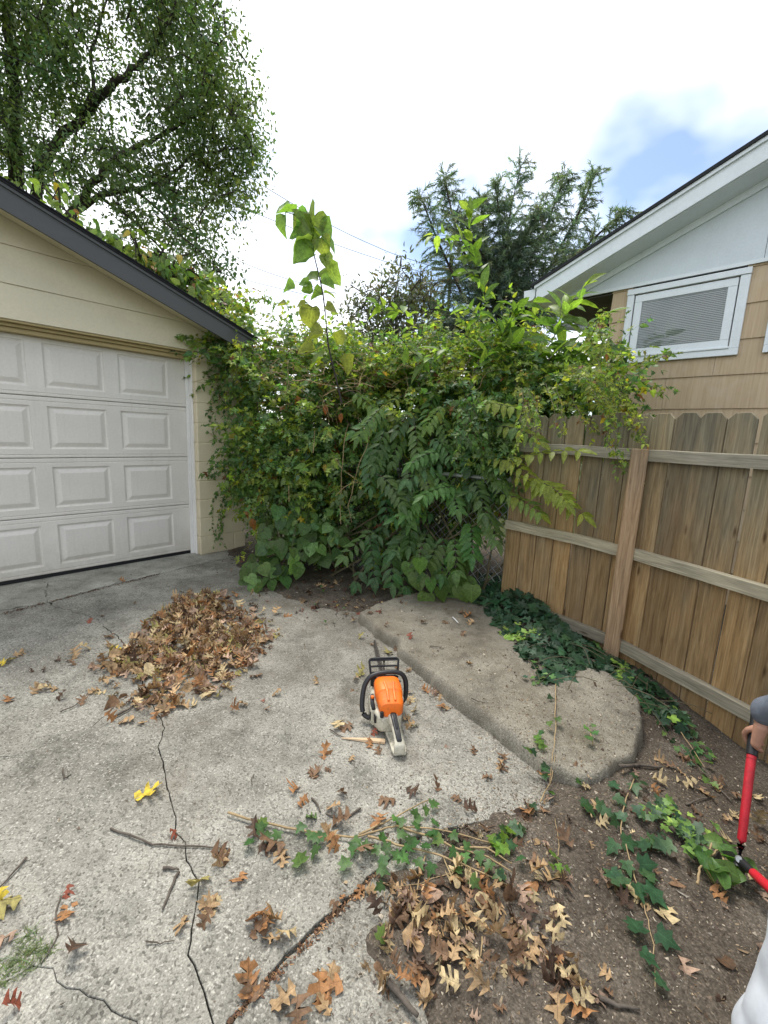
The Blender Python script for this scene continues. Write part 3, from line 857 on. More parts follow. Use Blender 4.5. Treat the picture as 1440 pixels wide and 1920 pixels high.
# rake board and roof
OH = 0.3
def rake_pts(lo, hi, x0=RIDGE, x1=0.48): return [(x0, rake(x0) + lo), (x1, rake(x1) + lo), (x1, rake(x1) + hi), (x0, rake(x0) + hi)]
b_ = MB(); b_.prism(rake_pts(-0.085, 0.062), -OH, -OH + 0.022); b_.build('rake_board', M['g_fascia'], gar)
b_ = MB(); b_.prism([(2 * RIDGE - x, z) for x, z in rake_pts(-0.085, 0.062)], -OH, -OH + 0.022); b_.build('rake_board', M['g_fascia'], gar)
b_ = MB(); b_.prism(rake_pts(0.0625, 0.085, x1=0.49), -OH - 0.012, -OH + 0.04); b_.build('drip_edge', M['g_fascia'], gar)
b_ = MB(); b_.prism(rake_pts(-0.02, 0.0, x1=0.46), -OH + 0.0225, -0.013); b_.build('soffit', M['g_siding'], gar)
for sgn in (0, 1):
    b_ = MB(); pts = rake_pts(0.086, 0.104, x1=0.51)
    if sgn: pts = [(2 * RIDGE - x, z) for x, z in pts]
    b_.prism(pts, -OH - 0.02, 6.7); b_.build('roof', M['g_shingle'], gar)
# shingle courses showing their butt ends along the rake
for k in range(23):
    x1 = 0.52 - k * 0.127
    b_ = MB(); b_.prism([(x1 - 0.16, rake(x1 - 0.16) + 0.1045), (x1, rake(x1) + 0.1045), (x1, rake(x1) + 0.117), (x1 - 0.16, rake(x1 - 0.16) + 0.109)], -OH - 0.026 - 0.005 * random.random(), 6.7)
    b_.build('shingle_course', M['g_shingle'], gar)

# ------------------------------------------------------------------ neighbour house
M['h_panel'] = paint_material('pale_gable_paint', (0.62, 0.68, 0.72), 0.5, 0.12, (0.45, 0.48, 0.5), 0.05)
M['h_trim'] = paint_material('white_house_trim', (0.72, 0.77, 0.80), 0.45, 0.15, (0.4, 0.42, 0.42), 0.06)
M['h_shake'] = None
t = NT('tan_shake_paint'); v = t.coord()
gr = t.noise(t.coord((55, 55, 0.8)), 1.0, 4, 0.65)
c = t.ramp(gr, [(0.25, (0.40, 0.30, 0.195)), (0.5, (0.48, 0.37, 0.245)), (0.75, (0.54, 0.43, 0.30))])
oi = t.node('ShaderNodeObjectInfo')
c = t.mix(c, t.ramp(oi.outputs['Random'], [(0, 0.94), (1, 1.05)]), 0.8, 'MULTIPLY')
c = t.mix(c, (0.55, 0.5, 0.42), t.ramp(t.noise(v, 3, 5, 0.7), [(0.5, 0), (0.8, 0.5)]))
M['h_shake'] = t.set(c, 0.8, 0.2, 0, t.bump(gr, 0.5, 0.006))
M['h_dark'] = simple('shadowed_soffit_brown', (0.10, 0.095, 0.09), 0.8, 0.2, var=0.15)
M['h_roof'] = simple('dark_roof_shingle', (0.03, 0.032, 0.035), 0.9, 0.2, var=0.4, scale=80, bump=0.6, bscale=250)
M['metal'] = simple('galvanised_metal', (0.36, 0.38, 0.39), 0.45, 0.5, 0.6, var=0.2, scale=20)
M['blind'] = simple('blind_slat', (0.66, 0.68, 0.68), 0.5, 0.4, var=0.05)
t = NT('window_glass')
t.set((0.9, 0.93, 0.93), 0.03, 0.5)
gl_ = t.node('ShaderNodeBsdfGlossy'); gl_.inputs['Roughness'].default_value = 0.02
tr_ = t.node('ShaderNodeBsdfTransparent'); tr_.inputs[0].default_value = (0.93, 0.95, 0.95, 1)
fr_ = t.node('ShaderNodeFresnel'); fr_.inputs[0].default_value = 1.5
mx = t.node('ShaderNodeMixShader'); t.l.new(fr_.outputs[0], mx.inputs[0]); t.l.new(tr_.outputs[0], mx.inputs[1]); t.l.new(gl_.outputs[0], mx.inputs[2])
t.l.new(mx.outputs[0], t.out.inputs['Surface']); M['glass'] = t.m
HA = math.radians(-47.234)
hou = empty('house', (3.0, 3.923, 0), HA)
tag(hou, 'tan shingled neighbour house with pale gable behind the wooden fence', 'house')
CX = -1.14
b_ = MB(); b_.box(CX + 0.02, 5.6, 0.02, 7, -0.22, 2.905); b_.build('wall', M['h_shake'], hou)
rs_ = np.random.default_rng(5)
for k in range(-5, 5):
    z0 = 1.744 + 0.287 * k; z1 = z0 + 0.287
    if z0 < 0.2: continue
    x = CX - 0.004; segs = []
    off = rs_.uniform(0.35, 1.1)
    nxt = x + off
    while x < 5.5:
        segs.append((x, min(nxt, 5.5))); x = nxt; nxt = x + 1.22
    for a, b in segs:
        for lo, hi in ((a, b),):
            if 2.3 < z0 and hi > -0.95 and lo < -0.08:
                parts = [(lo, min(hi, -0.955)), (max(lo, -0.075), hi)]
            elif 2.3 < z0 and hi > 0.16 and lo < 1.03:
                parts = [(lo, min(hi, 0.155)), (max(lo, 1.035), hi)]
            else: parts = [(lo, hi)]
            for p, q in parts:
                if q - p < 0.02: continue
                s_ = MB(); zb = z0 + rs_.uniform(-0.003, 0.003)
                e = 0.0012
                s_.add([(p + e, -0.016, zb), (q - e, -0.016, zb), (q - e, -0.004, z1 + 0.01), (p + e, -0.004, z1 + 0.01), (p + e, 0.019, zb), (q - e, 0.019, zb), (q - e, 0.019, z1 - 0.002), (p + e, 0.019, z1 - 0.002)],
                       [(0, 1, 2, 3), (0, 4, 5, 1), (1, 5, 6, 2), (3, 7, 4, 0), (2, 6, 7, 3)])
                s_.build('siding_shingle', M['h_shake'], hou)
# side wall shingles beyond the corner
for k in range(-5, 5):
    z0 = 1.744 + 0.287 * k
    if z0 < 0.2: continue
    for j in range(6):
        s_ = MB(); y0, y1 = j * 0.61 + 0.0, j * 0.61 + 0.607
        s_.add([(CX - 0.018, y0, z0), (CX - 0.018, y1, z0), (CX - 0.006, y1, z0 + 0.295), (CX - 0.006, y0, z0 + 0.295), (CX + 0.018, y0, z0), (CX + 0.018, y1, z0)], [(0, 1, 2, 3), (0, 1, 5, 4), (0, 3, 4)])
        s_.build('siding_shingle', M['h_shake'], hou)
HS = 0.378
HRID = 2.3
def hz(s): return 3.03 + HS * (s + 1.82)          # top of the rake at the fascia
# gable panels
for a, b in ((-1.80, 0.023), (0.027, 1.85), (1.854, 2.3)):
    b_ = MB(); b_.prism([(a, 2.912), (b, 2.912), (b, hz(b) - 0.02), (a, max(2.92, hz(a) - 0.02))], -0.03, 0.01); b_.build('gable_panel', M['h_panel'], hou)
b_ = MB(); b_.prism([(2.304, 2.912), (6.4, 2.912), (2.304, hz(2.3) - 0.02)], -0.03, 0.01); b_.build('gable_panel', M['h_panel'], hou)
b_ = MB(); b_.box(-1.8, 6.4, -0.036, -0.0305, 2.906, 2.935); b_.build('gable_trim', M['h_trim'], hou)
for flip in (0, 1):
    fx = lambda P: [(2 * HRID - x, z) for x, z in P] if flip else P
    rk = lambda lo, hi, x0=-1.82: fx([(x0, hz(x0) + lo), (HRID, hz(HRID) + lo), (HRID, hz(HRID) + hi), (x0, hz(x0) + hi)])
    b_ = MB(); b_.prism(rk(-0.165, -0.03), -0.325, -0.30); b_.build('rake_board', M['h_trim'], hou)
    b_ = MB(); b_.prism(rk(-0.0295, 0.0, -1.84), -0.345, -0.30); b_.build('rake_moulding', M['h_trim'], hou)
    b_ = MB(); b_.prism(rk(-0.17, -0.155), -0.2995, -0.0305); b_.build('soffit', M['h_trim'], hou)
    b_ = MB(); b_.prism(rk(-0.23, -0.1705, -1.7), -0.055, -0.0305); b_.build('frieze_board', M['h_trim'], hou)
    b_ = MB(); b_.prism(rk(0.001, 0.03, -1.87), -0.36, 7.2); b_.build('roof', M['h_roof'], hou)
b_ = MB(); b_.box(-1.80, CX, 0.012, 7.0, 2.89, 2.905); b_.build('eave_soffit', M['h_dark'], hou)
# gutter along the eave with a downspout
gt = MB(); prof_ = [(-1.84, 3.0), (-1.84, 2.92), (-1.87, 2.89), (-1.95, 2.89), (-1.97, 2.93), (-1.975, 3.0), (-1.965, 3.0), (-1.96, 2.94), (-1.945, 2.9), (-1.875, 2.9), (-1.85, 2.925), (-1.85, 3.0)]
gt.prism(prof_, -0.31, 7.0); gt.prism([(-1.84, 3.0), (-1.84, 2.92), (-1.87, 2.89), (-1.95, 2.89), (-1.97, 2.93), (-1.975, 3.0)], -0.315, -0.3105)
gt.build('gutter', M['h_trim'], hou)
ds = MB(); ds.tube([(-1.9, 0.25, 2.885), (-1.9, 0.25, 2.80), (-1.86, 0.25, 2.74), (-1.22, 0.25, 2.58), (-1.185, 0.25, 2.52), (-1.185, 0.25, 0.2)], 0.036, 8); ds.build('downspout', M['metal'], hou, angle=40)
def window(x0, x1):
    z0, z1 = 2.19, 2.885
    fr = MB()
    fr.cbox(x0, x1, -0.042, -0.017, z0, z0 + 0.058, 0.003); fr.cbox(x0 - 0.003, x1 + 0.003, -0.05, -0.017, z1 - 0.052, z1, 0.003)
    fr.cbox(x0, x0 + 0.062, -0.041, -0.017, z0 + 0.0585, z1 - 0.0525, 0.003); fr.cbox(x1 - 0.068, x1, -0.041, -0.017, z0 + 0.0585, z1 - 0.0525, 0.003)
    w = fr.build('window', M['h_trim'], hou)
    a, b, c, d = x0 + 0.072, x1 - 0.078, z0 + 0.068, z1 - 0.062
    sh = MB(); s_ = 0.066
    sh.cbox(a, b, -0.034, -0.006, c, c + s_, 0.003); sh.cbox(a, b, -0.034, -0.006, d - s_, d, 0.003)
    sh.cbox(a, a + s_, -0.034, -0.006, c + s_ + .0005, d - s_ - .0005, 0.003); sh.cbox(b - s_, b, -0.034, -0.006, c + s_ + .0005, d - s_ - .0005, 0.003)
    sh.build('sash', M['h_trim'], w)
    si = MB(); si.cbox(a - 0.015, b + 0.015, -0.052, -0.0345, c - 0.012, c + 0.006, 0.003); si.build('sill', M['h_trim'], w)
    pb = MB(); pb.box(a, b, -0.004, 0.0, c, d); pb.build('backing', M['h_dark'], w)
    gp = MB(); gp.box(a + s_ - 0.004, b - s_ + 0.004, -0.0275, -0.0245, c + s_ - 0.004, d - s_ + 0.004); gp.build('pane', M['glass'], w)
    bl = MB(); z = c + s_ - 0.002
    while z < d - s_:
        bl.add([(a + s_ - 0.003, -0.018, z), (b - s_ + 0.003, -0.018, z), (b - s_ + 0.003, -0.010, z + 0.0125), (a + s_ - 0.003, -0.010, z + 0.0125)], [(0, 1, 2, 3)])
        z += 0.0152
    bl.build('blinds', M['blind'], w)
window(-0.99, -0.04); window(0.124, 1.074)

# ------------------------------------------------------------------ wooden fence
M['picket'] = wood_material('fence_picket_wood', (0.275, 0.180, 0.086), (0.36, 0.255, 0.135), (0.20, 0.182, 0.128), 0.5, 1.55)
M['post'] = wood_material('fence_post_wood', (0.33, 0.22, 0.13), (0.43, 0.31, 0.195), (0.28, 0.225, 0.16), 0.9, 2.2)
M['rail'] = wood_material('fence_rail_wood', (0.29, 0.25, 0.17), (0.39, 0.345, 0.25), (0.33, 0.31, 0.24), -0.4, 0.4, True)
FP = np.array([1.555, 2.685, 0.0])
fen = empty('wooden_fence', FP)
tag(fen, 'tall wooden picket fence with grey rails and brown dog-eared boards', 'fence')
def picket_mesh(w, h0, h1):
    b_ = MB(); e = 0.032; x = w / 2
    b_.prism([(-x, h0), (x, h0), (x, h1 - e), (x - e, h1), (-x + e, h1), (-x, h1 - e)], 0, 0.014)
    me = b_.mesh('picket')
    bm = bmesh.new(); bm.from_mesh(me); bmesh.ops.bevel(bm, geom=list(bm.edges), offset=0.0015, segments=1, affect='EDGES'); bm.to_mesh(me); bm.free()
    me.materials.append(M['picket']); return me
pms = [picket_mesh(0.1335, -0.16, 1.58), picket_mesh(0.1375, -0.16, 1.577), picket_mesh(0.1315, -0.16, 1.583), picket_mesh(0.1365, -0.16, 1.586), picket_mesh(0.1325, -0.16, 1.575)]
fr2 = np.random.default_rng(21)
def fence_run(direction, s0, count, ends):
    a = nrm(np.array([direction[0], direction[1], 0])); ang = math.atan2(a[1], a[0])
    far = np.array([-a[1], a[0], 0]);
    if far[0] < 0: far = -far
    flip = 1 if (np.array([-math.sin(ang), math.cos(ang), 0]) @ far) > 0 else -1
    for k in range(count):
        o = link('picket', pms[(k * 3 + k // 4) % 5], None, fen)
        p = a * (s0 + 0.1432 * (k + 0.5)) + far * (0.012 if flip > 0 else 0.029)
        o.location = (p[0], p[1], fr2.normal(0, 0.003)); o.rotation_euler = (0, fr2.normal(0, 0.004), ang)
    for z in (0.115, 0.728, 1.338):
        b_ = MB(); L = ends[1] - ends[0]; n = 14
        # slightly bowed, chipped top edge
        rings = []
        for i in range(n + 1):
            x = L * i / n; dz = 0.004 * math.sin(3 * i / n + z * 9) + fr2.normal(0, 0.0012)
            rings.append([(x, -0.0 * 1, z - 0.034 + dz), (x, -0.038, z - 0.034 + dz), (x, -0.038, z + 0.030 + dz), (x, -0.034, z + 0.034 + dz), (x, 0, z + 0.034 + dz)])
        b_.loft(rings); r_ = b_.build('rail', M['rail'], fen)
        p = a * ends[0] + far * 0.0105
        if flip < 0:
            me = r_.data
            for v_ in me.vertices: v_.co.y *= -1
            me.flip_normals()
        r_.location = (p[0], p[1], 0); r_.rotation_euler = (0, 0, ang)
fence_run((0.37, -0.929), 0.006, 15, (0.03, 2.16))
fence_run((-0.59, 0.807), -0.035, 7, (0.03, 0.95))
b_ = MB(); b_.cbox(-0.045, 0.045, -0.045, 0.045, -0.3, 1.372, 0.006)
po = b_.build('post', M['post'], fen); po.location = (-0.03, -0.012, 0); po.rotation_euler = (0, 0.0, math.radians(-27))

# ------------------------------------------------------------------ chain link fence inside the thicket
cl = empty('chain_link_fence', (-1.55, 5.25, 0)); tag(cl, 'grey chain link fence mostly hidden behind the leafy thicket', 'fence')
ca, cb = np.array([0.0, 0, 0]), np.array([2.57, -1.73, 0])
L = np.linalg.norm(cb - ca); cd = (cb - ca) / L
wm = MB(); k = 0; H_ = 1.05; sp = 0.085
x = -H_
while x < L:
    for sg in (1, -1):
        s0, s1 = x, x + H_
        z0, z1 = (0, H_) if sg > 0 else (H_, 0)
        lo, hi = max(s0, 0), min(s1, L)
        if hi > lo:
            za = z0 + (lo - s0) / H_ * (z1 - z0); zb = z0 + (hi - s0) / H_ * (z1 - z0)
            wm.tube([ca + cd * lo + np.array([0, 0.002 * sg, za]), ca + cd * hi + np.array([0, 0.002 * sg, zb])], 0.0028, 4, False)
    x += sp
wm.build('mesh_wire', M['metal'], cl)
for s in (0.05, 1.5, L):
    b_ = MB(); b_.tube([ca + cd * s + np.array([0.0, 0, -0.2]), ca + cd * s + np.array([0, 0, 1.1])], 0.024, 10); b_.build('post', M['metal'], cl, smooth=False, angle=40)
b_ = MB(); b_.tube([ca + np.array([0, 0, 1.07]), cb + np.array([0, 0, 1.07])], 0.019, 8); b_.build('top_rail', M['metal'], cl, angle=40)
#--PART3--
# ------------------------------------------------------------------ vegetation
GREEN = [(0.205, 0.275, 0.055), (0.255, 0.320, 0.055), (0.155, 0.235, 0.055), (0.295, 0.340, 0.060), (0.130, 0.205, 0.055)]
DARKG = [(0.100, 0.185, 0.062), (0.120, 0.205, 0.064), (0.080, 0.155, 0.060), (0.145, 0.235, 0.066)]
def pick(pal, yellow=0.015, brown=0.025):
    u = rng.random()
    if u < brown: return jit((0.17, 0.075, 0.028), 0.3)
    if u < brown + yellow: return jit((0.36, 0.28, 0.04), 0.2)
    return jit(pal[rng.integers(len(pal))], 0.2)

def droopy(p, d, length, n=6, grav=0.5, wob=0.12):
    pts = [np.array(p, float)]; d = nrm(d)
    for i in range(n):
        d = nrm(d + np.array([0, 0, -grav / n]) + rng.normal(0, wob, 3))
        pts.append(pts[-1] + d * length / n)
    return pts
def along(pts, s):
    seg = [np.linalg.norm(b - a) for a, b in zip(pts[:-1], pts[1:])]; acc = 0
    for (a, b), l in zip(zip(pts[:-1], pts[1:]), seg):
        if s <= acc + l or b is pts[-1]:
            return a + (b - a) * min(1, (s - acc) / max(l, 1e-6)), nrm(b - a)
        acc += l
def plen(pts): return sum(np.linalg.norm(b - a) for a, b in zip(pts[:-1], pts[1:]))
def leafy(pts, LV, stems, size, gap, pal, rad=0.0018, yellow=0.015, brown=0.02, start=0.0, up=0.6, face=0.55, sp=0.8, drop=0.25, taper=True):
    """leaves alternating along a stem"""
    pts = [np.asarray(p, float) for p in pts]
    L = plen(pts); s = start * L; side = 1
    if stems is not None: stems.tube(pts, [rad * (1.0 - 0.6 * i / (len(pts) - 1)) for i in range(len(pts))], 4, False)
    while s < L:
        p, tdir = along(pts, s)
        lat = nrm(np.cross(tdir, rdir() * 0.5 + np.array([0, 0, 1]))) * side; side = -side
        d = nrm(lat * sp + tdir * 0.5 + rng.normal(0, 0.3, 3) + np.array([0, 0, -drop]))
        tocam = nrm(CAM - p)
        n = nrm(np.array([0, 0, up]) + tocam * face + rng.normal(0, 0.35, 3))
        sc = size * rng.uniform(0.65, 1.2) * ((1 - 0.45 * s / L) if taper else 1)
        LV.add(p + d * 0.012, d, n, sc, pick(pal, yellow, brown))
        s += gap * rng.uniform(0.7, 1.3)
    if True:
        p, tdir = along(pts, L * 0.999); LV.add(p, tdir, nrm(np.array([0, 0.0, 1]) + rng.normal(0, 0.3, 3)), size * 0.6, pick(pal, 0, 0))

# ---- vine thicket over the chain link fence
thick = empty('vine_thicket', (-0.2, 4.3, 0)); tag(thick, 'huge leafy vine thicket mounded between the garage and wooden fence', 'thicket')
def EL(px, py, Y, rx, ry, rz): return (A(px, py, Y), np.array([rx, ry, rz]))
ELL = [EL(545, 835, 4.85, .50, .6, .86), EL(645, 845, 4.75, .75, .7, .86), EL(790, 850, 4.6, .75, .7, 0.86), EL(910, 815, 4.3, .55, .6, .72),
       EL(1040, 755, 4.05, .50, .5, .38), EL(470, 675, 5.1, .42, .55, .34), EL(590, 745, 5.2, .75, .7, .40), EL(750, 775, 5.2, 1.0, .8, .44),
       EL(570, 935, 4.6, .5, .45, .6), EL(800, 940, 4.5, .6, .45, .62), EL(980, 750, 4.5, .65, .6, .40), EL(1100, 710, 4.2, .32, .4, .24), EL(870, 750, 4.7, .65, .6, .42), EL(450, 780, 5.6, .4, .4, .9), EL(955, 815, 4.0, .32, .3, .45), EL(1010, 770, 3.8, .3, .25, .25)]
EC = np.array([e[0] for e in ELL]); ER = np.array([e[1] for e in ELL])
def depth_in(p): return np.max(1 - np.sqrt((((p - EC) / ER) ** 2).sum(1)))
VL = Leaves(T_CREEP + T_OVATE[:2]); VS = MB()
area = np.array([(r[0] * r[1] + r[1] * r[2] + r[0] * r[2]) for r in ER]); area /= area.sum()
cnt = 0
while cnt < 2700:
    e = rng.choice(len(ELL), p=area); dd = rdir(); p = EC[e] + ER[e] * dd * rng.uniform(0.78, 1.02)
    if p[2] < 0.25 or depth_in(p) > 0.3: continue
    if p[2] < 1.9 and PX(p)[0] < 462: continue
    nn = nrm(dd / ER[e])
    front = nn @ nrm(CAM - p)
    if front < -0.25 and nn[2] < 0.2 and rng.random() < 0.75: continue
    cl_ = fbm(p[0] * 2.2 + p[2], p[1] * 2.2 + p[2] * 1.7, 2)
    if cl_ < -0.2 and rng.random() < 0.75: continue
    if cl_ > 0.25: p = p + nn * 0.10
    cnt += 1
    topness = np.clip((p[2] - 1.5) / 0.9, 0, 1)
    pts = droopy(p, nn * 0.7 + np.array([0, 0, 0.35 + 0.4 * topness]) + rng.normal(0, 0.45, 3), rng.uniform(0.14, 0.42) * (1 + 0.35 * topness), 5, 1.0 - 0.4 * topness)
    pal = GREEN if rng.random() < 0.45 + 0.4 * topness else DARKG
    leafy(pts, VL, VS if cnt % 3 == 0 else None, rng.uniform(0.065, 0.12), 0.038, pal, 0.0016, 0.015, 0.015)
# inner leaves and canes that close the mass
for k in range(5200):
    e = rng.choice(len(ELL), p=area); p = EC[e] + ER[e] * rdir() * rng.uniform(0.3, 0.8)
    if p[2] < 0.3: continue
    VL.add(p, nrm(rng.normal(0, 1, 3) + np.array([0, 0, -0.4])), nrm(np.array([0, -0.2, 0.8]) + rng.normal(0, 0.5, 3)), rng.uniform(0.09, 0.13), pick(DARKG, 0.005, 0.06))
for k in range(60):
    b0 = np.array([rng.uniform(-1.3, 1.0), 0, 0.0]); b0[1] = 4.85 - 0.5 * (b0[0] + 1.6) + rng.normal(0, 0.15)
    e = rng.integers(len(ELL)); tgt = EC[e] + ER[e] * rdir() * 0.8
    mid = (b0 + tgt) / 2 + rng.normal(0, 0.15, 3)
    VS.tube([b0, b0 * 0.6 + mid * 0.4 + rng.normal(0, .05, 3), mid, mid * 0.4 + tgt * 0.6 + rng.normal(0, .06, 3), tgt], [0.012, 0.010, 0.008, 0.006, 0.003], 5, False)
# shoots that stand out above the top
for k in range(80):
    px = rng.uniform(440, 1100); py = rng.uniform(660, 740); p = A(px, py, rng.uniform(4.2, 5.4))
    leafy(droopy(p, (rng.normal(0, 0.5), rng.normal(0, 0.4), 1), rng.uniform(0.2, 0.45), 6, 0.5), VL, VS, 0.08, 0.035, GREEN, 0.002)
# strands that creep over the garage corner and roof edge
def strand(pxs, Y, size=0.07, gap=0.035, pal=GREEN, LV=VL, S=VS, **kw):
    Ys = Y if isinstance(Y, (list, tuple)) else [Y] * len(pxs)
    pts = [A(x, y, yy) for (x, y), yy in zip(pxs, Ys)]
    fine = []
    for a, b in zip(pts[:-1], pts[1:]):
        for i in range(4): fine.append(a + (b - a) * i / 4 + rng.normal(0, 0.008, 3))
    fine.append(pts[-1]); leafy(fine, LV, S, size, gap, pal, 0.002, **kw)
for s_ in ([(450, 640), (420, 660), (392, 690), (375, 720)], [(450, 660), (420, 700), (400, 760), (405, 810)], [(440, 690), (415, 740), (398, 790), (412, 830)], [(460, 760), (430, 800), (412, 830)],
           [(470, 700), (440, 720), (425, 760), (440, 800)], [(460, 850), (425, 870), (400, 900)], [(450, 900), (415, 930), (402, 985), (408, 1020)], [(440, 900), (420, 960), (425, 1000)],
           [(470, 620), (430, 640), (380, 665)], [(430, 590), (400, 575), (375, 560)], [(440, 600), (410, 600), (380, 590)], [(460, 580), (425, 555), (395, 535)], [(480, 570), (440, 550), (410, 545)],
           [(480, 640), (450, 650), (410, 650)], [(520, 560), (480, 555), (440, 565)], [(520, 590), (470, 580), (420, 570)], [(470, 610), (430, 610), (395, 620)], [(475, 660), (435, 665), (400, 672)], [(468, 790), (435, 850), (420, 890)]):
    for r_ in range(2):
        q = [(x + rng.normal(0, 9), y + rng.normal(0, 9)) for x, y in s_]
        strand(q, [4.62 + 0.12 * rng.random() if i else 4.8 for i in range(len(q))] if s_[0][1] > 615 else 4.75 + 0.25 * rng.random(), rng.uniform(0.05, 0.085), 0.032, GREEN if s_[0][1] < 615 else DARKG)
# strands hanging over the wooden fence
for s_ in ([(1080, 700), (1130, 750), (1150, 800), (1160, 850)], [(1110, 690), (1160, 740), (1190, 800), (1205, 830)], [(1100, 650), (1150, 690), (1180, 720)], [(1120, 700), (1145, 760), (1140, 830), (1150, 880)],
           [(1130, 760), (1180, 790), (1215, 800)], [(1080, 740), (1100, 790), (1110, 830)], [(1040, 720), (1060, 780), (1050, 810)], [(1150, 840), (1180, 880), (1195, 905)], [(1000, 740), (1010, 790), (1000, 830)],
           [(1100, 650), (1120, 600), (1135, 590)], [(1090, 640), (1140, 650), (1170, 665)], [(1060, 700), (1120, 720), (1165, 760)], [(1070, 690), (1130, 700), (1160, 720)], [(980, 730), (985, 800), (975, 850)]):
    for r_ in range(3):
        q = [(x + rng.normal(0, 10), y + rng.normal(0, 8)) for x, y in s_]
        yb = 2.72 if s_[-1][0] > 1120 else 2.95
        strand(q, [3.3] + [yb - 0.05 * i + 0.1 * rng.random() for i in range(1, len(q))], rng.uniform(0.042, 0.065), 0.032, GREEN)
for s_ in ([(880, 740), (900, 800), (915, 850), (925, 890)], [(920, 760), (940, 820), (950, 880)], [(960, 770), (975, 820), (980, 870)], [(850, 760), (870, 820), (890, 870)], [(930, 780), (955, 840), (965, 930)]):
    for r_ in range(4):
        q = [(x + rng.normal(0, 14), y + rng.normal(0, 10)) for x, y in s_]
        strand(q, [3.6] + [3.32 + 0.08 * rng.random()] * (len(q) - 1), rng.uniform(0.06, 0.09), 0.03, DARKG)
# rusty dead leaves caught by the garage pier
for x, y, s_ in ((468, 948, .10), (472, 972, .12), (484, 930, .08), (462, 958, .08), (610, 760, .09), (640, 775, .09), (770, 800, .08), (560, 745, .07)):
    VL.add(A(x, y, 4.15), nrm(np.array([rng.normal(0, .4), -.2, -.8])), nrm(np.array([rng.normal(0, .5), -1, .3])), s_, jit((0.30, 0.11, 0.035), 0.2))
VL.build(thick, M['leaf'], 300, 'leaf', 'foliage', ncol=24)
DT = MB()                                                   # brown dead canes showing through the top
for k in range(330):
    cx_, cy_, cY = ((700, 690, 4.3), (860, 665, 4.6), (850, 690, 4.2), (540, 690, 4.5), (1000, 720, 4.0), (620, 730, 4.2))[k % 6]
    p = A(cx_ + rng.normal(0, 40), cy_ + rng.normal(0, 22), cY + rng.normal(0, 0.12)); d_ = rdir(); d_[2] *= 0.4
    DT.tube(droopy(p, d_, rng.uniform(0.12, 0.4), 6, 0.6, 0.3), 0.0018 + 0.0012 * rng.random(), 4, False)
o = DT.build('dead_twigs', M['tanstem'], thick); o.location = -Vector(thick.location); o['kind'] = 'stuff'
VS.build('stem', M['stem'], thick)['kind'] = 'stuff'
for ch in list(thick.children):
    if ch.name.startswith(('foliage', 'stem')): ch.location = Vector(ch.location) - Vector(thick.location)

# ---- dead brown tendrils hanging in front
tend = empty('hanging_tendril', A(640, 800, 3.75)); tag(tend, 'pale dry looping vine tendrils hanging in front of the dark thicket', 'vine')
TL = Leaves(T_OVATE); TS = MB()
Zp = lambda ox, oy, sc: (lambda x, y: (ox + x / sc, oy + y / sc))
z5 = Zp(400, 750, 2.618)
def tpath(pts, Y): return [A(*z5(x, y), Y + 0.03 * math.sin(i * 1.7)) for i, (x, y) in enumerate(pts)]
for pts in ([(662, 120), (650, 160), (640, 230), (635, 310), (628, 360), (628, 440), (622, 520), (626, 610)], [(790, 90), (770, 160), (750, 240), (720, 300), (700, 370), (690, 400), (680, 460), (660, 520), (680, 600)],
            [(635, 340), (610, 310), (598, 290), (610, 290), (618, 310)], [(690, 380), (660, 360), (640, 345)], [(700, 390), (740, 420), (690, 400), (640, 430), (600, 470)], [(1242, 100), (1244, 200), (1236, 300), (1240, 400)], [(370, 420), (372, 500)], [(498, 150), (494, 210), (490, 260)]):
    TS = MB(); TS.tube(tpath(pts, 3.72), 0.0028, 5, False); o = TS.build('stem', M['tanstem'], tend); o.location = -Vector(tend.location)
for x, y, s in ((630, 190, .05), (615, 350, .06), (640, 465, .07), (600, 490, .06), (690, 470, .06), (620, 490, .07), (730, 440, .09), (700, 470, .07), (590, 500, .06), (645, 445, .06)):
    p = A(*z5(x, y), 3.7); TL.add(p, nrm(np.array([rng.normal(0, .6), -.3, -.5])), nrm(np.array([0, -.6, .6]) + rng.normal(0, .2, 3)), s, jit((0.10, 0.15, 0.05), 0.1))
TL.build(tend, M['leaf'], 50)

# ---- shrub with pinnate fronds at the foot of the thicket
pin = empty('feathery_shrub', A(800, 1060, 3.9)); tag(pin, 'dark green shrub with drooping feather-like fronds below the thicket centre', 'shrub')
FL = Leaves(T_LANCE + T_OVATE[:1]); FS = MB()
def frond(base, tip, sag=0.08, pairs=8, size=0.085, pal=DARKG):
    base, tip = np.asarray(base, float), np.asarray(tip, float)
    L = np.linalg.norm(tip - base)
    pts = [base + (tip - base) * s + np.array([0, 0, sag * 4 * s * (1 - s)]) for s in np.linspace(0, 1, 9)]
    FS.tube(pts, [0.0028 - 0.002 * i / 8 for i in range(9)], 4, False)
    ax = nrm(tip - base); tocam = nrm(CAM - (base + tip) / 2)
    nb = nrm(tocam * 0.55 + np.array([0, 0, 0.75]) + rng.normal(0, 0.12, 3))
    lat = nrm(np.cross(ax, nb))
    col = jit(pal[rng.integers(len(pal))], 0.12)
    for i in range(pairs):
        s = 0.22 + 0.76 * i / (pairs - 1)
        p, tdir = along(pts, s * plen(pts))
        for sg in (-1, 1):
            d = nrm(lat * sg + tdir * 0.55 + np.array([0, 0, -0.3]) + rng.normal(0, 0.08, 3))
            FL.add(p, d, nrm(nb + rng.normal(0, 0.18, 3)), size * rng.uniform(0.85, 1.1) * (1 - 0.35 * abs(s - 0.5)), np.clip(col * rng.uniform(0.85, 1.18), 0, 1))
    p, tdir = along(pts, plen(pts) * 0.999); FL.add(p, tdir, nb, size, col)
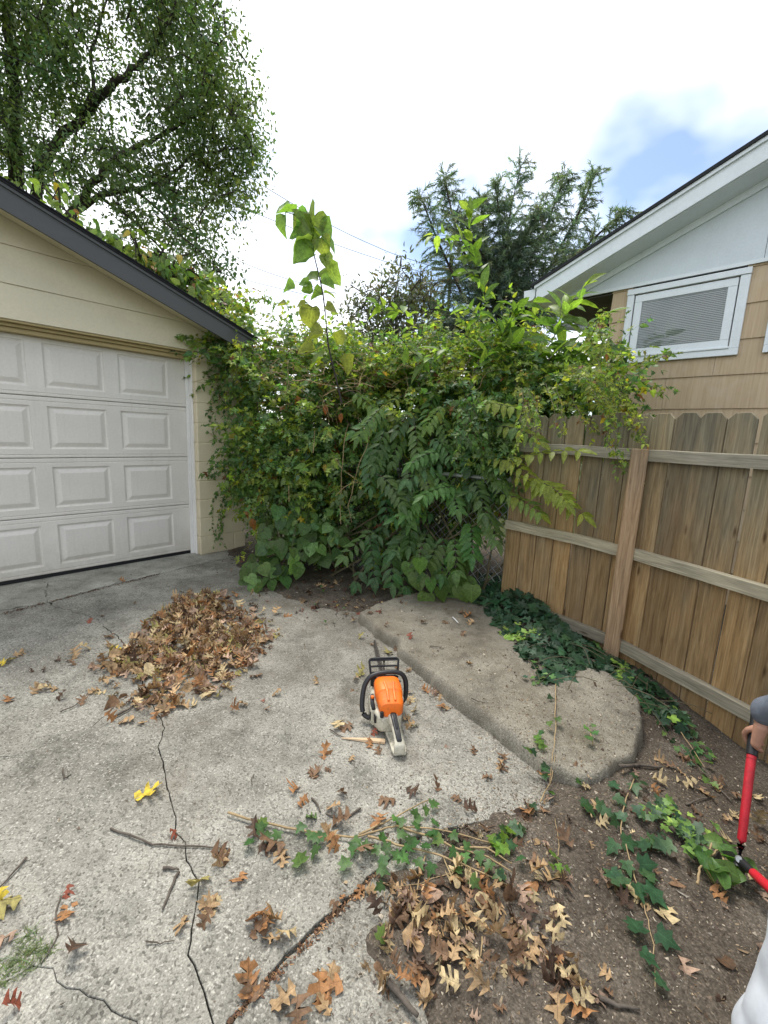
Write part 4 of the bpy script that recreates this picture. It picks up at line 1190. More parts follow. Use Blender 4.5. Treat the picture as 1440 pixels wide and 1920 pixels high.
F5 = [((880, 560), (700, 900), 3.75), ((890, 600), (945, 920), 3.65), ((820, 620), (640, 770), 3.75), ((1130, 640), (1120, 860), 3.55), ((1110, 560), (890, 585), 3.7), ((1230, 440), (1030, 470), 3.6), ((1300, 520), (1395, 690), 3.5), ((835, 300), (850, 570), 3.85),
      ((1200, 300), (950, 400), 3.7), ((1150, 420), (1200, 540), 3.6), ((1180, 660), (1190, 840), 3.5), ((760, 640), (790, 880), 3.7), ((1060, 640), (1010, 800), 3.6), ((980, 560), (960, 720), 3.65), ((1260, 590), (1270, 760), 3.5), ((1000, 620), (890, 740), 3.65),
      ((1130, 240), (1000, 310), 3.8), ((1000, 60), (900, 150), 4.0), ((1180, 180), (1330, 240), 3.65), ((1300, 300), (1420, 420), 3.5), ((1260, 380), (1330, 560), 3.5), ((1050, 480), (940, 560), 3.65), ((1120, 700), (1040, 860), 3.5), ((860, 700), (880, 900), 3.6)]
for a, b, Y in F5:
    frond(A(*z5(*a), Y + 0.12), A(*z5(*b), Y - 0.16), rng.uniform(0.02, 0.06), rng.integers(6, 8), rng.uniform(0.115, 0.14))
for a, b, Y0, Y1 in (((940, 885), (1094, 966), 3.35, 2.80), ((925, 875), (1088, 846), 3.4, 2.82), ((900, 850), (1005, 900), 3.5, 3.05), ((925, 925), (1012, 962), 3.4, 3.08), ((880, 760), (990, 775), 3.6, 3.2), ((840, 760), (800, 800), 3.95, 3.8), ((760, 740), (690, 800), 4.1, 3.9), ((650, 730), (720, 790), 4.1, 3.9), ((920, 800), (1012, 828), 3.5, 3.1), ((1000, 905), (1060, 940), 3.1, 2.85)):
    frond(A(*a, Y0), A(*b, Y1), 0.04, 7, 0.115, GREEN)
for k in range(34):
    a = (rng.uniform(680, 960), rng.uniform(720, 960)); an = rng.normal(math.pi / 2, 0.9); l = rng.uniform(50, 100)
    Y = 4.05 - 0.4 * (a[1] - 720) / 240 + rng.normal(0, 0.06)
    frond(A(*a, Y), A(a[0] + l * math.cos(an), a[1] + l * math.sin(an), Y - 0.2), 0.05, rng.integers(6, 8), 0.115)
for k in range(10):
    p0_ = A(rng.uniform(740, 860), rng.uniform(1050, 1075), 4.0); p0_[2] = 0; p1 = A(rng.uniform(700, 960), rng.uniform(760, 900), 3.95)
    FS.tube([p0_, (p0_ + p1) / 2 + rng.normal(0, 0.06, 3), p1], [0.010, 0.008, 0.004], 6, False)
FL.build(pin, M['leaf'], 300, ncol=16)
o = FS.build('stem', M['darkstem'], pin); o['kind'] = 'stuff'; o.location = -Vector(pin.location)
for ch in pin.children:
    if ch.name.startswith('foliage'): ch.location = -Vector(pin.location)

# ---- round-leaved low shrub by the garage pier
rnd = empty('round_leaf_shrub', A(560, 1070, 4.2)); tag(rnd, 'low shrub of big round leaves drooping to the concrete beside the garage pier', 'shrub')
RL = Leaves(T_HEART); RS = MB()
poly = np.array([z5(*q) for q in [(290, 500), (560, 470), (660, 600), (640, 730), (480, 790), (350, 880), (300, 900), (160, 930), (130, 870), (220, 700), (250, 600)]])
k = 0
while k < 105:
    q = np.array([rng.uniform(440, 660), rng.uniform(920, 1110)])
    if poly_sd(q[None], poly)[0] < 0: continue
    k += 1
    Y = np.interp(q[1], [920, 1110], [4.15, 3.65]) + rng.normal(0, 0.1)
    p = A(q[0], q[1], Y); p[2] = max(p[2], 0.06)
    d = nrm(np.array([rng.normal(0, 0.7), -0.5, -0.6])); n = nrm(np.array([rng.normal(0, 0.45), -0.6, 0.8]) + rng.normal(0, 0.2, 3))
    RL.add(p, d, n, rng.uniform(0.085, 0.14), jit((0.105, 0.18, 0.055), 0.28))
    if k % 2 == 0: RS.tube([p, p + np.array([rng.normal(0, 0.05), 0.25, 0.12])], 0.0016, 4, False)
for bx, by, tx, ty in ((560, 980, 480, 1085), (590, 960, 530, 1070), (600, 950, 620, 1040), (540, 960, 470, 1030)):
    RS.tube([A(bx, by, 4.4), A((bx + tx) / 2, (by + ty) / 2 - 12, 4.1), A(tx, ty, 3.75)], [0.006, 0.005, 0.002], 5, False)
RL.build(rnd, M['leaf'], 200, ncol=16); o = RS.build('stem', M['stem'], rnd); o['kind'] = 'stuff'; o.location = -Vector(rnd.location)

# ---- heart-leaved climber low on the right
hv = empty('heart_leaf_vine', A(830, 1120, 3.6)); tag(hv, 'climber with large heart-shaped leaves, one yellowing, hanging over the raised slab', 'vine')
HL = Leaves(T_HEART); HV = MB()
for x, y, s, col in [(1000, 870, .13, 0), (1060, 900, .10, 0), (1120, 860, .11, 0), (1190, 850, .14, 0), (1240, 890, .15, 0), (1150, 900, .12, 0), (1050, 970, .12, 0), (1110, 940, .11, 0), (1150, 985, .13, 0), (1060, 1010, .14, 1), (1210, 930, .13, 0), (1270, 930, .12, 0), (1010, 800, .11, 0), (1090, 810, .1, 0), (1230, 800, .12, 0), (960, 820, .1, 0)]:
    p = A(*z5(x, y - 25), 3.42 + rng.normal(0, 0.05))
    HL.add(p, nrm(np.array([rng.normal(0, 0.35), -0.35, -0.85])), nrm(np.array([rng.normal(0, 0.35), -0.75, 0.6])), s * 1.2, jit((0.125, 0.215, 0.055), 0.2) if not col else np.array((0.26, 0.27, 0.05)))
    HV.tube([p, p + np.array([rng.normal(0, 0.03), 0.15, 0.08])], 0.0016, 4, False)
HL.build(hv, M['leaf'], 60); o = HV.build('stem', M['stem'], hv); o['kind'] = 'stuff'; o.location = -Vector(hv.location)

# ---- tall sapling with backlit leaves sticking out of the thicket
sap = empty('tall_sapling', A(625, 720, 4.0)); tag(sap, 'slender dark-stemmed sapling with big pale green leaves rising above the thicket', 'sapling')
SLv = Leaves(T_SAP); SS = MB(); z2 = Zp(350, 380, 3.2)
def sa(x, y, dY=0): return A(*z2(x, y), 3.72 + dY)
stem = [(930, 1200), (893, 1040), (870, 950), (850, 860), (840, 760), (830, 650), (818, 550), (800, 460), (785, 400), (770, 340), (755, 270), (745, 215), (725, 150), (690, 100), (640, 70), (590, 55)]
SS.tube([sa(x, y) for x, y in stem], [0.0075 - 0.0050 * i / (len(stem) - 1) for i in range(len(stem))], 6, False)
leaves = [(590, 50, 130, -1, -.1), (575, 130, 130, -.2, -1), (640, 115, 100, .1, -1), (672, 165, 120, -1, .1), (740, 110, 150, .2, -1), (775, 145, 150, .3, -1), (700, 95, 110, -.4, -.8), (825, 190, 140, .8, -.8), (860, 235, 100, 1, -.6), (690, 235, 160, -1, -.2), (750, 250, 110, .3, -.6), (820, 262, 120, .4, -1),
          (700, 335, 160, -1, -.4), (850, 325, 100, 1, -.4), (842, 365, 90, .5, -1), (885, 440, 140, .6, -1), (735, 450, 120, -1, .1), (850, 500, 100, 1, -.2), (870, 545, 90, 1, -.1), (780, 560, 90, -.6, -.2), (720, 520, 80, -1, -.2), (700, 480, 70, -1, 0), (745, 690, 140, -.2, -1), (870, 628, 80, 1, -.2),
          (765, 805, 120, -1, -.2), (715, 890, 120, -1, -.1), (770, 945, 130, -.8, -.3), (945, 985, 130, .6, -1), (925, 800, 90, .8, .6), (610, 520, 90, -1, -.1), (565, 615, 60, -1, 0), (680, 610, 70, -1, 0)]
sp_ = [np.array(q, float) for q in stem]
for x, y, w, dx, dz in leaves:
    s_ = w / 3.2 / 820 * 3.85 * 0.80
    near = min(sp_, key=lambda q: abs(q[1] - y - 12)); near = near if y > 60 else np.array((x, y + 10.0))
    q = sa(x, y, rng.normal(0, 0.03)); d = nrm(np.array([dx, rng.normal(-0.15, 0.2), dz]))
    p = q - d * s_ * 0.5
    col = jit((0.17, 0.26, 0.06), 0.12) if y < 600 else jit((0.24, 0.26, 0.05), 0.12)
    SLv.add(p, d, nrm(np.array([rng.normal(0, 0.5), -0.75, 0.55]) + rng.normal(0, 0.3, 3)), s_, col)
    SS.tube([sa(*near), p], 0.0014, 4, False)
SLv.build(sap, M['leaf'], 80, ncol=20); o = SS.build('stem', M['darkstem'], sap); o['kind'] = 'stuff'; o.location = -Vector(sap.location)

# ---- upright leafy branches on the right of the thicket
upb = empty('lance_leaf_shrub', A(930, 800, 3.9)); tag(upb, 'upright shrub branches with long pointed bright leaves above the thicket right side', 'shrub')
UL = Leaves(T_LANCE); US = MB(); z3 = Zp(750, 300, 2.88)
for pts, Y, sz in (([(620, 1150), (560, 950), (480, 810), (440, 680), (410, 560), (385, 430), (368, 260)], 3.95, .12), ([(400, 520), (330, 440), (260, 410), (180, 400)], 3.95, .1), ([(400, 1140), (470, 1070), (540, 980), (600, 870), (625, 800)], 3.8, .14), ([(620, 810), (680, 770), (740, 765)], 3.8, .12),
                   ([(640, 1170), (600, 1080), (580, 1020)], 3.8, .12), ([(690, 1110), (760, 1050), (830, 960), (900, 830), (960, 740), (1000, 680)], 3.7, .13), ([(800, 1080), (900, 1000), (1000, 930), (1060, 860), (1110, 830)], 3.6, .13), ([(830, 950), (860, 860), (870, 800)], 3.75, .11),
                   ([(860, 1100), (960, 1060), (1080, 1010), (1170, 1000)], 3.55, .12), ([(560, 1010), (640, 980), (700, 960)], 3.75, .13), ([(0, 960), (60, 1030), (120, 1090)], 3.9, .11), ([(450, 880), (380, 800), (350, 790)], 3.95, .1), ([(280, 1010), (200, 1040), (130, 1100)], 3.8, .12),
                   ([(760, 1180), (820, 1120), (830, 1040)], 3.65, .13), ([(920, 1150), (960, 1090), (990, 1040)], 3.6, .13), ([(50, 860), (20, 830), (-30, 810)], 4.0, .11), ([(-60, 830), (-110, 780), (-150, 770)], 4.1, .11), ([(400, 620), (360, 600), (345, 560)], 3.95, .1)):
    P_ = [A(*z3(x, y), Y + 0.03 * i) for i, (x, y) in enumerate(pts)]
    fine = []
    for a, b in zip(P_[:-1], P_[1:]):
        for i in range(3): fine.append(a + (b - a) * i / 3 + rng.normal(0, 0.004, 3))
    fine.append(P_[-1])
    leafy(fine, UL, US, sz * 1.4, 0.025, [(0.15, 0.235, 0.05), (0.18, 0.265, 0.055), (0.12, 0.20, 0.05)], 0.0042, 0.0, 0.0, 0.05, 0.75, 0.25, 0.9, 0.05, False)
UL.build(upb, M['leaf'], 300, ncol=16); o = US.build('stem', M['darkstem'], upb); o['kind'] = 'stuff'; o.location = -Vector(upb.location)
for ch in upb.children:
    if ch.name.startswith('foliage'): ch.location = -Vector(upb.location)

# ---- English ivy along the foot of the fence
ivy = empty('ivy_ground_cover', (1.2, 2.9, 0)); tag(ivy, 'dark glossy ivy bed creeping along the foot of the wooden fence', 'ivy')
IV = Leaves(T_IVY); IS = MB()
IP = np.array([G(*q, 0.04)[:2] for q in [(862, 1100), (900, 1075), (960, 1085), (1010, 1130), (1090, 1180), (1140, 1225), (1200, 1255), (1265, 1300), (1300, 1345), (1262, 1335), (1215, 1305), (1150, 1275), (1095, 1262), (1060, 1282), (1020, 1290), (985, 1250), (950, 1205), (915, 1160), (878, 1125)]])
mn, mxx = IP.min(0), IP.max(0); k = 0
while k < 1450:
    q = rng.uniform(mn, mxx); sdv = poly_sd(q[None], IP)[0]
    if sdv < 0.015 * rng.normal(): continue
    k += 1
    hgt = min(0.16, 0.02 + 0.55 * max(0, sdv)) * (0.75 + 0.35 * fbm(q[0] * 5, q[1] * 5, 2))
    z = max(top_z(*q), -0.02) + hgt * rng.uniform(0.55, 1.0)
    u = rng.random()
    yg = fbm(q[0] * 4 + 40, q[1] * 4, 2) > 0.55
    col = jit((0.16, 0.26, 0.05), 0.2) if (yg and u < 0.5) else jit((0.021, 0.052, 0.023), 0.3)
    IV.add(np.array([q[0], q[1], z]), nrm(np.array([rng.normal(0, 1), rng.normal(-0.4, 1), -0.25])), nrm(np.array([rng.normal(0, 0.35), rng.normal(-0.35, 0.35), 1])), rng.uniform(0.045, 0.085), col)
for s_ in ([(1010, 1300), (1030, 1290), (1000, 1270)], [(1040, 1280), (1010, 1310), (985, 1300)], [(1200, 1310), (1235, 1345), (1260, 1375), (1290, 1395)], [(1260, 1330), (1300, 1360), (1330, 1395)], [(1290, 1380), (1310, 1420), (1340, 1450)]):
    P_ = [np.array([*G(*q)[:2], 0]) for q in s_]
    for p in P_: p[2] = top_z(p[0], p[1]) + 0.02
    leafy(P_, IV, IS, 0.06, 0.035, [(0.03, 0.07, 0.028), (0.08, 0.15, 0.04)], 0.002, 0, 0, 0, 1.0, 0.1)
for k in range(40):
    q = IP[rng.integers(len(IP))] * 0.5 + IP[rng.integers(len(IP))] * 0.5 + rng.normal(0, 0.05, 2); z = top_z(*q)
    IS.tube([np.array([q[0] + 0.08 * i * math.cos(k), q[1] + 0.08 * i * math.sin(k * 1.3), z + 0.03 + 0.03 * math.sin(i)]) for i in range(4)], 0.002, 4, False)
IV.build(ivy, M['ivy'], 300, ncol=14); o = IS.build('stem', M['stem'], ivy); o['kind'] = 'stuff'; o.location = -Vector(ivy.location)
for ch in ivy.children:
    if ch.name.startswith('foliage'): ch.location = -Vector(ivy.location)

# ------------------------------------------------------------------ background trees
def tree(name, label, base, limbs, poly, Yr, nclu, per, lsize, pal, rad=0.42, droop=0.35, tm=None, yellow=0.0, brown=0.0, limb_r=0.16, group=None, density=None):
    """limbs: pixel polylines with depth; foliage clusters fill a volume and hang on twigs from the nearest limb"""
    root = empty(name, base); tag(root, label, 'tree', group)
    tr_ = MB(); nodes = []
    for pts, r0, r1 in limbs:
        P_ = [A(x, y, Y) for x, y, Y in pts]
        fine = []
        for a, b in zip(P_[:-1], P_[1:]):
            for i in range(4): fine.append(a + (b - a) * i / 4 + rng.normal(0, 0.02 * r0 / 0.15, 3))
        fine.append(P_[-1])
        tr_.tube(fine, list(np.linspace(r0 * 0.78, r1 * 0.7, len(fine))), 8, True); nodes += fine
    trunk = tr_.build('trunk', M['bark'], root, smooth=True); trunk.location = -Vector(root.location)
    nodes = np.array(nodes); LV = Leaves(tm or T_RHOMB); tw = MB()
    poly = np.array(poly, float); mn, mxx = poly.min(0), poly.max(0); k = 0; tries = 0
    while k < nclu and tries < nclu * 40:
        tries += 1
        q = rng.uniform(mn, mxx); s_ = poly_sd(q[None], poly)[0]
        if s_ < 0 or (s_ < 45 and rng.random() < 0.45): continue
        Y = rng.uniform(*Yr); p = A(q[0], q[1], Y)
        if fbm(p[0] * 0.9 + 5, p[2] * 0.9 + p[1] * 0.5, 3) < -0.18 + 0.2 * rng.normal(): continue
        k += 1
        near = nodes[np.argmin(((nodes - p) ** 2).sum(1) + 0.3 * (nodes[:, 2] > p[2] + 0.3))]
        midp = (near + p) / 2 + np.array([0, 0, 0.12]) + rng.normal(0, 0.1, 3)
        tw.tube([near, midp, p], [0.022, 0.014, 0.006], 4, False)
        if len(nodes) < 2600: nodes = np.vstack([nodes, midp[None], p[None]])
        cc = jit(pal[rng.integers(len(pal))], 0.14)
        O = rng.normal(0, rad * 0.55, (per, 3)) * np.array([1, 1, 0.8]); O[:, 2] -= droop * 0.3 * np.linalg.norm(O, axis=1)
        C_ = cc[None] * np.exp(rng.normal(0, 0.15, (per, 1))); uu = rng.random(per)
        C_[uu < yellow] = (0.38, 0.29, 0.05); C_[uu > 1 - brown] = (0.27, 0.13, 0.04)
        LV.p.extend(p + O); LV.d.extend(O * 0.6 + np.array([0, 0, -droop]) + rng.normal(0, 0.4, (per, 3))); LV.n.extend(np.array([0, -0.2, 0.8]) + rng.normal(0, 0.55, (per, 3)))
        LV.s.extend(lsize * rng.uniform(0.7, 1.25, per)); LV.c.extend(C_)
    me = LV.joined('crown', M['tree']); cr = link('crown', me, None, root); cr.location = -Vector(root.location); cr['kind'] = 'stuff'
    twg = tw.build('twigs', M['bark'], root); twg.location = -Vector(root.location); twg['kind'] = 'stuff'
    return root
b0 = A(40, 700, 13); b0[2] = -0.2
TG = [(0.105, 0.160, 0.062), (0.085, 0.135, 0.055), (0.14, 0.195, 0.065)]
tree('shade_tree', 'tall dark deciduous tree with spreading limbs above the garage roof', b0,
     [([(45, 800, 13), (32, 500, 13), (29, 330, 13), (25, 200, 13), (22, 97, 13), (15, -40, 13.2), (-10, -250, 13.5)], 0.30, 0.08), ([(45, 560, 13), (60, 400, 12.9), (74, 319, 12.7), (110, 270, 12.5), (155, 218, 12.3), (218, 155, 12.2), (249, 132, 12.1), (284, 97, 12), (330, 20, 12), (350, -60, 12)], 0.20, 0.05),
      ([(60, 460, 12.8), (120, 420, 12.6), (171, 350, 12.4), (206, 307, 12.2), (253, 272, 12.0), (280, 268, 11.9), (340, 230, 11.8), (400, 200, 11.7)], 0.16, 0.03), ([(140, 400, 12.5), (190, 365, 12.2), (249, 354, 12), (291, 346, 11.9), (334, 315, 11.8), (358, 291, 11.7), (420, 280, 11.6)], 0.10, 0.02),
      ([(24, 130, 13), (62, 78, 12.8), (90, 20, 12.6), (110, -80, 12.5), (130, -200, 12.5)], 0.14, 0.05), ([(155, 218, 12.3), (175, 165, 12.5), (170, 100, 12.7), (200, 0, 12.8)], 0.08, 0.03), ([(27, 250, 13), (-60, 150, 13), (-160, 60, 13)], 0.14, 0.05), ([(249, 354, 12), (330, 420, 12), (400, 450, 12)], 0.05, 0.015), ([(29, 300, 13), (-120, 220, 13.4), (-260, 180, 13.6)], 0.1, 0.03), ([(160, 350, 12.4), (260, 420, 12.2), (330, 500, 12.2)], 0.06, 0.02)],
     [(-330, 300), (-330, -300), (380, -330), (420, -120), (400, -20), (425, 40), (450, 90), (478, 140), (492, 200), (482, 270), (492, 340), (470, 400), (440, 430), (430, 500), (410, 545), (330, 520), (240, 430), (150, 390), (60, 350)], (10.8, 14.2), 1500, 56, 0.115, TG, 0.42, 0.12, T_RHOMB + T_OVATE[:1], 0.0, 0.0)
b1 = A(200, 700, 7.5); b1[2] = -0.2
tree('yellowing_tree', 'light green tree with yellow and orange leaves just above the garage roof edge', b1,
     [([(260, 900, 8), (230, 560, 7.8), (190, 440, 7.6)], 0.07, 0.03), ([(230, 560, 7.8), (320, 520, 7.6), (380, 540, 7.5)], 0.04, 0.015), ([(230, 520, 7.8), (150, 420, 7.6), (80, 350, 7.5)], 0.04, 0.015)],
     [(20, 330), (100, 345), (150, 370), (200, 395), (240, 430), (290, 470), (350, 505), (420, 545), (450, 590), (420, 640), (330, 640), (200, 560), (60, 450)], (6.9, 8.0), 260, 18, 0.13, [(0.13, 0.20, 0.05), (0.155, 0.225, 0.055), (0.11, 0.17, 0.045)], 0.24, 0.5, T_OVATE, 0.06, 0.03)
b2 = A(745, 760, 12); b2[2] = -0.2
tree('willowy_tree', 'thin grey-green tree with upright sparse twigs behind the thicket', b2,
     [([(745, 800, 12), (745, 640, 12), (740, 560, 12), (750, 500, 12)], 0.08, 0.015), ([(745, 660, 12), (710, 590, 12), (672, 520, 12)], 0.04, 0.01), ([(745, 640, 12), (790, 580, 12), (810, 530, 12)], 0.04, 0.01)],
     [(640, 640), (655, 560), (660, 515), (690, 545), (720, 530), (745, 490), (775, 495), (800, 520), (830, 560), (850, 640), (850, 700), (640, 700)], (11, 13), 190, 22, 0.13, [(0.085, 0.10, 0.06), (0.07, 0.085, 0.045), (0.10, 0.10, 0.06)], 0.35, -0.2, T_LANCE[:2])

# conifer with feathery plumes
b3 = A(940, 760, 15); b3[2] = -0.2
con = empty('conifer_tree', b3); tag(con, 'dark blue-green conifer with feathery upswept plumes behind the house eave', 'tree')
CT = MB(); CL = Leaves([strip_leaf([(0, 0), (0.06, 0.4), (0, 1)], None, 0.3, 0.2, 0, 0, 1), strip_leaf([(0, 0), (0.08, 0.35), (0, 1)], None, 0.5, 0.3, 0, 0, 2)])
leaders = [((930, 760), (938, 560), (945, 470), (960, 380), (978, 308), 0.9), ((935, 640), (900, 540), (860, 450), (833, 338), (833, 336), 0.8), ((940, 620), (990, 500), (1030, 410), (1058, 332), (1060, 328), 0.7), ((945, 620), (1020, 520), (1080, 410), (1118, 322), (1120, 318), 0.55), ((950, 640), (1040, 530), (1110, 450), (1165, 400), (1172, 396), 0.5),
           ((930, 640), (870, 560), (820, 450), (790, 372), (787, 368), 0.5), ((935, 620), (920, 500), (905, 420), (903, 372), (903, 368), 0.6), ((940, 640), (1000, 560), (1060, 500), (1100, 470), (1105, 466), 0.6), ((930, 660), (860, 600), (810, 560), (790, 545), (786, 540), 0.6), ((940, 660), (990, 600), (1040, 560), (1080, 545), (1085, 540), 0.6), ((930, 660), (880, 620), (830, 610), (800, 610), (795, 610), 0.6), ((940, 560), (970, 470), (1000, 420), (1010, 400), (1012, 398), 0.6), ((938, 600), (930, 520), (880, 440), (870, 410), (868, 404), 0.5), ((940, 600), (960, 520), (940, 430), (930, 352), (930, 350), 0.4)]
for L_ in leaders:
    Y0 = 15 + rng.normal(0, 0.9); P_ = [A(x, y, 15 + (Y0 - 15) * i / 4) for i, (x, y) in enumerate(L_[:5])]
    fine = []
    for a, b in zip(P_[:-1], P_[1:]):
        for i in range(5): fine.append(a + (b - a) * i / 5)
    fine.append(P_[-1]); CT.tube(fine, list(np.linspace(0.06, 0.008, len(fine))), 6, False)
    Lt = plen(fine)
    for s in np.linspace(0.10, 0.995, int(54 * L_[5] + 32)):
        p, td = along(fine, s * Lt)
        for r_ in range(2):
            sd_ = nrm(rng.normal(0, 1, 3) * np.array([1, 1, 0.5])); ln = (1.6 - 1.25 * s) * rng.uniform(0.5, 1.0) * (0.55 + 0.5 * L_[5]) + 0.18
            br = droopy(p, sd_ * 0.85 + td * 0.7, ln, 5, 0.7)
            CT.tube(br, 0.008, 3, False)
            cc = jit((0.12, 0.165, 0.13), 0.22)
            k_ = int(8 + ln * 17) * 3; U_ = rng.uniform(0.08, 1, k_) * 5; i_ = np.minimum(U_.astype(int), 4); B_ = np.array(br)
            q = B_[i_] + (B_[i_ + 1] - B_[i_]) * (U_ - i_)[:, None]; bd = B_[i_ + 1] - B_[i_]; bd /= np.linalg.norm(bd, axis=1, keepdims=True)
            D_ = bd * 0.8 + rng.normal(0, 0.4, (k_, 3)) + td * 0.15 + np.array([0, 0, -0.45])
            CL.p.extend(q); CL.d.extend(D_); CL.n.extend(rng.normal(0, 1, (k_, 3))); CL.s.extend(rng.uniform(0.08, 0.20, k_)); CL.c.extend(np.clip(cc[None] * rng.uniform(0.75, 1.3, (k_, 1)), 0, 1))
ct = CT.build('trunk', M['bark'], con, smooth=True); ct.location = -Vector(con.location)
o = link('crown', CL.joined('crown', M['tree']), None, con); o.location = -Vector(con.location); o['kind'] = 'stuff'

# far low belt of shrubs in the yards behind
bel = Leaves(T_BROAD[:2])
for k in range(9000):
    x = rng.uniform(-14, 16); y = 19 + rng.normal(0, 0.7) + 2 * math.sin(x * 0.4); h = 2.3 + 0.9 * float(fbm(x * 0.35, 3.0, 3))
    bel.add(np.array([x, y, rng.random() ** 0.7 * h - 0.2]), rdir(), nrm(np.array([0, -0.5, 0.8]) + rng.normal(0, 0.5, 3)), rng.uniform(0.25, 0.45), jit(TG[rng.integers(3)], 0.25))
tag(link('far_hedgerow', bel.joined('far_hedgerow', M['tree'])), 'far belt of mixed green shrubs in the yards behind', 'shrubs', kind='stuff')

# ---- utility pole and wires
M['pole'] = simple('pole_wood', (0.20, 0.15, 0.10), 0.9, 0.1, var=0.3, scale=12)
pb = A(826, 800, 22); pb[2] = -0.2
pole = empty('utility_pole', pb); tag(pole, 'weathered wooden utility pole rising behind the thicket', 'pole')
zt = A(826, 478, 22)[2]
b_ = MB(); b_.tube([(0, 0, 0), (0, 0, zt + 0.2)], [0.15, 0.11], 10); b_.build('shaft', M['pole'], pole, angle=50)
b_ = MB(); b_.cbox(-0.9, 0.9, -0.16, -0.05, zt - 0.5, zt - 0.38, 0.01); b_.build('crossarm', M['pole'], pole)
M['wire'] = simple('black_wire', (0.03, 0.03, 0.032), 0.6, 0.3)
for lab, pts in (('upper thin wire crossing the sky right of the tree', [(-200, 20, 9), (300, 215, 13), (620, 437, 18), (826, 505, 22)]),
                 ('second wire running just below the upper one to the pole', [(-200, 90, 9), (250, 300, 13), (620, 462, 18), (826, 520, 22)]),
                 ('lower wire sagging from the garage roof past the sapling', [(150, 330, 10), (430, 488, 15), (560, 530, 18), (660, 560, 20), (826, 600, 22)]),
                 ('lowest wire passing behind the sapling to the pole', [(150, 420, 10), (420, 518, 15), (560, 548, 18), (640, 572, 20), (826, 612, 22)])):
    P_ = [A(*q) for q in pts]; fine = []
    for a, b in zip(P_[:-1], P_[1:]):
        for i in range(8): fine.append(a + (b - a) * i / 8)
    fine.append(P_[-1])
    sm = [np.mean(fine[max(0, i - 5):i + 6], axis=0) for i in range(len(fine))]; sm[-1] = fine[-1]; sm[0] = fine[0]
    b_ = MB(); b_.tube(sm, 0.010, 5, False); tag(b_.build('utility_wire', M['wire']), lab, 'wire', 'overhead wires')
#--PART4--
# ------------------------------------------------------------------ chainsaw
M['orange'] = simple('orange_plastic', (0.80, 0.155, 0.008), 0.34, 0.5, var=0.05, scale=8, bump=0.05, bscale=400)
M['cream'] = simple('cream_plastic', (0.50, 0.475, 0.38), 0.45, 0.4, var=0.12, scale=14, bump=0.05, bscale=400)
M['black'] = simple('black_plastic', (0.016, 0.016, 0.018), 0.42, 0.4, var=0.2, scale=30, bump=0.15, bscale=500)
def grimy(name, col, rough, grime, amount=0.6, spec=0.45):
    t = NT(name); v = t.coord()
    n = t.noise(v, 22, 6, 0.75); f = t.noise(v, 260, 3, 0.7)
    c = t.mix(col, grime, t.ramp(n, [(0.46, 0.0), (0.68, amount)]))
    c = t.mix(c, (0.42, 0.34, 0.24), t.ramp(f, [(0.66, 0.0), (0.74, 0.55)]))          # specks of sawdust
    return t.set(c, t.ramp(n, [(0.3, rough), (0.7, min(1, rough + 0.35))]), spec, 0, t.bump(f, 0.1, 0.002))
M['orange'] = grimy('orange_plastic', (0.80, 0.155, 0.008), 0.32, (0.30, 0.10, 0.03), 0.55)
M['cream'] = grimy('cream_plastic', (0.50, 0.475, 0.38), 0.42, (0.10, 0.085, 0.06), 0.75)
M['steel'] = simple('oily_steel', (0.11, 0.10, 0.09), 0.45, 0.5, 0.7, var=0.3, scale=40)
M['white_label'] = simple('white_label', (0.65, 0.65, 0.65), 0.4, 0.4, var=0.08)
sr, stp = G(742, 1420), G(692, 1212)
sdir = nrm(stp - sr)
saw = empty('chainsaw', (sr[0], sr[1], 0.004), math.atan2(sdir[1], sdir[0]))
saw.scale = (0.95, 0.93, 0.80)
tag(saw, 'orange and cream chainsaw with black handles lying on the concrete', 'chainsaw')
def rr(x, yc, zc, w, h, r=0.3, n=4, tilt=0.0):
    """rounded rectangle ring in the y-z plane at x"""
    out = []; rad = r * min(w, h)
    for cx, cz, a0 in ((w / 2 - rad, h / 2 - rad, 0), (-w / 2 + rad, h / 2 - rad, 90), (-w / 2 + rad, -h / 2 + rad, 180), (w / 2 - rad, -h / 2 + rad, 270)):
        for k in range(n + 1):
            a = math.radians(a0 + 90 * k / n); out.append((x + tilt * (cz + rad * math.sin(a)), yc + cx + rad * math.cos(a), zc + cz + rad * math.sin(a)))
    return out
b_ = MB(); b_.loft([rr(.135, .006, .075, .075, .08, .25), rr(.15, .006, .072, .115, .10, .2), rr(.20, .008, .070, .145, .115, .15), rr(.34, .008, .072, .150, .12, .15), rr(.42, .004, .070, .135, .11, .2), rr(.435, .004, .068, .11, .08, .25)])
body = b_.build('body', M['cream'], saw, angle=35)
b_ = MB(); b_.loft([rr(.142, 0, .150, .070, .050, .4), rr(.150, 0, .158, .098, .085, .35), rr(.175, 0, .168, .112, .100, .36), rr(.215, 0, .180, .114, .110, .36), rr(.222, 0, .184, .120, .118, .34), rr(.27, 0, .192, .124, .118, .34), rr(.325, 0, .194, .122, .108, .34), rr(.352, 0, .188, .112, .090, .36), rr(.362, 0, .18, .09, .06, .4)])
cov = b_.build('top_cover', M['orange'], saw, angle=30); cov.scale = (1, 1.14, 1)
b_ = MB(); b_.cbox(.141, .156, -.03, .034, .128, .148, .006); b_.build('cover_clip', M['orange'], cov)
b_ = MB(); b_.cbox(.137, .15, .036, .052, .118, .158, .004); b_.build('cover_slot', M['black'], cov)
for y, x in ((.05, .345), (-.05, .345), (-.054, .30)):
    b_ = MB(); b_.tube([(x, y, .2), (x, y * 1.05, .232)], [.010, .008], 10); b_.build('cover_screw', M['black'], cov, angle=40)
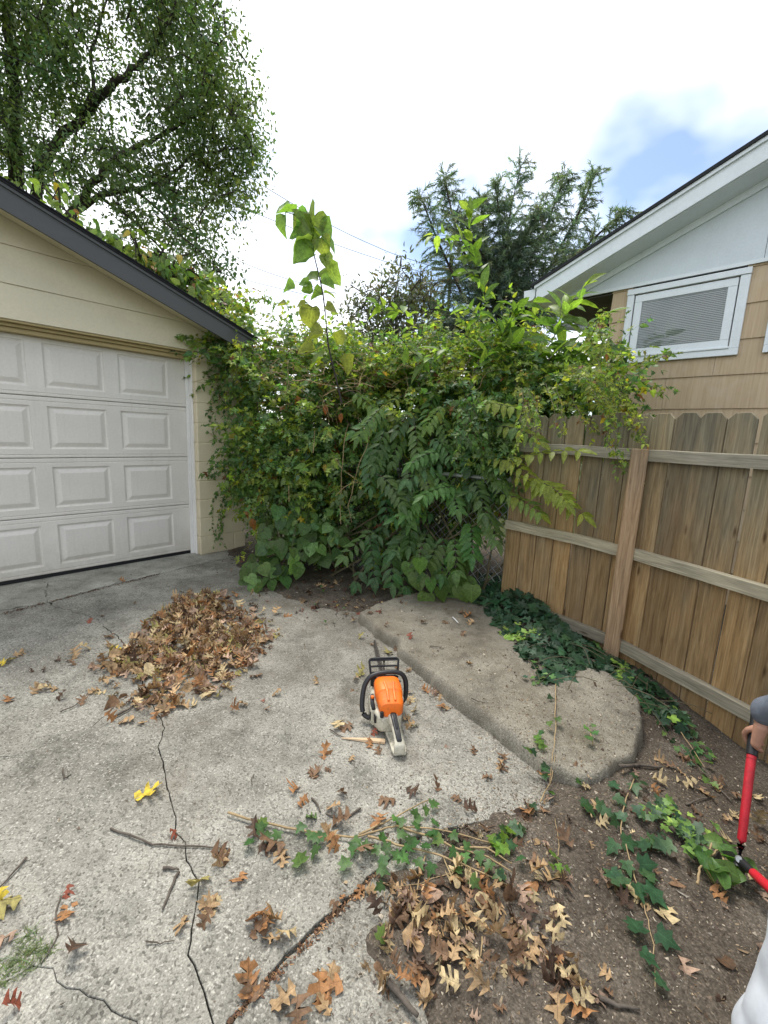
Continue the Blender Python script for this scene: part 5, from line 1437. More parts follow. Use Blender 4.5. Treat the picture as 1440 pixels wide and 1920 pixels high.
for yy in (-.016, .014):
    b_ = MB(); b_.loft([rr(.16, yy, .212, .010, .012, .4), rr(.22, yy, .240, .012, .014, .4), rr(.27, yy * 1.4, .252, .012, .010, .4)]); b_.build('cover_rib', M['orange'], cov, angle=40)
# rear handle: top grip and foot guard
b_ = MB(); b_.loft([rr(.175, -.004, .112, .066, .07, .3), rr(.14, -.006, .116, .048, .055, .35), rr(.10, -.010, .104, .040, .044, .4), rr(.05, -.014, .080, .038, .042, .4), rr(.018, -.016, .060, .044, .05, .35), rr(.0, -.016, .044, .054, .055, .3), rr(-.006, -.016, .038, .044, .04, .35)])
rh = b_.build('rear_handle', M['cream'], saw, angle=40)
b_ = MB(); b_.loft([rr(.17, -.012, .022, .090, .026, .3), rr(.10, -.018, .016, .078, .018, .4), rr(.03, -.020, .014, .074, .018, .4), rr(-.002, -.018, .018, .062, .022, .4)]); b_.build('foot_guard', M['cream'], rh, angle=40)
b_ = MB(); b_.loft([rr(.150, -.006, .140, .020, .020, .4), rr(.135, -.006, .143, .030, .016, .4), rr(.10, -.010, .126, .030, .014, .4), rr(.05, -.014, .102, .028, .012, .4), rr(.016, -.016, .085, .026, .012, .4), rr(.010, -.016, .080, .018, .008, .4)]); b_.build('grip_inlay', M['black'], rh, angle=40)
b_ = MB(); b_.loft([rr(.125, -.008, .152, .010, .008, .4), rr(.07, -.012, .122, .012, .012, .4), rr(.06, -.013, .114, .010, .006, .4)]); b_.build('throttle_lockout', M['black'], rh, angle=40)
b_ = MB(); b_.loft([rr(.12, -.008, .086, .014, .03, .4), rr(.10, -.010, .074, .014, .03, .4)]); b_.build('trigger', M['black'], rh, angle=40)
# front tube handle
fh = [(.245, .07, .035), (.25, .105, .034), (.262, .128, .05), (.28, .135, .09), (.305, .130, .15), (.325, .117, .205), (.338, .09, .243), (.345, .05, .258), (.35, -.01, .262), (.352, -.06, .258), (.35, -.092, .24), (.343, -.108, .205), (.33, -.111, .15), (.32, -.105, .10), (.315, -.085, .07)]
sm = []
for i in range(len(fh) - 1):
    for k in range(3): sm.append(np.array(fh[i]) * (1 - k / 3) + np.array(fh[i + 1]) * (k / 3))
sm.append(np.array(fh[-1])); sm = [sm[0]] + [(sm[i - 1] + sm[i] * 2 + sm[i + 1]) / 4 for i in range(1, len(sm) - 1)] + [sm[-1]]
b_ = MB(); b_.tube(sm, .0135, 12); b_.build('front_handle', M['black'], saw, smooth=False, angle=50)
# hand guard in front of the tube
hg = MB(); hg.loft([rr(.395, 0, .165, .155, .07, .2), rr(.408, 0, .165, .150, .07, .2)])
for (y0, z0, y1, z1) in ((-.075, .2, -.083, .285), (.075, .2, .083, .285), (-.083, .285, .083, .285), (-.08, .25, .08, .25), (-.078, .215, .078, .215), (0, .2, 0, .285), (-.083, .285, -.07, .296), (-.07, .296, .07, .296), (.07, .296, .083, .285)):
    hg.tube([(.41 + (z0 - .2) * .35, y0, z0), (.41 + (z1 - .2) * .35, y1, z1)], .0062, 8)
g_ = hg.build('hand_guard', M['black'], saw, angle=50)
b_ = MB(); b_.cbox(.3915, .3945, -.055, .055, .186, .198, .001); b_.build('warning_label', M['white_label'], g_)
# starter housing with vents on the left, clutch cover on the right
b_ = MB(); b_.loft([rr(.20, .078, .07, .026, .09, .3), rr(.22, .080, .072, .034, .105, .3), rr(.32, .080, .074, .034, .105, .3), rr(.345, .076, .07, .022, .08, .3)]); st_ = b_.build('starter_housing', M['cream'], saw, angle=35)
for k in range(6):
    b_ = MB(); x = .172 + k * .013
    b_.cbox(x, x + .006, .070, .0815, .06 - .002 * k, .105, .001) if x < .2 else b_.cbox(x, x + .006, .094, .0985, .045, .10, .001); b_.build('vent_slot', M['black'], st_)
b_ = MB(); b_.loft([rr(.30, -.082, .07, .02, .07, .3), rr(.33, -.086, .072, .03, .09, .3), rr(.43, -.084, .075, .03, .085, .3), rr(.46, -.076, .075, .018, .06, .3)]); b_.build('clutch_cover', M['cream'], saw, angle=35)
b_ = MB(); b_.loft([rr(.205, .083, .128, .020, .016, .4), rr(.22, .088, .150, .022, .018, .4), rr(.258, .086, .168, .020, .02, .4), rr(.268, .084, .172, .014, .014, .4)]); lv_ = b_.build('choke_lever', M['black'], saw, angle=40)
b_ = MB(); b_.tube([(.243, .086, .172), (.243, .087, .182)], [.009, .008], 12); b_.build('lever_dot', M['orange'], lv_, angle=40)
b_ = MB(); b_.loft([rr(.37, 0, .15, .11, .10, .2), rr(.40, 0, .14, .10, .09, .2), rr(.44, 0, .10, .08, .07, .25)]); b_.build('cylinder_shroud', M['black'], saw, angle=40)
# bar and chain
def barpoly(h0, tip):
    pts = [(.40, .075 - h0), (.72, .068 - h0 * 1.05)]
    pts += [(tip - h0 + h0 * math.cos(math.radians(a)), .065 + h0 * math.sin(math.radians(a))) for a in range(-80, 81, 16)]
    pts += [(.72, .068 + h0 * 1.05), (.40, .075 + h0)]
    return pts
b_ = MB(); b_.prism(barpoly(.034, 1.005), -.0285, -.0245); bar = b_.build('guide_bar', M['steel'], saw)
ch = MB(); pl = barpoly(.037, 1.010); pl3 = [np.array((x, -.0265, z)) for x, z in pl]
ch.tube(pl3, .0042, 6, False); L_ = plen(pl3)
for k in range(58):
    p, td = along(pl3, L_ * (k + .3) / 58.2); nrm_ = np.cross(td, (0, 1, 0)); sg = 1 if k % 2 else -1
    q = p - nrm_ * 0 + np.array([0, .003 * sg, 0]); e = np.cross((0, 1, 0), td) * -1
    ch.add([q - td * .006, q + td * .006, q + td * .006 + e * .008, q - td * .003 + e * .006, q - td * .006 + np.array([0, .003 * sg, 0]), q + td * .006 + np.array([0, .003 * sg, 0]), q + td * .006 + e * .008 + np.array([0, .003 * sg, 0]), q - td * .003 + e * .006 + np.array([0, .003 * sg, 0])], [(0, 1, 2, 3), (4, 7, 6, 5), (0, 4, 5, 1), (1, 5, 6, 2), (2, 6, 7, 3), (3, 7, 4, 0)])
ch.build('chain', M['steel'], bar)
for k in range(3):
    b_ = MB(); b_.prism([(.43, .05 + .018 * k), (.43, .066 + .018 * k), (.455, .056 + .018 * k)], -.012, -.006); b_.build('bumper_spike', M['steel'], saw)
# pale wood splinter lying under the saw
M['splinter'] = simple('fresh_wood', (0.52, 0.38, 0.24), 0.7, 0.2, var=0.15, scale=30, stretch=(1, 12, 1))
a, b = G(640, 1386), G(722, 1392)
b_ = MB(); dd = b - a; w_ = np.array([-dd[1], dd[0], 0]) / np.linalg.norm(dd) * 0.013
b_.loft([[a + w_ * .1 + (0, 0, .004), a - w_ * .1 + (0, 0, .004), a - w_ * .1 + (0, 0, .007), a + w_ * .1 + (0, 0, .007)], [a + dd * .6 + w_ + (0, 0, .003), a + dd * .6 - w_ + (0, 0, .003), a + dd * .6 - w_ * .7 + (0, 0, .012), a + dd * .6 + w_ * .8 + (0, 0, .010)], [b + w_ + (0, 0, .003), b - w_ * 1.2 + (0, 0, .003), b - w_ + (0, 0, .011), b + w_ * .6 + (0, 0, .013)]])
tag(b_.build('wood_splinter', M['splinter']), 'pale fresh wood splinter poking out beside the chainsaw rear handle', 'splinter')
b_ = MB(); a, b = G(849, 1158, .08), G(859, 1169, .08); a[2] += .004; b[2] += .006; b_.tube([a, b], .0035, 8)
tag(b_.build('paper_stick', M['white_label'], angle=50), 'tiny white paper stick lying on the raised slab under the thicket', 'litter')

# ------------------------------------------------------------------ fallen oak leaves
OL = {'tan': (0.35, 0.235, 0.125), 'orange': (0.31, 0.155, 0.065), 'brown': (0.175, 0.105, 0.06), 'dark': (0.085, 0.052, 0.034), 'pale': (0.46, 0.36, 0.20), 'yellow': (0.58, 0.44, 0.05), 'olive': (0.30, 0.26, 0.09), 'red': (0.25, 0.075, 0.045), 'pink': (0.33, 0.225, 0.16), 'green': (0.10, 0.17, 0.05)}
T_LIT = T_OAK + T_OAK[:6] + T_BROAD[:3]
oak_meshes = {}
def oak_mesh(ti, key):
    if (ti, key) not in oak_meshes:
        tv, tt = T_LIT[ti]; oak_meshes[ti, key] = tri_mesh('oak_leaf', tv, tt, OL[key], M['dry'], True, tv[:, :2])
    return oak_meshes[ti, key]
def lay(p, size, key, label, group, ti=None, tilt=0.22, yaw=None, cat='leaf', ground=None):
    ti = int(rng.integers(len(T_OAK))) if ti is None else ti
    o = bpy.data.objects.new('oak_leaf', oak_mesh(ti, key))
    o.location = p; o.scale = (size,) * 3
    o.rotation_euler = (rng.normal(0, tilt), rng.normal(0, tilt) + (math.pi if rng.random() < 0.3 else 0), rng.uniform(0, 6.28) if yaw is None else yaw)
    if ground is not None:
        tv = T_LIT[ti][0] @ np.array(o.rotation_euler.to_matrix()).T * size
        o.location.z = ground - float(np.sort(tv[:, 2])[2]) - 0.001
    COL.objects.link(o); tag(o, label, cat, group); return o
n_ind = 0
def scatter(zf, items, area_lab, group, size=0.07, cats=None):
    global n_ind
    for it in items:
        x, y, key = it[:3]; sz = size * (it[3] if len(it) > 3 else 1) * rng.uniform(0.85, 1.12)
        p = G(*zf(x, y)); z = top_z(p[0], p[1])
        if z > 0.03: p = G(*zf(x, y), z)
        cen = np.array([0, sz * 0.4, 0]); yw = rng.uniform(0, 6.28)
        q = np.array([p[0] + math.sin(yw) * cen[1], p[1] - math.cos(yw) * cen[1], top_z(p[0], p[1]) + 0.012 + 0.05 * sz])
        lay(q, sz, key, f'{key} fallen leaf {area_lab}'.replace('pale fallen', 'pale cream fallen').replace('dark fallen', 'dark brown fallen'), f'{key} leaves {group}', yaw=yw, ground=top_z(p[0], p[1]))
        n_ind += 1
z8 = Zp(0, 1030, 2.571); z7 = Zp(560, 1130, 4.235); zb = Zp(380, 1430, 2.483); z4 = Zp(0, 1430, 3.0); zc = Zp(900, 1400, 2.667)
scatter(z8, [(15, 560, 'yellow', 1.1), (85, 515, 'tan'), (45, 540, 'olive'), (40, 730, 'orange'), (190, 660, 'tan'), (215, 680, 'pale'), (170, 690, 'tan'), (240, 650, 'dark', .7), (405, 488, 'pale'), (360, 515, 'tan'), (345, 555, 'brown', .7), (215, 585, 'dark', .6), (275, 540, 'dark', .5), (500, 520, 'tan'), (550, 487, 'yellow'), (525, 470, 'tan'), (530, 425, 'brown'),
             (590, 155, 'orange', .8), (435, 350, 'red', .6), (490, 325, 'brown', .6), (650, 262, 'tan', .5), (395, 742, 'brown'), (300, 715, 'dark', .8), (490, 690, 'pale'), (450, 690, 'tan'), (620, 830, 'tan'), (530, 832, 'orange', .8), (690, 835, 'tan', .6), (265, 680, 'tan', .6), (450, 570, 'red', .6), (480, 540, 'orange', .7), (635, 125, 'dark', .4), (330, 540, 'dark', .5), (155, 590, 'dark', .4)], 'on the concrete left of the leaf heap', 'left of the heap')
scatter(z8, [(1340, 700, 'tan', .8), (1270, 735, 'red', .4), (1290, 775, 'orange', .5), (1310, 425, 'pink', .9), (1070, 665, 'brown', .7), (1180, 560, 'red', .7)], 'on the concrete right of the leaf heap', 'right of the heap')
scatter(z7, [(140, 640, 'tan', .8), (490, 580, 'olive'), (460, 610, 'tan', .8), (500, 280, 'olive', .9), (710, 405, 'olive', 1.1), (580, 335, 'orange', .6), (870, 485, 'tan', .6), (780, 520, 'orange', .6), (310, 985, 'pale', 1.1), (390, 990, 'brown', 1.1), (200, 1215, 'orange', 1.0), (120, 1375, 'brown', .9), (560, 1140, 'orange', .8), (640, 1180, 'brown', .9), (420, 1240, 'tan', .6), (850, 930, 'tan', .8),
             (890, 995, 'tan', .8), (925, 985, 'olive', .7), (930, 870, 'pale', 1.0), (900, 770, 'pale', .7), (860, 800, 'tan', .7), (880, 720, 'pink', .6), (420, 700, 'brown', .4), (240, 1335, 'brown', .5), (600, 1040, 'red', .6), (870, 545, 'pink', .5)], 'on the concrete around the chainsaw', 'around the chainsaw')
scatter(z7, [(1020, 620, 'orange', .9), (1060, 640, 'pink', .8), (1090, 620, 'orange', .7), (1150, 725, 'orange', .9), (1185, 735, 'tan', .8), (1130, 660, 'tan', .6), (430, 130, 'brown', .6), (1180, 1150, 'pink', .4), (1390, 1190, 'brown', .8)], 'along the foot of the raised slab', 'along the slab edge')
scatter(z7, [(1340, 110, 'orange', 1.2), (1300, 90, 'brown', 1.1), (1360, 160, 'tan', .9), (1000, 160, 'brown', .9), (700, 190, 'brown', .7), (880, 270, 'red', .7), (770, 285, 'brown', .6), (1350, 480, 'tan', .7), (1160, 160, 'brown', .7), (1310, 250, 'brown', .7), (310, 35, 'yellow', .6), (150, 20, 'tan', .7)], 'on the raised slab below the thicket', 'on the raised slab')
scatter(zb, [(520, 60, 'brown'), (430, 135, 'orange', .8), (460, 195, 'orange', .8), (610, 230, 'tan'), (650, 150, 'brown', .8), (870, 180, 'brown'), (970, 140, 'dark'), (820, 270, 'orange', .9), (650, 295, 'brown', 1.1), (600, 365, 'tan', 1.1), (610, 390, 'orange', .8), (740, 440, 'brown', 1.1), (510, 258, 'green', .8), (340, 400, 'brown', 1.2), (290, 400, 'dark', 1.1), (370, 440, 'tan'), (240, 340, 'dark'), (1090, 120, 'brown', .7), (1240, 230, 'dark', .9), (1190, 180, 'brown', .7), (1400, 20, 'brown', .9), (1330, 70, 'brown', .8)], 'beside the cut ivy stems', 'beside the cut ivy')
scatter(zb, [(75, 470, 'brown', 1.2), (95, 460, 'tan'), (180, 535, 'orange', 1.1), (30, 665, 'tan'), (270, 720, 'orange', 1.2), (300, 750, 'orange', 1.1), (250, 780, 'brown', 1.2), (340, 740, 'tan', 1.1), (400, 810, 'pale', 1.2), (330, 830, 'tan', .9), (210, 1050, 'orange', 1.3), (240, 1060, 'brown', 1.1), (390, 1095, 'tan', 1.1), (545, 1050, 'orange', 1.3), (605, 1040, 'orange', 1.1), (590, 1020, 'tan', 1), (440, 1180, 'brown', 1.2), (575, 1150, 'tan', 1), (760, 600, 'tan', 1), (735, 605, 'orange', .9), (650, 632, 'orange', .5), (610, 680, 'brown', .6)], 'near the debris-filled slab joint', 'near the slab joint', 0.058)
scatter(z4, [(375, 735, 'red', .6), (380, 830, 'orange', .9), (425, 1080, 'dark', 1.1), (1030, 905, 'tan', .8), (1185, 800, 'tan'), (1200, 815, 'pale', .8), (1150, 690, 'olive', 1.1), (1170, 905, 'brown', .8), (30, 1010, 'pink', 1.1), (10, 830, 'olive', 1.2), (10, 790, 'yellow', .9), (70, 1385, 'red', .6), (980, 400, 'red', .5)], 'on the pale concrete by the long crack', 'by the long crack')
p = G(*z4(775, 165)); lay((p[0], p[1] - 0.04, 0.014), 0.105, 'yellow', 'bright yellow oak leaf lying alone left of the long crack', None, 2, 0.1, -0.9, 'leaf', 0.0)
scatter(zc, [(120, 60, 'brown', 1), (100, 100, 'tan', .8), (320, 170, 'orange', .9), (800, 375, 'orange', .9), (905, 860, 'pale', 1.2), (1060, 155, 'pale', .8), (1130, 180, 'tan', .8), (1200, 150, 'tan', .7), (870, 220, 'orange', .6), (900, 40, 'tan', .8), (560, 340, 'tan', .9), (1020, 90, 'tan', .7), (1180, 720, 'tan', .8), (1180, 750, 'orange', .7), (1400, 650, 'pale', .8), (240, 310, 'brown', .9), (230, 340, 'orange', .9), (1250, 300, 'tan', .7), (960, 60, 'brown', .8), (1290, 180, 'brown', .8), (1300, 290, 'pale', .7), (820, 820, 'tan', .7), (1400, 190, 'pale', 1.0)], 'on the dark soil by the fence', 'on the dark soil')
# heaps: mounds of curled leaves
def heap(poly, n, hmax, keys, size, lab, group, budget, noise=0.5, edge=0.4):
    poly = np.array(poly); mn, mx2 = poly.min(0), poly.max(0); L_ = []
    while len(L_) < n:
        q = rng.uniform(mn, mx2); s_ = poly_sd(q[None], poly)[0]
        if s_ < 0 and rng.random() > math.exp(s_ / 0.05): continue
        if s_ < 0.12 and rng.random() < edge: continue
        h = hmax * (1 - math.exp(-max(0, s_) / 0.16)) * (0.75 + 0.35 * float(fbm(q[0] * 5 + 3, q[1] * 5, 2)))
        z = top_z(*q) + max(0.008, h * rng.uniform(0.55, 1.02)) + 0.008
        L_.append((np.array([q[0], q[1], z]), size * rng.uniform(0.45, 1.2), keys[rng.integers(len(keys))]))
    vis = [l[1] / np.linalg.norm(l[0] - CAM) * (1 + 4 * l[0][2]) for l in L_]
    order = np.argsort(vis)[::-1]
    rest = {}
    LV = Leaves(T_LIT)
    for r_, i in enumerate(order):
        p, s_, k_ = L_[i]
        if r_ < budget:
            ti = int(rng.integers(len(T_LIT))); lay(p, s_, k_, f'{k_} dry leaf {lab}'.replace('dark dry', 'dark brown dry').replace('pale dry', 'pale cream dry'), f'{k_} leaves {group}', ti, 0.55)
        else:
            LV.add(p, nrm(np.array([rng.normal(), rng.normal(), rng.normal(0, 0.5)])), nrm(np.array([rng.normal(0, .7), rng.normal(0, .7), 1])), s_, np.array(OL[k_]) * math.exp(rng.normal(0, 0.2)))
    return LV
P1 = [on_g(*q) for q in [(285, 1165), (330, 1125), (400, 1115), (430, 1150), (480, 1180), (515, 1200), (470, 1230), (440, 1255), (395, 1290), (345, 1275), (320, 1300), (320, 1335), (275, 1340), (255, 1320), (270, 1285), (220, 1250), (215, 1230), (265, 1215)]]
HK1 = ['tan', 'tan', 'pink', 'brown', 'orange', 'dark', 'pink', 'tan', 'tan', 'brown', 'pale', 'orange', 'olive', 'pale', 'brown', 'tan']
budget = 300 - n_ind - 1
l1 = heap(P1, 1250, 0.06, HK1, 0.072, 'in the swept heap near the garage door', 'in the swept heap', int(budget * 0.55), edge=0.25)
tag(link('leaf_heap', l1.joined('leaf_heap', M['dry'])), 'swept heap of dry brown oak leaves near the garage door', 'leaf heap', kind='stuff')
P2 = [on_g(*q) for q in [(745, 1650), (830, 1640), (900, 1650), (985, 1690), (1040, 1740), (1010, 1790), (1080, 1830), (1110, 1890), (1060, 1900), (960, 1850), (900, 1870), (830, 1830), (760, 1850), (700, 1815), (690, 1790), (740, 1740), (720, 1690)]]
HK2 = ['tan', 'brown', 'tan', 'orange', 'dark', 'tan', 'pale', 'brown', 'pink', 'pale', 'tan']
l2 = heap(P2, 190, 0.012, HK2, 0.058, 'in the litter drift at the soil edge', 'in the litter drift', budget - int(budget * 0.55), edge=0.15)
tag(link('leaf_drift', l2.joined('leaf_drift', M['dry'])), 'drift of dead oak leaves where the soil meets the concrete', 'leaf litter', kind='stuff')
# leaf fragments over the soil
LF = Leaves(T_OAK + T_BROAD[:2])
SOILP = [on_g(*q) for q in [(1010, 1480), (1130, 1465), (1230, 1370), (1440, 1480), (1440, 1700), (1440, 1920), (800, 1920), (760, 1700), (900, 1560)]]
for k in range(420):
    q = rng.uniform((0.1, 0.75), (2.0, 2.3))
    if poly_sd(q[None], np.array(SOILP))[0] < 0 or (q[1] < 1.1 and q[0] > 0.55 and rng.random() < 0.6): continue
    key = ['tan', 'brown', 'brown', 'dark', 'pink', 'brown', 'dark', 'pale'][rng.integers(8)]
    LF.add(np.array([q[0], q[1], top_z(*q) + 0.006]), nrm(np.array([rng.normal(), rng.normal(), 0.1 * rng.normal()])), nrm(np.array([rng.normal(0, .3), rng.normal(0, .3), 1])), rng.uniform(0.02, 0.075), np.array(OL[key]) * math.exp(rng.normal(-0.15, 0.25)))
for k in range(260):                                        # dark litter under the thicket and along the slab
    px, py = rng.uniform(430, 760), rng.uniform(1035, 1165)
    q = G(px, py)
    if py > 1090 and px < 560 and rng.random() < 0.7: continue
    LF.add(np.array([q[0], q[1], top_z(q[0], q[1]) + 0.006]), nrm(np.array([rng.normal(), rng.normal(), 0.1 * rng.normal()])), nrm(np.array([rng.normal(0, .3), rng.normal(0, .3), 1])), rng.uniform(0.02, 0.07), np.array(OL[['brown', 'dark', 'red', 'dark', 'tan'][rng.integers(5)]]) * math.exp(rng.normal(-0.2, 0.25)))
tag(link('leaf_fragments', LF.joined('leaf_fragments', M['dry'])), 'broken bits of dead leaf strewn over the soil', 'leaf litter', kind='stuff')

# crumbs: wood chips, grit and bark over soil and concrete
tri_t = [(np.array([(-.5, 0, 0), (.5, .1, 0), (.3, .35, .12), (-.3, .3, .05)]), np.array([(0, 1, 2), (0, 2, 3)])), (np.array([(-.5, -.06, 0), (.5, -.04, .03), (.5, .05, .03), (-.5, .06, 0)]), np.array([(0, 1, 2), (0, 2, 3)])), (np.array([(-.3, -.25, 0), (.35, -.2, 0), (.1, .4, 0), (0, 0, .35)]), np.array([(0, 1, 3), (1, 2, 3), (2, 0, 3)]))]
CR = Leaves(tri_t)
q = np.column_stack([rng.uniform(-0.1, 2.0, 60000), rng.uniform(0.75, 2.6, 60000)])
sdq = -poly_sd(q, CONC); keep = rng.random(len(q)) < np.where(sdq > 0, 0.42, 0.55 * np.exp(sdq / 0.10)); q = q[keep]
q2 = np.column_stack([rng.uniform(-2.2, 0.6, 15000), rng.uniform(2.6, 5.2, 15000)]); s2 = -poly_sd(q2, CONC); q2 = q2[rng.random(len(q2)) < np.where(s2 > 0, 0.6, 0.6 * np.exp(s2 / 0.35))]
q3 = np.column_stack([rng.uniform(-2.6, 0.7, 5200), 0.8 + 4.0 * rng.random(5200) ** 1.2])
q3 = q3[(poly_sd(q3, CONC) > 0) & (rng.random(len(q3)) < 0.35)]
q4 = np.array([G(rng.uniform(640, 1020), rng.uniform(1330, 1600))[:2] for _ in range(6500)]); q4 = q4[rng.random(len(q4)) < 0.9 * np.exp(np.minimum(0, -poly_sd(q4, CONC)) / 0.16)]
CPAL = [(0.10, 0.07, 0.045), (0.06, 0.043, 0.03), (0.17, 0.125, 0.08), (0.26, 0.20, 0.13), (0.38, 0.33, 0.26), (0.13, 0.10, 0.075), (0.08, 0.06, 0.05), (0.22, 0.2, 0.17)]
rz2 = rz_.reshape(n2, n1)
def raised_fast(Qp):
    i = np.clip(np.round((Qp[:, 0] - mx_[0]) / (Mx_[0] - mx_[0]) * (n1 - 1)).astype(int), 0, n1 - 1); j = np.clip(np.round((Qp[:, 1] - mx_[1]) / (Mx_[1] - mx_[1]) * (n2 - 1)).astype(int), 0, n2 - 1)
    ok = (Qp[:, 0] > mx_[0]) & (Qp[:, 0] < Mx_[0]) & (Qp[:, 1] > mx_[1]) & (Qp[:, 1] < Mx_[1]) & (rs.reshape(n2, n1)[j, i] > 0.02)
    return np.where(ok, rz2[j, i], -1)
for qq, small in ((q, 1.0), (q2, 1.4), (q3, 0.8), (q4, 0.75)):
    base_z = np.where(poly_sd(qq, CONC) > -0.3, 0.0, -1)
    zz_ = np.maximum(np.maximum(soil_z(qq[:, 0], qq[:, 1]), base_z), raised_fast(qq))
    for (x, y), z in zip(qq, zz_):
        an = rng.uniform(0, 6.28)
        CR.add((x, y, z + 0.001), (math.cos(an), math.sin(an), rng.normal(0, 0.15)), (rng.normal(0, .3), rng.normal(0, .3), 1), small * 0.004 * math.exp(rng.normal(0.35, 0.55)), np.array(CPAL[rng.integers(8)]))
tag(link('soil_crumbs', CR.joined('soil_crumbs', M['debris'])), 'wood chips, grit and bark crumbs over soil and concrete', 'debris', kind='stuff')

# ------------------------------------------------------------------ twigs and sticks
def stick(zf, pts, r, lab, mat='twig', dz=0.006, name='twig'):
    P_ = []
    for x, y in pts:
        p = G(*zf(x, y)); z = top_z(p[0], p[1]); p = G(*zf(x, y), z) if z > 0.03 else p
        P_.append(np.array([p[0], p[1], max(z, top_z(p[0], p[1])) + r + dz * rng.random()]))
    fine = []
    for a, b in zip(P_[:-1], P_[1:]):
        for i in range(3): fine.append(a + (b - a) * i / 3 + rng.normal(0, 0.0015, 3) * np.array([1, 1, 0.3]))
    fine.append(P_[-1])
    b_ = MB(); b_.tube(fine, list(np.linspace(r, r * 0.55, len(fine))), 6); o = b_.build(name, M[mat], smooth=True); tag(o, lab, 'twig', None); return o
stick(z4, [(625, 375), (760, 430), (860, 465), (1000, 475), (1130, 480), (1280, 487)], .0035, 'long thin grey twig lying across the long crack')
stick(z4, [(910, 605), (960, 605), (1005, 615)], .005, 'short dark bar of the bent twig right of centre')
stick(z4, [(1005, 620), (960, 720), (915, 835)], .005, 'straight grey twig leaning from the short dark twig')
stick(z4, [(150, 545), (80, 625), (0, 705)], .004, 'dark twig at the left edge of the concrete')
stick(z4, [(350, 750), (315, 850), (325, 970), (280, 1070), (230, 1140)], .0025, 'thin bent twig beside the green tuft of grass')
stick(z4, [(820, 1020), (900, 1022), (980, 1008)], .002, 'small thin twig left of the long crack near the bottom')
stick(z4, [(355, 40), (358, 100), (385, 80), (400, 70)], .003, 'small curled dark twig on the pale concrete')
stick(z4, [(1430, 75), (1412, 100), (1420, 135)], .003, 'tiny hooked twig right of the yellow leaf')
stick(zb, [(505, 170), (535, 205), (550, 240)], .004, 'short dark twig above the cut ivy')
stick(zb, [(730, 220), (680, 255), (620, 265), (575, 240)], .004, 'curved dark twig above the ivy stems')
stick(z7, [(250, 1020), (300, 1050), (355, 1075)], .003, 'small dark twig left of the chainsaw')
stick(z8, [(290, 790), (360, 760), (410, 720)], .003, 'thin twig below the leaves left of the heap')
stick(z8, [(550, 815), (620, 780), (660, 740)], .006, 'thick dark stick poking from the leaf heap')
stick(zc, [(700, 105), (800, 92), (920, 82)], .008, 'brown stick on the soil beside the raised slab')
stick(zc, [(1035, 262), (1090, 235), (1160, 200)], .004, 'pale straight twig on the soil by the fence')
stick(zc, [(1180, 120), (1230, 170), (1275, 215)], .004, 'pale slanting twig on dark soil under the fence')
stick(zc, [(590, 1305), (680, 1340), (790, 1360)], .006, 'dark stick at the bottom of the soil')
stick(zb, [(860, 1030), (920, 1100), (1000, 1200)], .010, 'thick grey stick lying in the litter drift')
stick(zb, [(1035, 440), (1005, 560), (985, 700), (1020, 850)], .0025, 'dry grass stalk crossing the litter drift', 'tanstem')
stick(zb, [(820, 560), (900, 590), (1010, 575), (1180, 520)], .0025, 'dry stalk at the top of the litter drift', 'tanstem')
stick(zb, [(1300, 830), (1290, 920), (1260, 990)], .0025, 'dry stalk at the right of the litter drift', 'tanstem')
stick(z7, [(1040, 350), (1100, 360), (1155, 380)], .003, 'thin dark twig on the raised slab')
stick(z7, [(1370, 760), (1420, 790), (1480, 800)], .003, 'small root twig on the lower raised slab')
# debris packed into the slab joint
JD = Leaves(tri_t)
for k in range(620):
    s_ = rng.random() ** 0.9; a, b = on_g(712, 1630), on_g(425, 1920); q = a + (b - a) * s_ + rng.normal(0, 0.006, 2)
    an = math.atan2((b - a)[1], (b - a)[0]) + rng.normal(0, 0.5)
    JD.add((q[0], q[1], rng.uniform(-0.012, 0.002)), (math.cos(an), math.sin(an), rng.normal(0, 0.2)), (rng.normal(0, .4), rng.normal(0, .4), 1), rng.uniform(0.005, 0.018), np.array([(0.10, 0.055, 0.035), (0.17, 0.09, 0.05), (0.07, 0.045, 0.03), (0.28, 0.17, 0.09)][rng.integers(4)]))
for k in range(350):
    a, b = on_g(300, 1076), on_g(90, 1130); s_ = rng.random(); q = (a + (b - a) * s_ * 1.3) + rng.normal(0, 0.012, 2)
    JD.add((q[0], q[1], 0.002), (rng.normal(), rng.normal(), 0.1), (0, 0, 1), rng.uniform(0.008, 0.025), np.array([(0.08, 0.055, 0.04), (0.12, 0.08, 0.05)][rng.integers(2)]))
tag(link('joint_debris', JD.joined('joint_debris', M['debris'])), 'brown bark bits packed into the slab joints', 'debris', kind='stuff')

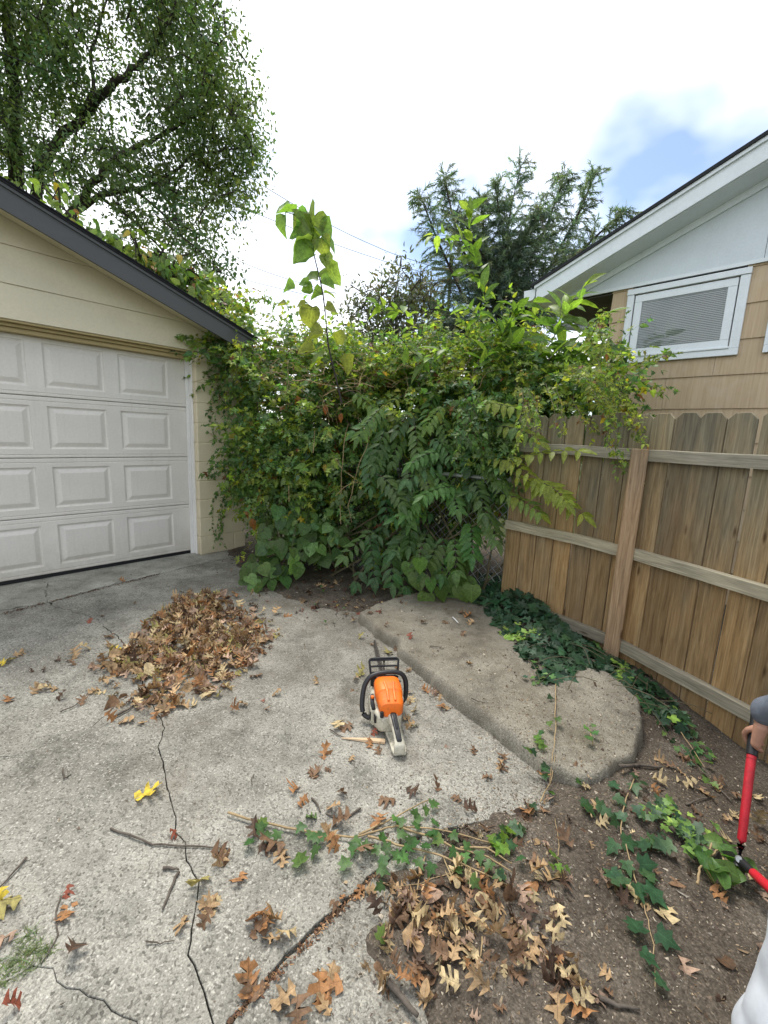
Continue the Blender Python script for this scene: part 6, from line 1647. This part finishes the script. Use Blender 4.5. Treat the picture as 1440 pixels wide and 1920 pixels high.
# ------------------------------------------------------------------ cut ivy and sprigs on the ground
def sprig(name, lab, zf, stems, leaves, size, pal, rad=0.004, mat='tanstem', lmat='leaf', lift=0.015, cat='ivy', tmpl_=None):
    c0 = G(*zf(*stems[0][0])); root = empty(name, (c0[0], c0[1], 0)); tag(root, lab, cat)
    for pts in stems:
        P_ = []
        for x, y in pts:
            p = G(*zf(x, y)); z = top_z(p[0], p[1]); p = G(*zf(x, y), z + lift); p[2] = max(z, p[2]) ; P_.append(p)
        fine = []
        for a, b in zip(P_[:-1], P_[1:]):
            for i in range(4): fine.append(a + (b - a) * i / 4 + rng.normal(0, 0.0015, 3))
        fine.append(P_[-1]); S_ = MB(); S_.tube(fine, list(np.linspace(rad, rad * 0.5, len(fine))), 6, True)
        o = S_.build('stem', M[mat], root, smooth=True); o.location = -Vector(root.location)
    LV = Leaves(tmpl_ or T_IVY)
    for it in leaves:
        x, y = it[:2]; s_ = 0.68 * size * (it[2] if len(it) > 2 else 1)
        p = G(*zf(x, y)); z = top_z(p[0], p[1]); p = G(*zf(x, y), z + lift + 0.01)
        an = rng.uniform(0, 6.28); d = np.array([math.cos(an), math.sin(an), rng.normal(-0.1, 0.2)])
        LV.add(p - d * s_ * 0.4, nrm(d), nrm(np.array([rng.normal(0, .35), rng.normal(-0.25, .35), 1])), s_, jit(pal[rng.integers(len(pal))], 0.15))
    LV.build(root, M[lmat], 300, ncol=8); return root
IG = [(0.085, 0.17, 0.055), (0.07, 0.14, 0.045), (0.11, 0.20, 0.06)]
sprig('cut_ivy_vine', 'cut ivy vine with long tan stems lying across the concrete', zb,
      [[(120, 235), (300, 280), (480, 320), (700, 347), (830, 312), (900, 292), (1100, 310), (1300, 360), (1440, 400)], [(770, 340), (900, 380), (1100, 430), (1250, 490), (1440, 580)], [(900, 295), (1050, 340), (1200, 400), (1330, 440), (1440, 510)], [(730, 335), (820, 290), (900, 250), (1060, 170)], [(1200, 395), (1320, 400), (1440, 470)]],
      [(285, 270), (300, 330), (215, 365), (275, 300), (345, 340), (455, 300), (500, 340), (545, 350), (450, 440, 1.5), (520, 410), (520, 350), (660, 460, 1.2), (700, 400), (720, 370), (760, 380), (800, 400), (840, 340), (860, 390), (900, 430), (920, 270), (905, 265), (940, 440), (960, 400), (840, 460), (840, 500), (930, 330), (990, 230), (1045, 220), (1080, 190), (1080, 270), (1060, 330), (1000, 290), (1040, 380), (1060, 500), (1010, 470), (1080, 330), (1090, 360), (1170, 340), (1165, 420), (1220, 440), (1240, 390), (1190, 490), (1270, 560), (1290, 440), (1330, 480), (1380, 520), (820, 580, .8), (835, 790), (980, 370), (1000, 260), (970, 360)], 0.062, IG)
sprig('bright_ivy_sprig', 'bright green ivy sprig at the right end of the cut vine', zb, [[(1330, 400), (1370, 370), (1400, 340)]], [(1360, 370, 1.1), (1400, 400), (1400, 350), (1430, 310), (1350, 350), (1380, 400)], 0.06, [(0.17, 0.30, 0.04), (0.12, 0.24, 0.04)])
sprig('trailing_ivy_strand', 'long ivy strand trailing down the soil with lobed leaves', zc, [[(775, 140), (720, 300), (705, 400), (740, 520), (790, 690), (830, 830), (870, 990), (875, 1200)]],
      [(775, 205, 1.2), (775, 145, .8), (820, 180, .8), (670, 185), (700, 265), (615, 300, 1.2), (670, 375), (640, 330), (750, 480, 1.2), (660, 500, 1.1), (810, 490), (840, 590, 1.4), (670, 640, 1.7), (740, 600), (800, 735, 1.1), (880, 740, 1.5), (770, 880, 1.4), (935, 960, 1.2), (850, 1060, 1.0), (900, 1160, .9), (850, 480, 1.1), (700, 340), (690, 660, 1.2), (850, 640, 1.2)], 0.072, [(0.07, 0.15, 0.07), (0.05, 0.12, 0.05), (0.085, 0.17, 0.08)], 0.0025)
sprig('ivy_heap', 'small heap of glossy pulled ivy beside the loppers', zc, [[(830, 270), (920, 350), (1000, 430), (1080, 500)], [(910, 420), (930, 360), (960, 330)]],
      [(int(x), int(y), s) for x, y, s in zip(np.concatenate([rng.normal(900, 45, 26), rng.normal(1010, 50, 34), rng.normal(1080, 40, 22)]), np.concatenate([rng.normal(310, 28, 26), rng.normal(405, 40, 34), rng.normal(490, 38, 22)]), rng.uniform(0.6, 1.15, 82))] + [(900, 490, 1.5), (880, 470, 1.3), (930, 500, 1.3)], 0.062, [(0.04, 0.09, 0.03), (0.10, 0.19, 0.035), (0.03, 0.07, 0.03), (0.14, 0.24, 0.04)], 0.003, 'stem', 'ivy', 0.03)
sprig('broad_leaf_cuttings', 'cut shoot with broad pale green leaves under the lopper blades', zc, [[(1085, 680), (1100, 610), (1140, 550), (1200, 520), (1280, 510)], [(1140, 550), (1160, 480), (1170, 440)], [(1200, 520), (1230, 600), (1250, 650)]],
      [(1165, 470, 1.4), (1130, 520, 1.1), (1190, 610, 1.5), (1240, 620, 1.5), (1150, 590, 1.2), (1250, 480, 1.3), (1330, 590, 1.3), (1340, 610, 1.1), (1210, 650, 1.2), (1100, 530), (1240, 530, 1.3), (1290, 640, 1.1), (1120, 580), (1270, 560, 1.2)], 0.08, [(0.10, 0.18, 0.045), (0.12, 0.21, 0.06), (0.07, 0.14, 0.035)], 0.004, 'tanstem', 'leaf', 0.05, 'shoot', T_BROAD)
z6 = Zp(850, 750, 2.441)
sprig('slab_ivy_runner', 'single ivy runner with tan stem crossing the lower raised slab', z6, [[(470, 1300), (465, 1420), (468, 1520), (455, 1620), (440, 1760)]], [(380, 1540, 1.1), (410, 1580, 1.1), (400, 1520), (330, 1590), (350, 1600), (370, 1610), (395, 1560, 1.2), (440, 1480), (480, 1460, 1.1), (420, 1680, 1.2), (440, 1360)], 0.055, [(0.07, 0.14, 0.05), (0.10, 0.19, 0.05), (0.03, 0.06, 0.03)], 0.003)
sprig('slab_ivy_seedling', 'small upright ivy seedling on the middle of the raised slab', z6, [[(640, 1580), (632, 1540), (625, 1510)]], [(615, 1505, 1.1), (645, 1520), (625, 1545, 1.2), (640, 1490, .8)], 0.055, [(0.09, 0.18, 0.06)], 0.0025)
sprig('soil_seedling', 'tiny seedling with thin stalk on the brown soil', zc, [[(405, 610), (385, 560), (395, 480), (375, 360)]], [(380, 545, 1.2), (400, 605, .9), (360, 600, .8), (440, 612, .7)], 0.05, [(0.14, 0.24, 0.05)], 0.002)
sprig('edge_ivy_sprig', 'dark ivy sprig where the concrete meets the soil', zc, [[(200, 380), (150, 420), (90, 480)], [(300, 280), (350, 180), (375, 40)]], [(130, 405, 1.2), (180, 415, 1.2), (160, 390), (160, 490), (100, 460), (80, 470, 1.1), (200, 560, .9), (95, 640, .9), (270, 295, .9), (360, 225, .7), (320, 110, 1.1), (325, 150, .9), (210, 410)], 0.06, [(0.035, 0.08, 0.035), (0.09, 0.19, 0.045), (0.06, 0.12, 0.05)], 0.003)
sprig('fence_ivy_runner', 'thin ivy runner on the soil below the fence boards', z6, [[(990, 1440), (1060, 1550), (1150, 1680)]], [(1065, 1440, 1.3), (1100, 1530), (1110, 1580), (1175, 1605), (1165, 1655, 1.1), (1050, 1500, .9), (1000, 1370, 1.1)], 0.06, [(0.07, 0.15, 0.05), (0.10, 0.2, 0.06)], 0.003)
sprig('lone_ivy_leaf_stem', 'young ivy stem with two leaves left of the trailing strand', zc, [[(560, 350), (540, 300), (520, 270)]], [(545, 305, 1.4), (520, 270, 1.0), (490, 170, .8), (500, 160, .7)], 0.06, [(0.05, 0.12, 0.04)], 0.0025)
sprig('garage_seedlings', 'little weeds at the foot of the dark soil under the thicket', z5, [[(530, 960), (528, 930)]], [(520, 925), (540, 935), (530, 915, .8), (500, 1000, .8), (590, 1080, .9), (550, 1085, .8), (640, 1020, .7)], 0.05, [(0.08, 0.15, 0.05)], 0.002, 'stem', 'leaf', 0.015, 'weeds')
# grass tuft in the crack at lower left
GR = Leaves([strip_leaf([(0, 0), (0.035, 0.3), (0, 1)], None, 0.6, 0.2, 0, 0, 3)])
gp_ = np.array([on_g(*z4(*q)) for q in [(0, 1140), (110, 1060), (150, 920), (180, 930), (190, 1020), (240, 1010), (320, 1080), (290, 1110), (190, 1130), (60, 1230), (0, 1260), (-60, 1240)]])
k = 0
while k < 620:
    q = rng.uniform(gp_.min(0), gp_.max(0))
    if poly_sd(q[None], gp_)[0] < -0.01 * rng.random(): continue
    if fbm(q[0] * 14, q[1] * 14, 2) < -0.25: continue
    k += 1; an = rng.uniform(0, 6.28)
    GR.add((q[0], q[1], -0.002), nrm((math.cos(an), math.sin(an), rng.uniform(0.2, 1.1))), nrm((rng.normal(0, .3), rng.normal(0, .3), 1)), rng.uniform(0.012, 0.035), jit((0.10, 0.135, 0.05), 0.3))
tag(link('grass_tuft', GR.joined('grass_tuft', M['leaf'])), 'low green grass tuft growing in a crack at lower left', 'grass', kind='stuff')

# ------------------------------------------------------------------ loppers and the person holding them
M['red'] = grimy('red_painted_handle', (0.50, 0.012, 0.026), 0.38, (0.16, 0.02, 0.02), 0.6)
M['skin'] = simple('skin', (0.36, 0.19, 0.13), 0.5, 0.4, var=0.12, scale=40, bump=0.2, bscale=300)
M['sleeve'] = simple('grey_knit', (0.13, 0.145, 0.175), 0.9, 0.1, var=0.15, scale=60, bump=0.5, bscale=500)
M['jeans'] = simple('pale_denim', (0.47, 0.50, 0.54), 0.85, 0.15, var=0.08, scale=25, bump=0.35, bscale=600)
M['hair'] = simple('dark_hair', (0.03, 0.022, 0.018), 0.6, 0.3, var=0.3, scale=80)
M['boot'] = simple('brown_boot', (0.09, 0.06, 0.04), 0.7, 0.3, var=0.25, scale=30)
piv = G(1386, 1612, 0.055)
hand = A(1413, 1384, 1.44)
ax = nrm(hand - piv)
lop = empty('lopper', piv); tag(lop, 'red-handled loppers with black grips resting blades down in the ivy', 'loppers')
def loc(p): return np.asarray(p, float) - piv
far_end = G(1640, 1850, 0.20); ax2 = nrm(far_end - piv)
b_ = MB(); b_.tube([loc(piv + ax * .035), loc(piv + ax * .06), loc(hand - ax * .062)], [.011, .0125, .0145], 12); b_.build('upper_handle', M['red'], lop, angle=50)
b_ = MB(); b_.tube([loc(hand - ax * .075), loc(hand - ax * .06), loc(hand + ax * .07), loc(hand + ax * .10), loc(hand + ax * .105)], [.0155, .0175, .0165, .0175, .012], 12); b_.build('grip', M['black'], lop, angle=50)
b_ = MB(); b_.tube([loc(piv + ax2 * .06), loc(piv + ax2 * .068), loc(piv + ax2 * .34)], [.009, .0140, .0155], 12); b_.build('lower_handle', M['red'], lop, angle=50)
b_ = MB(); b_.tube([loc(piv + ax2 * .33), loc(piv + ax2 * .48)], [.0175, .0175], 12); b_.build('grip', M['black'], lop, angle=50)
b_ = MB(); b_.tube([loc(piv - ax * .02), loc(piv + ax * .045)], [.016, .0115], 10); b_.tube([loc(piv), loc(piv + ax2 * .075)], [.015, .011], 10); b_.build('head', M['black'], lop, angle=50)
vw_ = nrm(CAM - piv)
b_ = MB(); b_.tube([loc(piv + vw_ * .012), loc(piv + vw_ * .024)], [.012, .009], 12); b_.build('pivot_bolt', M['metal'], lop, angle=50)
bl0 = nrm(-(ax + ax2)); bl0[2] = min(bl0[2], -0.05); bl0 = nrm(bl0); sd2 = nrm(np.cross(bl0, vw_))
for sg, nm in ((1, 'cutting_blade'), (-1, 'hook_blade')):
    pts = []
    for i in range(9):
        t_ = i / 8; pts.append(loc(piv + bl0 * .095 * t_ + sd2 * sg * (.012 + .030 * math.sin(t_ * 2.4)) * (1 - .35 * t_)))
    b_ = MB(); b_.loft([[p + sd2 * sg * .011 * (1 - .75 * i / 8) + vw_ * .002, p - sd2 * sg * .011 * (1 - .75 * i / 8) + vw_ * .002, p - sd2 * sg * .011 * (1 - .75 * i / 8) - vw_ * .002, p + sd2 * sg * .011 * (1 - .75 * i / 8) - vw_ * .002] for i, p in enumerate(pts)]); b_.build(nm, M['steel'], lop)

class Flesh:
    """limbs as tapered tubes with rounded joints, fused by a voxel remesh into one continuous surface"""
    def __init__(self): self.mb = MB()
    def ball(self, c, r, ax3=None, n=10):
        c = np.asarray(c, float); r = np.array([r] * 3 if np.isscalar(r) else r, float); A3 = np.eye(3) if ax3 is None else np.array(ax3)
        rings = []
        for i in range(1, n):
            th = math.pi * i / n
            rings.append([c + A3.T @ (r * np.array([math.sin(th) * math.cos(f), math.sin(th) * math.sin(f), math.cos(th)])) for f in np.linspace(0, 2 * math.pi, 2 * n, endpoint=False)])
        self.mb.loft(rings)
    def chain(self, pts):
        pts = [(np.asarray(p, float), r) for p, r in pts]
        for (p, r), (q, r2) in zip(pts[:-1], pts[1:]): self.mb.tube([p, q], [r, r2], 14)
        for p, r in pts: self.ball(p, r)
    def build(self, name, mat, parent, voxel, smooth=4, folds=0.0):
        o = self.mb.build(name, mat, parent); o.location = -Vector(parent.location)
        md = o.modifiers.new('fuse', 'REMESH'); md.mode = 'VOXEL'; md.voxel_size = voxel; md.use_smooth_shade = True
        if smooth: sm_ = o.modifiers.new('soften', 'SMOOTH'); sm_.factor = 0.5; sm_.iterations = smooth
        if folds:
            tx = bpy.data.textures.new('cloth_folds', 'CLOUDS'); tx.noise_scale = 0.12
            dm = o.modifiers.new('folds', 'DISPLACE'); dm.texture = tx; dm.strength = folds; dm.mid_level = 0.5; dm.texture_coords = 'GLOBAL'
        return o
fa = np.array([0.91, 0.70, 0.0]); fb = np.array([1.30, 0.42, 0.0])
per = empty('person', (1.12, 0.56, 0)); tag(per, 'person in grey sleeves and pale jeans bending in from the right with loppers', 'person')
pel = np.array([1.22, 0.50, 0.90]); che = np.array([1.50, 0.74, 1.20]); nek = np.array([1.60, 0.86, 1.33]); hed = np.array([1.68, 0.97, 1.42])
side_ = nrm(np.cross(che - pel, (0, 0, 1))); shA = che - side_ * 0.17; shB = che + side_ * 0.17
if (shA[0] - shB[0]) > 0: pass
wr = A(1436, 1334, 1.42); elb = A(1610, 1275, 1.22)
hand2 = piv + ax2 * 0.40; wr2 = hand2 + np.array([0.05, -0.03, 0.06]); elb2 = (wr2 + shB) / 2 + np.array([0.12, -0.1, -0.05])
# the shoulder nearer the garage side carries the far arm
sh1, sh2 = (shA, shB)
kneeA = fa + np.array([0.03, 0.03, 0.48]); kneeB = fb + np.array([0.04, 0.10, 0.48]); hipA = pel + np.array([-0.10, 0.02, -0.04]); hipB = pel + np.array([0.10, -0.06, -0.04])
B = Flesh(); spine = che - pel
B.chain([(pel, .125), (pel + spine * .5, .115), (che, .125)]); B.chain([(sh1, .06), (che, .11), (sh2, .06)]); B.chain([(che + (nek - che) * .3, .075), (nek, .055), (hed, .06)])
hup = nrm(hed - nek); hfw = nrm((piv - hed) - hup * ((piv - hed) @ hup)); hlt = np.cross(hup, hfw); HX = [hlt, hfw, hup]
B.ball(hed + hup * .03, (.074, .094, .112), HX); B.ball(hed + hfw * .03 - hup * .045, (.052, .06, .05), HX)
B.chain([(hed + hfw * .088 + hup * .035, .009), (hed + hfw * .112 - hup * .002, .015)])
for sg in (-1, 1):
    B.ball(hed + hlt * .076 * sg + hup * .01, (.012, .02, .032), HX)
    B.ball(hed + hlt * .013 * sg + hfw * .086 - hup * .048, (.016, .012, .006), HX)
def arm(sh, el, w, c, axis, r0):
    """arm, palm and five fingers closed on a handle whose axis passes through c"""
    B.chain([(sh, .056), ((sh + el) / 2, .048), (el, .040), ((el + w) / 2, .038), (w, .027)])
    out = nrm((w - c) - axis * ((w - c) @ axis)); e2 = np.cross(axis, out)
    if e2 @ nrm(CAM - c) > 0: e2 = -e2
    pc = c + out * (r0 + .013)
    B.chain([(w, .026), ((w + pc) / 2 + axis * .012, .023), (pc + axis * .022, .017)]); B.chain([((w + pc) / 2 - axis * .012, .022), (pc - axis * .024, .016), (pc + axis * .022, .017)])
    for k in range(4):
        o_ = axis * (.032 - .0222 * k); R_ = r0 + .0085; ln = (.92, 1.0, .96, .8)[k]
        B.chain([(c + o_ + (out * math.cos(math.radians(ph * ln)) + e2 * math.sin(math.radians(ph * ln))) * R_, .0084 - .0005 * j) for j, ph in enumerate((15, 60, 105, 150, 195, 235))])
    B.chain([(c + axis * (.03 - .012 * j) + (out * math.cos(math.radians(ph)) + e2 * math.sin(math.radians(ph))) * (r0 + .010), .0105 - .0006 * j) for j, ph in enumerate((-20, -60, -100, -135, -160))])
arm(sh1, elb, wr, hand, ax, .0165); arm(sh2, elb2, wr2, hand2, ax2, .0175)
hipA = pel + np.array([-.09, .03, -.09]); hipB = pel + np.array([.09, -.05, -.09])
for hp, kn, ft in ((hipA, kneeA, fa), (hipB, kneeB, fb)):
    B.chain([(pel, .11), (hp, .09), ((hp + kn) / 2, .075), (kn, .055), ((kn + ft) / 2 + (0, 0, .06), .052), (ft + (0, 0, .1), .038), (ft + (.05, 0, .04), .035)])
B.build('body', M['skin'], per, .0042, 2)
for sg in (-1, 1):
    e_ = Flesh(); e_.ball(hed + hlt * .031 * sg + hfw * .086 + hup * .022, .0115); eo = e_.mb.build('eye', M['hair'], per, smooth=True); eo.location = -Vector(per.location)
S_ = Flesh()
S_.chain([(pel - spine * .12, .15), (pel + spine * .3, .148), (pel + spine * .7, .15), (che, .152), (che + (nek - che) * .45, .09)]); S_.chain([(sh1, .070), (che, .14), (sh2, .070)])
S_.chain([(sh1, .072), ((sh1 + elb) / 2, .066), (elb, .058), ((elb + wr) / 2, .053), (wr * .7 + elb * .3, .050), (wr, .045), (wr + (hand - wr) * .10, .040)])
S_.chain([(sh2, .072), ((sh2 + elb2) / 2, .066), (elb2, .058), ((elb2 + wr2) / 2, .05), (wr2, .042)])
S_.build('sweater', M['sleeve'], per, .009, 5, .016)
J_ = Flesh(); J_.chain([(pel + spine * .06, .118), (pel, .128), (pel - (0, 0, .08), .14)])
for hp, kn, ft in ((hipA, kneeA, fa), (hipB, kneeB, fb)):
    J_.chain([(pel - (0, 0, .03), .13), (hp, .118), ((hp + kn) / 2, .10), (kn, .088), ((kn + ft) / 2 + (0, 0, .03), .094), (ft + (0, 0, .22), .100), (ft + (0, 0, .15), .108), (ft + (0, 0, .125), .106)])
J_.build('jeans', M['jeans'], per, .009, 5, .022)
for ft in (fa, fb):
    b2 = Flesh(); b2.chain([(ft + (-.03, 0, .12), .05), (ft + (-.03, 0, .05), .048), (ft + (.05, 0, .048), .046), (ft + (.14, 0, .04), .042), (ft + (.19, .01, .036), .034)]); b2.build('boot', M['boot'], per, .008, 3)
h_ = Flesh(); h_.ball(hed + hup * .052 - hfw * .026, (.083, .092, .106), HX); h_.ball(hed - hfw * .055 - hup * .01, (.066, .05, .085), HX); h_.build('hair', M['hair'], per, .006, 2, .012)

# ------------------------------------------------------------------ labels: say which leaf of a kind
ORD = ['leftmost', 'second from left', 'third from left', 'fourth from left', 'fifth from left', 'sixth from left', 'seventh from left', 'eighth from left', 'ninth from left', 'tenth from left', 'eleventh from left', 'twelfth from left', 'thirteenth from left', 'fourteenth from left', 'fifteenth from left', 'sixteenth from left', 'seventeenth from left', 'eighteenth from left', 'nineteenth from left', 'twentieth from left'] + ['twenty-%s from left' % w_ for w_ in ('first', 'second', 'third', 'fourth', 'fifth', 'sixth', 'seventh')]
byl = {}
for o in COL.objects:
    if o.name.startswith('oak_leaf') and o.parent is None: byl.setdefault(o['label'], []).append(o)
for lab, obs in byl.items():
    if len(obs) < 2 or len(obs) > 27 or 'swept heap' in lab: continue
    lab = lab.replace(' at the soil edge', '').replace('pale cream', 'pale').replace('dark brown', 'dark')
    obs.sort(key=lambda o: PX(o.location)[0])
    for k, o in enumerate(obs):
        o['label'] = (ORD[k] if k < len(obs) - 1 else 'rightmost') + ' of the ' + lab.replace(' leaf ', ' leaves ')
